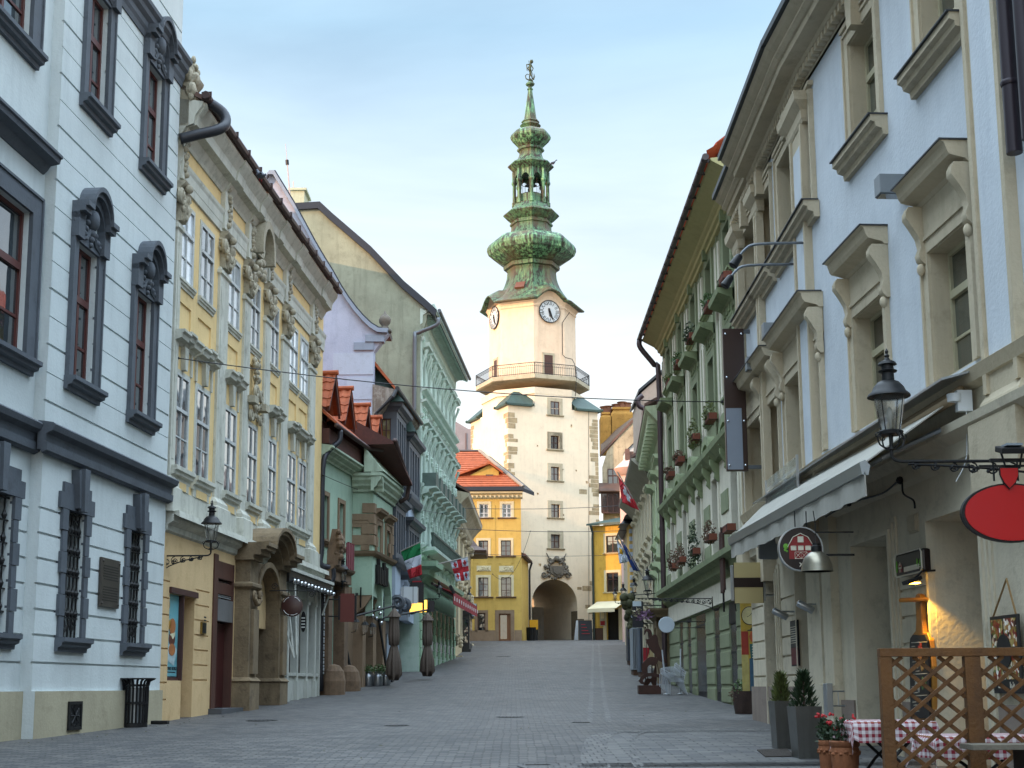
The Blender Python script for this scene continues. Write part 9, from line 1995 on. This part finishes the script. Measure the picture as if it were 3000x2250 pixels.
def cafe_table(x,y,Y,hw,lab,cl,rz=0):
    p=at('Q8',x,y,Y); z0=gz(Y); h=p.z-z0; o=thing('cafe_table',lab,'table',(p.x,Y+.35,z0),rz,'small cafe tables behind the lattice'); hw2=.36
    MB().box(-hw,hw,-hw2,hw2,h-.03,h-.006).build('tabletop',mwd,o); 
    for s_ in(-1,1):
        for t in(-1,1): MB().tube([(s_*hw*.85,t*.28,h-.03),(s_*-hw*.1+s_*hw*.0,t*.3,h*.5),(-s_*hw*.85,t*.28,0)],.018,6).build('leg',mirn,o)
    c=thing('tablecloth',cl,'tablecloth',(p.x,Y+.35,z0+h),rz,'red and white gingham tablecloths'); n=24; m=MB(); idx={}; uv=[]
    R_=hw+.22; 
    for i in range(n+1):
        for j in range(n+1):
            u=-1+2*i/n; v=-1+2*j/n; X,Yy=u*R_,v*(hw2+.22); ox=max(0,abs(X)-hw); oy=max(0,abs(Yy)-hw2); drop=max(ox,oy) ; xx=min(abs(X),hw)+.02*(ox>0)+.03*sin(Yy*14)*min(1,ox*5); yy=min(abs(Yy),hw2)+.02*(oy>0)+.03*sin(X*13)*min(1,oy*5); 
            if ox>0 and oy>0: drop=(ox+oy)*.8; xx+=.05*min(ox,oy)/.22; yy+=.05*min(ox,oy)/.22
            m.v.append((math.copysign(xx,X),math.copysign(yy,Yy),.004-drop)); uv.append((X/.07,Yy/.07))
    m.f=[(i*(n+1)+j,(i+1)*(n+1)+j,(i+1)*(n+1)+j+1,i*(n+1)+j+1) for i in range(n) for j in range(n)]
    ob=m.build('cloth',chk,c,smooth=True); ul=ob.data.uv_layers.new(name='UVMap')
    for l in ob.data.loops: ul.data[l.index].uv=uv[l.vertex_index]
cafe_table(680,1060,14.2,.42,'farther cafe table under the wooden paddle, seen through the lattice','farther gingham cloth, on the table under the wooden paddle')
cafe_table(1800,1235,13.1,.5,'nearer cafe table right of the fence post','nearer gingham cloth, draped over the table right of the fence post')
p=at('Q8',1615,1400,11.6); q=at('Q8',1640,1315,11.9); o=thing('bench','weathered grey plank bench in front of the lattice fence','bench',(p.x,11.6,gz(11.6))); h=p.z-gz(11.6); wd_=pbr('grey_weathered_plank','6f685c',rough=.85,var=.3,scale=12,streak=.4,bump=.3,bscale=30)
MB().box(0,1.4,0,.36,h,h+.045).build('seat',wd_,o,bevel=.004)
for x in(.45,1.2):
    MB().box(x,x+.07,.04,.32,-.02,h).build('leg',mirn,o)
leaves('x',mlf[2],None,(0,0,0),.01,.01,.01,1,.01) if False else None
# ------------------------------------------------------------ steel sculpture, chairs, posts by the green house
p=ghit('Q4',455,1600); Ys=p.y; sc=Ys/3.686/FPX; mco=pbr('corten_steel','3f251c',rough=.8,var=.35,scale=16,bump=.3,dirt=hexc('24150f')); o=thing('rusty_sculpture','rusty steel sculpture of curved plates on a block beside the stacked white chairs','sculpture',(p.x,Ys+.3,gz(Ys))); Q=lambda x,y:((x-455)*sc,(1600-y)*sc)
MB().box(Q(342,0)[0],Q(578,0)[0],-.3,.3,-.05,95*sc).build('steel_base',mco,o,bevel=.01)
def plate(pts,y0,y1,nm='curved_plate'): MB().py([Q(*q) for q in smooth(pts+[pts[0]],3)[:-1]],y0,y1).build(nm,mco,o,bevel=.006)
plate([(430,1010),(470,1010),(520,965),(560,985),(575,1080),(620,1180),(658,1265),(600,1260),(560,1235),(530,1180),(490,1140),(455,1080)],-.06,.0)
plate([(415,970),(425,920),(455,900),(490,915),(505,960),(495,1010),(480,1035),(470,1000),(462,940),(440,935),(425,965)],.0,.05)
plate([(385,1290),(400,1260),(470,1205),(540,1215),(560,1250),(520,1300),(470,1290),(440,1330),(430,1420),(400,1425),(385,1390)],-.12,-.06)
plate([(318,1468),(350,1450),(380,1400),(450,1375),(540,1385),(585,1410),(580,1430),(520,1415),(450,1410),(410,1430),(390,1460),(410,1490),(370,1490),(345,1462)],-.2,-.13)
plate([(400,1505),(410,1470),(440,1430),(490,1425),(530,1300),(545,1300),(540,1505),(500,1505),(480,1470),(450,1505)],.04,.1)
m=MB()
for a,b in(((437,880),(445,1500)),((530,1170),(590,1480)),((430,880),(455,940))): qa,qb=Q(*a),Q(*b); m.tube([(qa[0],-.02,qa[1]),(qb[0],-.02,qb[1])],.015,5)
m.build('steel_rod',mco,o)
mwc=pbr('white_tube_metal','b3b9bf',rough=.35,var=.08)
def chair(loc,lab):
    o=thing('stacking_chair',lab,'chair',loc,0,'stacked white chairs'); 
    for t in(-.21,.21):
        MB().tube([(-.25,t,0),(-.24,t,.42),(-.2,t,.46),(.2,t,.43),(.24,t,.45)],.012,5).build('front_leg',mwc,o); MB().tube([(.34,t,0),(.2,t,.43),(.3,t,.8)],.012,5).build('rear_leg',mwc,o)
        MB().tube([(-.2,t,.46),(-.22,t,.6),(-.1,t,.64),(.27,t,.66)],.012,5).build('armrest',mwc,o)
    m=MB(); 
    for k in range(7): x=-.2+k*.065; m.tube([(x,-.21,.455-k*.003),(x,.21,.455-k*.003)],.012,4)
    m.build('seat',mwc,o); m=MB(); 
    for k in range(5): z=.5+k*.07; m.tube([(.215+(z-.43)*.27,-.21,z),(.215+(z-.43)*.27,.21,z)],.01,4)
    m.build('backrest',mwc,o); return o
p=ghit('Q4',660,1608); c0=chair((p.x+.3,p.y+.2,gz(p.y)),'lowest of the stacked white tubular chairs'); 
for k in range(1,8): copy_tree(c0,(p.x+.3-.042*k,p.y+.2+.01*k,gz(p.y)+.04*k),0,label='%s white chair counted up from the bottom of the stack'%['','second','third','fourth','fifth','sixth','seventh','topmost, eighth'][k])
for lab,a,b in(('leaning white pole behind the stacked chairs',(588,1120),(612,1345)),('upright white pole right of the stacked chairs',(788,1108),(788,1600))):
    pa_=at('Q4',*a,p.y+.5); pb_=at('Q4',*b,p.y+.5); pb_.z=min(pb_.z,pb_.z); zb=gz(p.y+.5); pb_=pa_+(pb_-pa_)*((pa_.z-zb)/(pa_.z-pb_.z)); o=thing('white_pole',lab,'pole',pb_); MB().tube([(0,0,0),pa_-pb_],.026,8).build('tube',mwc,o); MB().lathe([(.12,0),(.12,.02),(.04,.05)],0,0,12).build('foot',mwc,o)
p=at('Q4',636,850,44.5); o=thing('round_white_sign','blank pale round sign above the stacked chairs','sign',p); m=MB(); m.T=Matrix.Rotation(pi/2,4,'X'); R_=86/3.686/FPX*44.5; m.lathe([(R_*.96,-.04),(R_,-.03),(R_,.03),(R_*.96,.04)],0,0,40); m.build('disc',pbr('white_enamel_sign','b3bfca'),o,auto=40); MB().tube([(R_,0,.1),(R_+.9,0,.1)],.015,5).tube([(R_,0,-.1),(R_+.9,0,-.1)],.015,5).build('mounting_arm',mirn,o)
o,w,h=board('dark_blue_sign','tall blank dark sign with a pale strip below, under the row of lanterns','Q4',265,872,390,600,58,pbr('navy_black_panel','1b1d26',rough=.4),frame=.02,arm=.9); MB().box(.02,w*.82,-.03,-.012,.02,h*.18).build('pale_strip',pbr('white_enamel_sign','b3bfca'),o)
p=at('Q4',235,740,62); o=thing('mossy_figure_sign','lumpy moss green hanging figure left of the tall dark sign','sign',p); m=MB(); rnd=random.Random(4)
for k in range(40): t=rnd.random(); m.ball((rnd.uniform(-.3,.3)*(1-t*.7)+.15*t,rnd.uniform(-.2,.2),.9-2.2*t),.22*(1-t*.6),6,5)
m.build('mossy_body',pbr('moss_stone','4a4a35',rough=1,var=.5,scale=40),o,auto=70); MB().tube([(.2,0,.9),(1.6,0,1.0)],.02,4).build('mounting_arm',mirn,o)
# stone doorway and display stands beyond the copper downpipe
f=R4; m=MB(); zd=f.P('Q4',540,760,-.5)[1]; zt_=f.P('Q4',540,630,-.6)[1]; u1=f.L-.15; u0=u1-3.2; zb=.0
for a,b in((u1-.8,u1),(u0,u0+.7)): m.box(a,b,-.5,.0,-.5,zd)
m.box(u0,u1,-.5,.0,zd-.35,zd).mould(u0,u1,zd,[(.52,0),(.6,(zt_-zd)*.3),(.85,(zt_-zd)*.8),(.88,zt_-zd)],ret=True); m.build('stone_doorway',plaster('worn_doorway_stone','86765f',streak=.5,var=.25,dirt='4b4030',da=.5),f.o)
for lab,x0,y0,x1,y1,Y,c_ in(('pale grey display stand under the tall dark sign',262,1200,336,882,60,'8d949c'),('dark blue narrow display stand, leftmost before the far shopfronts',217,1160,250,860,70,'1f2a3a'),('grey blue display stand with a dark side next to the red poster',338,1285,376,880,58,'4d5866')):
    a=at('Q4',x0,y1,Y); b=at('Q4',x1,y1,Y); o=thing('display_stand',lab,'display stand',(a.x,Y,gz(Y))); h=a.z-gz(Y); w=b.x-a.x; MB().box(0,w,0,1.2,.25,h).build('cabinet',pbr('stand_'+c_,c_,rough=.5),o,bevel=.01); MB().box(.03,w-.03,.04,1.1,0,.25).build('base',pbr('brown_plinth','4d372a'),o); m=MB()
    for k in range(3): m.box(.05+k*(w-.1)/3,.08+k*(w-.1)/3,-.02,0,.3,h-.05)
    m.build('edge_strips',mcap,o)
a=at('Q4',385,1250,54); b=at('Q4',495,1095,54); o=thing('street_poster','red and cream poster board behind the rusty sculpture','poster',(a.x,54,a.z)); w,h=b.x-a.x,b.z-a.z; MB().box(0,w,0,.05,0,h).build('board',pbr('poster_cream','a9986f',rough=.6),o); MB().py([(0,0),(w*.35,h*.1),(w*.6,h*.75),(w*.7,h),(0,h)],-.01,.0).build('red_shape',mra,o); MB().box(.05,.1,0,.04,gz(54)-a.z,0).box(w-.1,w-.05,0,.04,gz(54)-a.z,0).build('leg',mirn,o)
m=MB(); p=at('Q4',400,750,52); o=thing('flower_ornament','small lilac and cream flower ornament on a rod by the stone doorway','ornament',p); leaves('petals',pbr('lilac_petals','7d5f7d',rough=.8,var=.5),o,(0,0,0),.35,.15,.2,60,.14,5); leaves('cream_petals',pbr('cream_petals','9b947c',rough=.8),o,(-.3,0,.1),.2,.1,.12,30,.14,6); MB().tube([(.1,0,0),(.15,0,-1.5)],.01,4).build('rod',mirn,o)
# ------------------------------------------------------------ flower boxes
mtb=pbr('terracotta_box','6f3a28',rough=.8,var=.2); FB=0
def fbox(g,x0,y0,x1,y1,lab,kind,tall=.3,d=-.28):
    global FB
    FB+=1; a=R3.P(g,x0,y1,d); b=R3.P(g,x1,y0,d); u0,u1=sorted((a[0],b[0])); uc=(u0+u1)/2; L_=.85; z=(min(a[1],b[1])); z=R3.P(g,(x0+x1)/2,y1,d)[1]
    o=thing('flower_box',lab,'flower box',R3.world((uc,d,z)),R3.ang,'flower boxes on the green banded house'); MB().box(-L_/2,L_/2,-.12,.12,0,.2).build('trough',mtb,o,bevel=.01)
    m=MB()
    for x in(-L_/2,L_/2): m.tube([(x,.15,0),(x,-.14,0),(x,-.14,.16)],.01,4)
    m.tube([(-L_/2,-.14,.16),(L_/2,-.14,.16)],.01,4).tube([(-L_/2,-.14,.0),(L_/2,-.14,.0)],.01,4).build('iron_holder',mirn,o)
    if kind: leaves('foliage',mlf[kind-1],o,(0,-.05,.28),L_*.5,.2,tall,int(260*(.6+tall)),.08,FB,.4,.5)
    if kind==4 or kind==1:
        leaves('blossoms',pbr('geranium_red','b01a20'),o,(0,-.1,.3),L_*.4,.15,tall*.6,6,.04,FB+50)
fbox('R1',668,1100,735,1220,'empty terracotta flower box, topmost near the dark blade sign',0); fbox('R1',556,1330,612,1430,'flower box with a small green tuft below the copper gutter',1,.22); fbox('R1',390,1540,505,1659,'flower box with dark spiky plants at the widest upper window',2,.35)
fbox('R2',350,290,410,350,'flower box with hanging fern at the third upper window',1,.32); fbox('R2',290,420,335,500,'flower box with little green at the farthest upper window',3,.15)
fbox('R2',600,720,690,790,'flower box with yellowish shrub behind the blade sign',3,.32); fbox('R2',470,880,560,950,'flower box with long trailing green at the middle window',3,.5); fbox('R2',360,1065,425,1130,'frosted red and white planted box at the third middle window',4,.2); fbox('R2',280,1190,355,1245,'frosted box with red bloom at the farthest middle window',4,.12)
fbox('R3',1035,90,1102,165,'low empty brown window box next to the awning end',0); fbox('R3',872,120,972,240,'window box with dry grasses on the lower banded storey',4,.4); fbox('R3',735,150,850,350,'window box with tall conifers and flowers on the lower banded storey',2,.85); fbox('R3',640,290,725,415,'window box with bushy heather on the lower banded storey',4,.5); fbox('R3',585,410,660,465,'farthest window box with dry twigs on the lower banded storey',4,.4)
# letters and lamp sculpture over the shop
u,z=R3.P('R3',1022,690,-.4); o=thing('pasta_fork_sign','dark brown bundle shaped metal sign standing over the green house shop door','sign',R3.world((u,-.4,z)),R3.ang); m=MB(); rnd=random.Random(3)
for k in range(7): m.box(-.3+k*.09,-.24+k*.09,-.03,.03,.1+rnd.random()*.1,1.5+rnd.random()*.5)
m.build('metal_strips',mco,o); MB().tube([(0,0,.2),(0,0,-.4)],.03,5).build('stem',mirn,o)
# glass screen on the awning roof
a=R1.P('R5',215,1420,-.3); b=R1.P('R5',408,1275,-.3); o=thing('glass_screen','small pale green glass screen above the awning end','glass screen',R1.world((a[0],-.35,a[1])),R1.ang); MB().box(0,b[0]-a[0],-.01,.01,0,.5).build('pane',mlg,o); MB().box(0,.03,-.02,.02,-.05,.52).box(b[0]-a[0]-.03,b[0]-a[0],-.02,.02,-.05,.52).build('clamp',malu,o)
for f_ in absorb_later: absorb(f_)
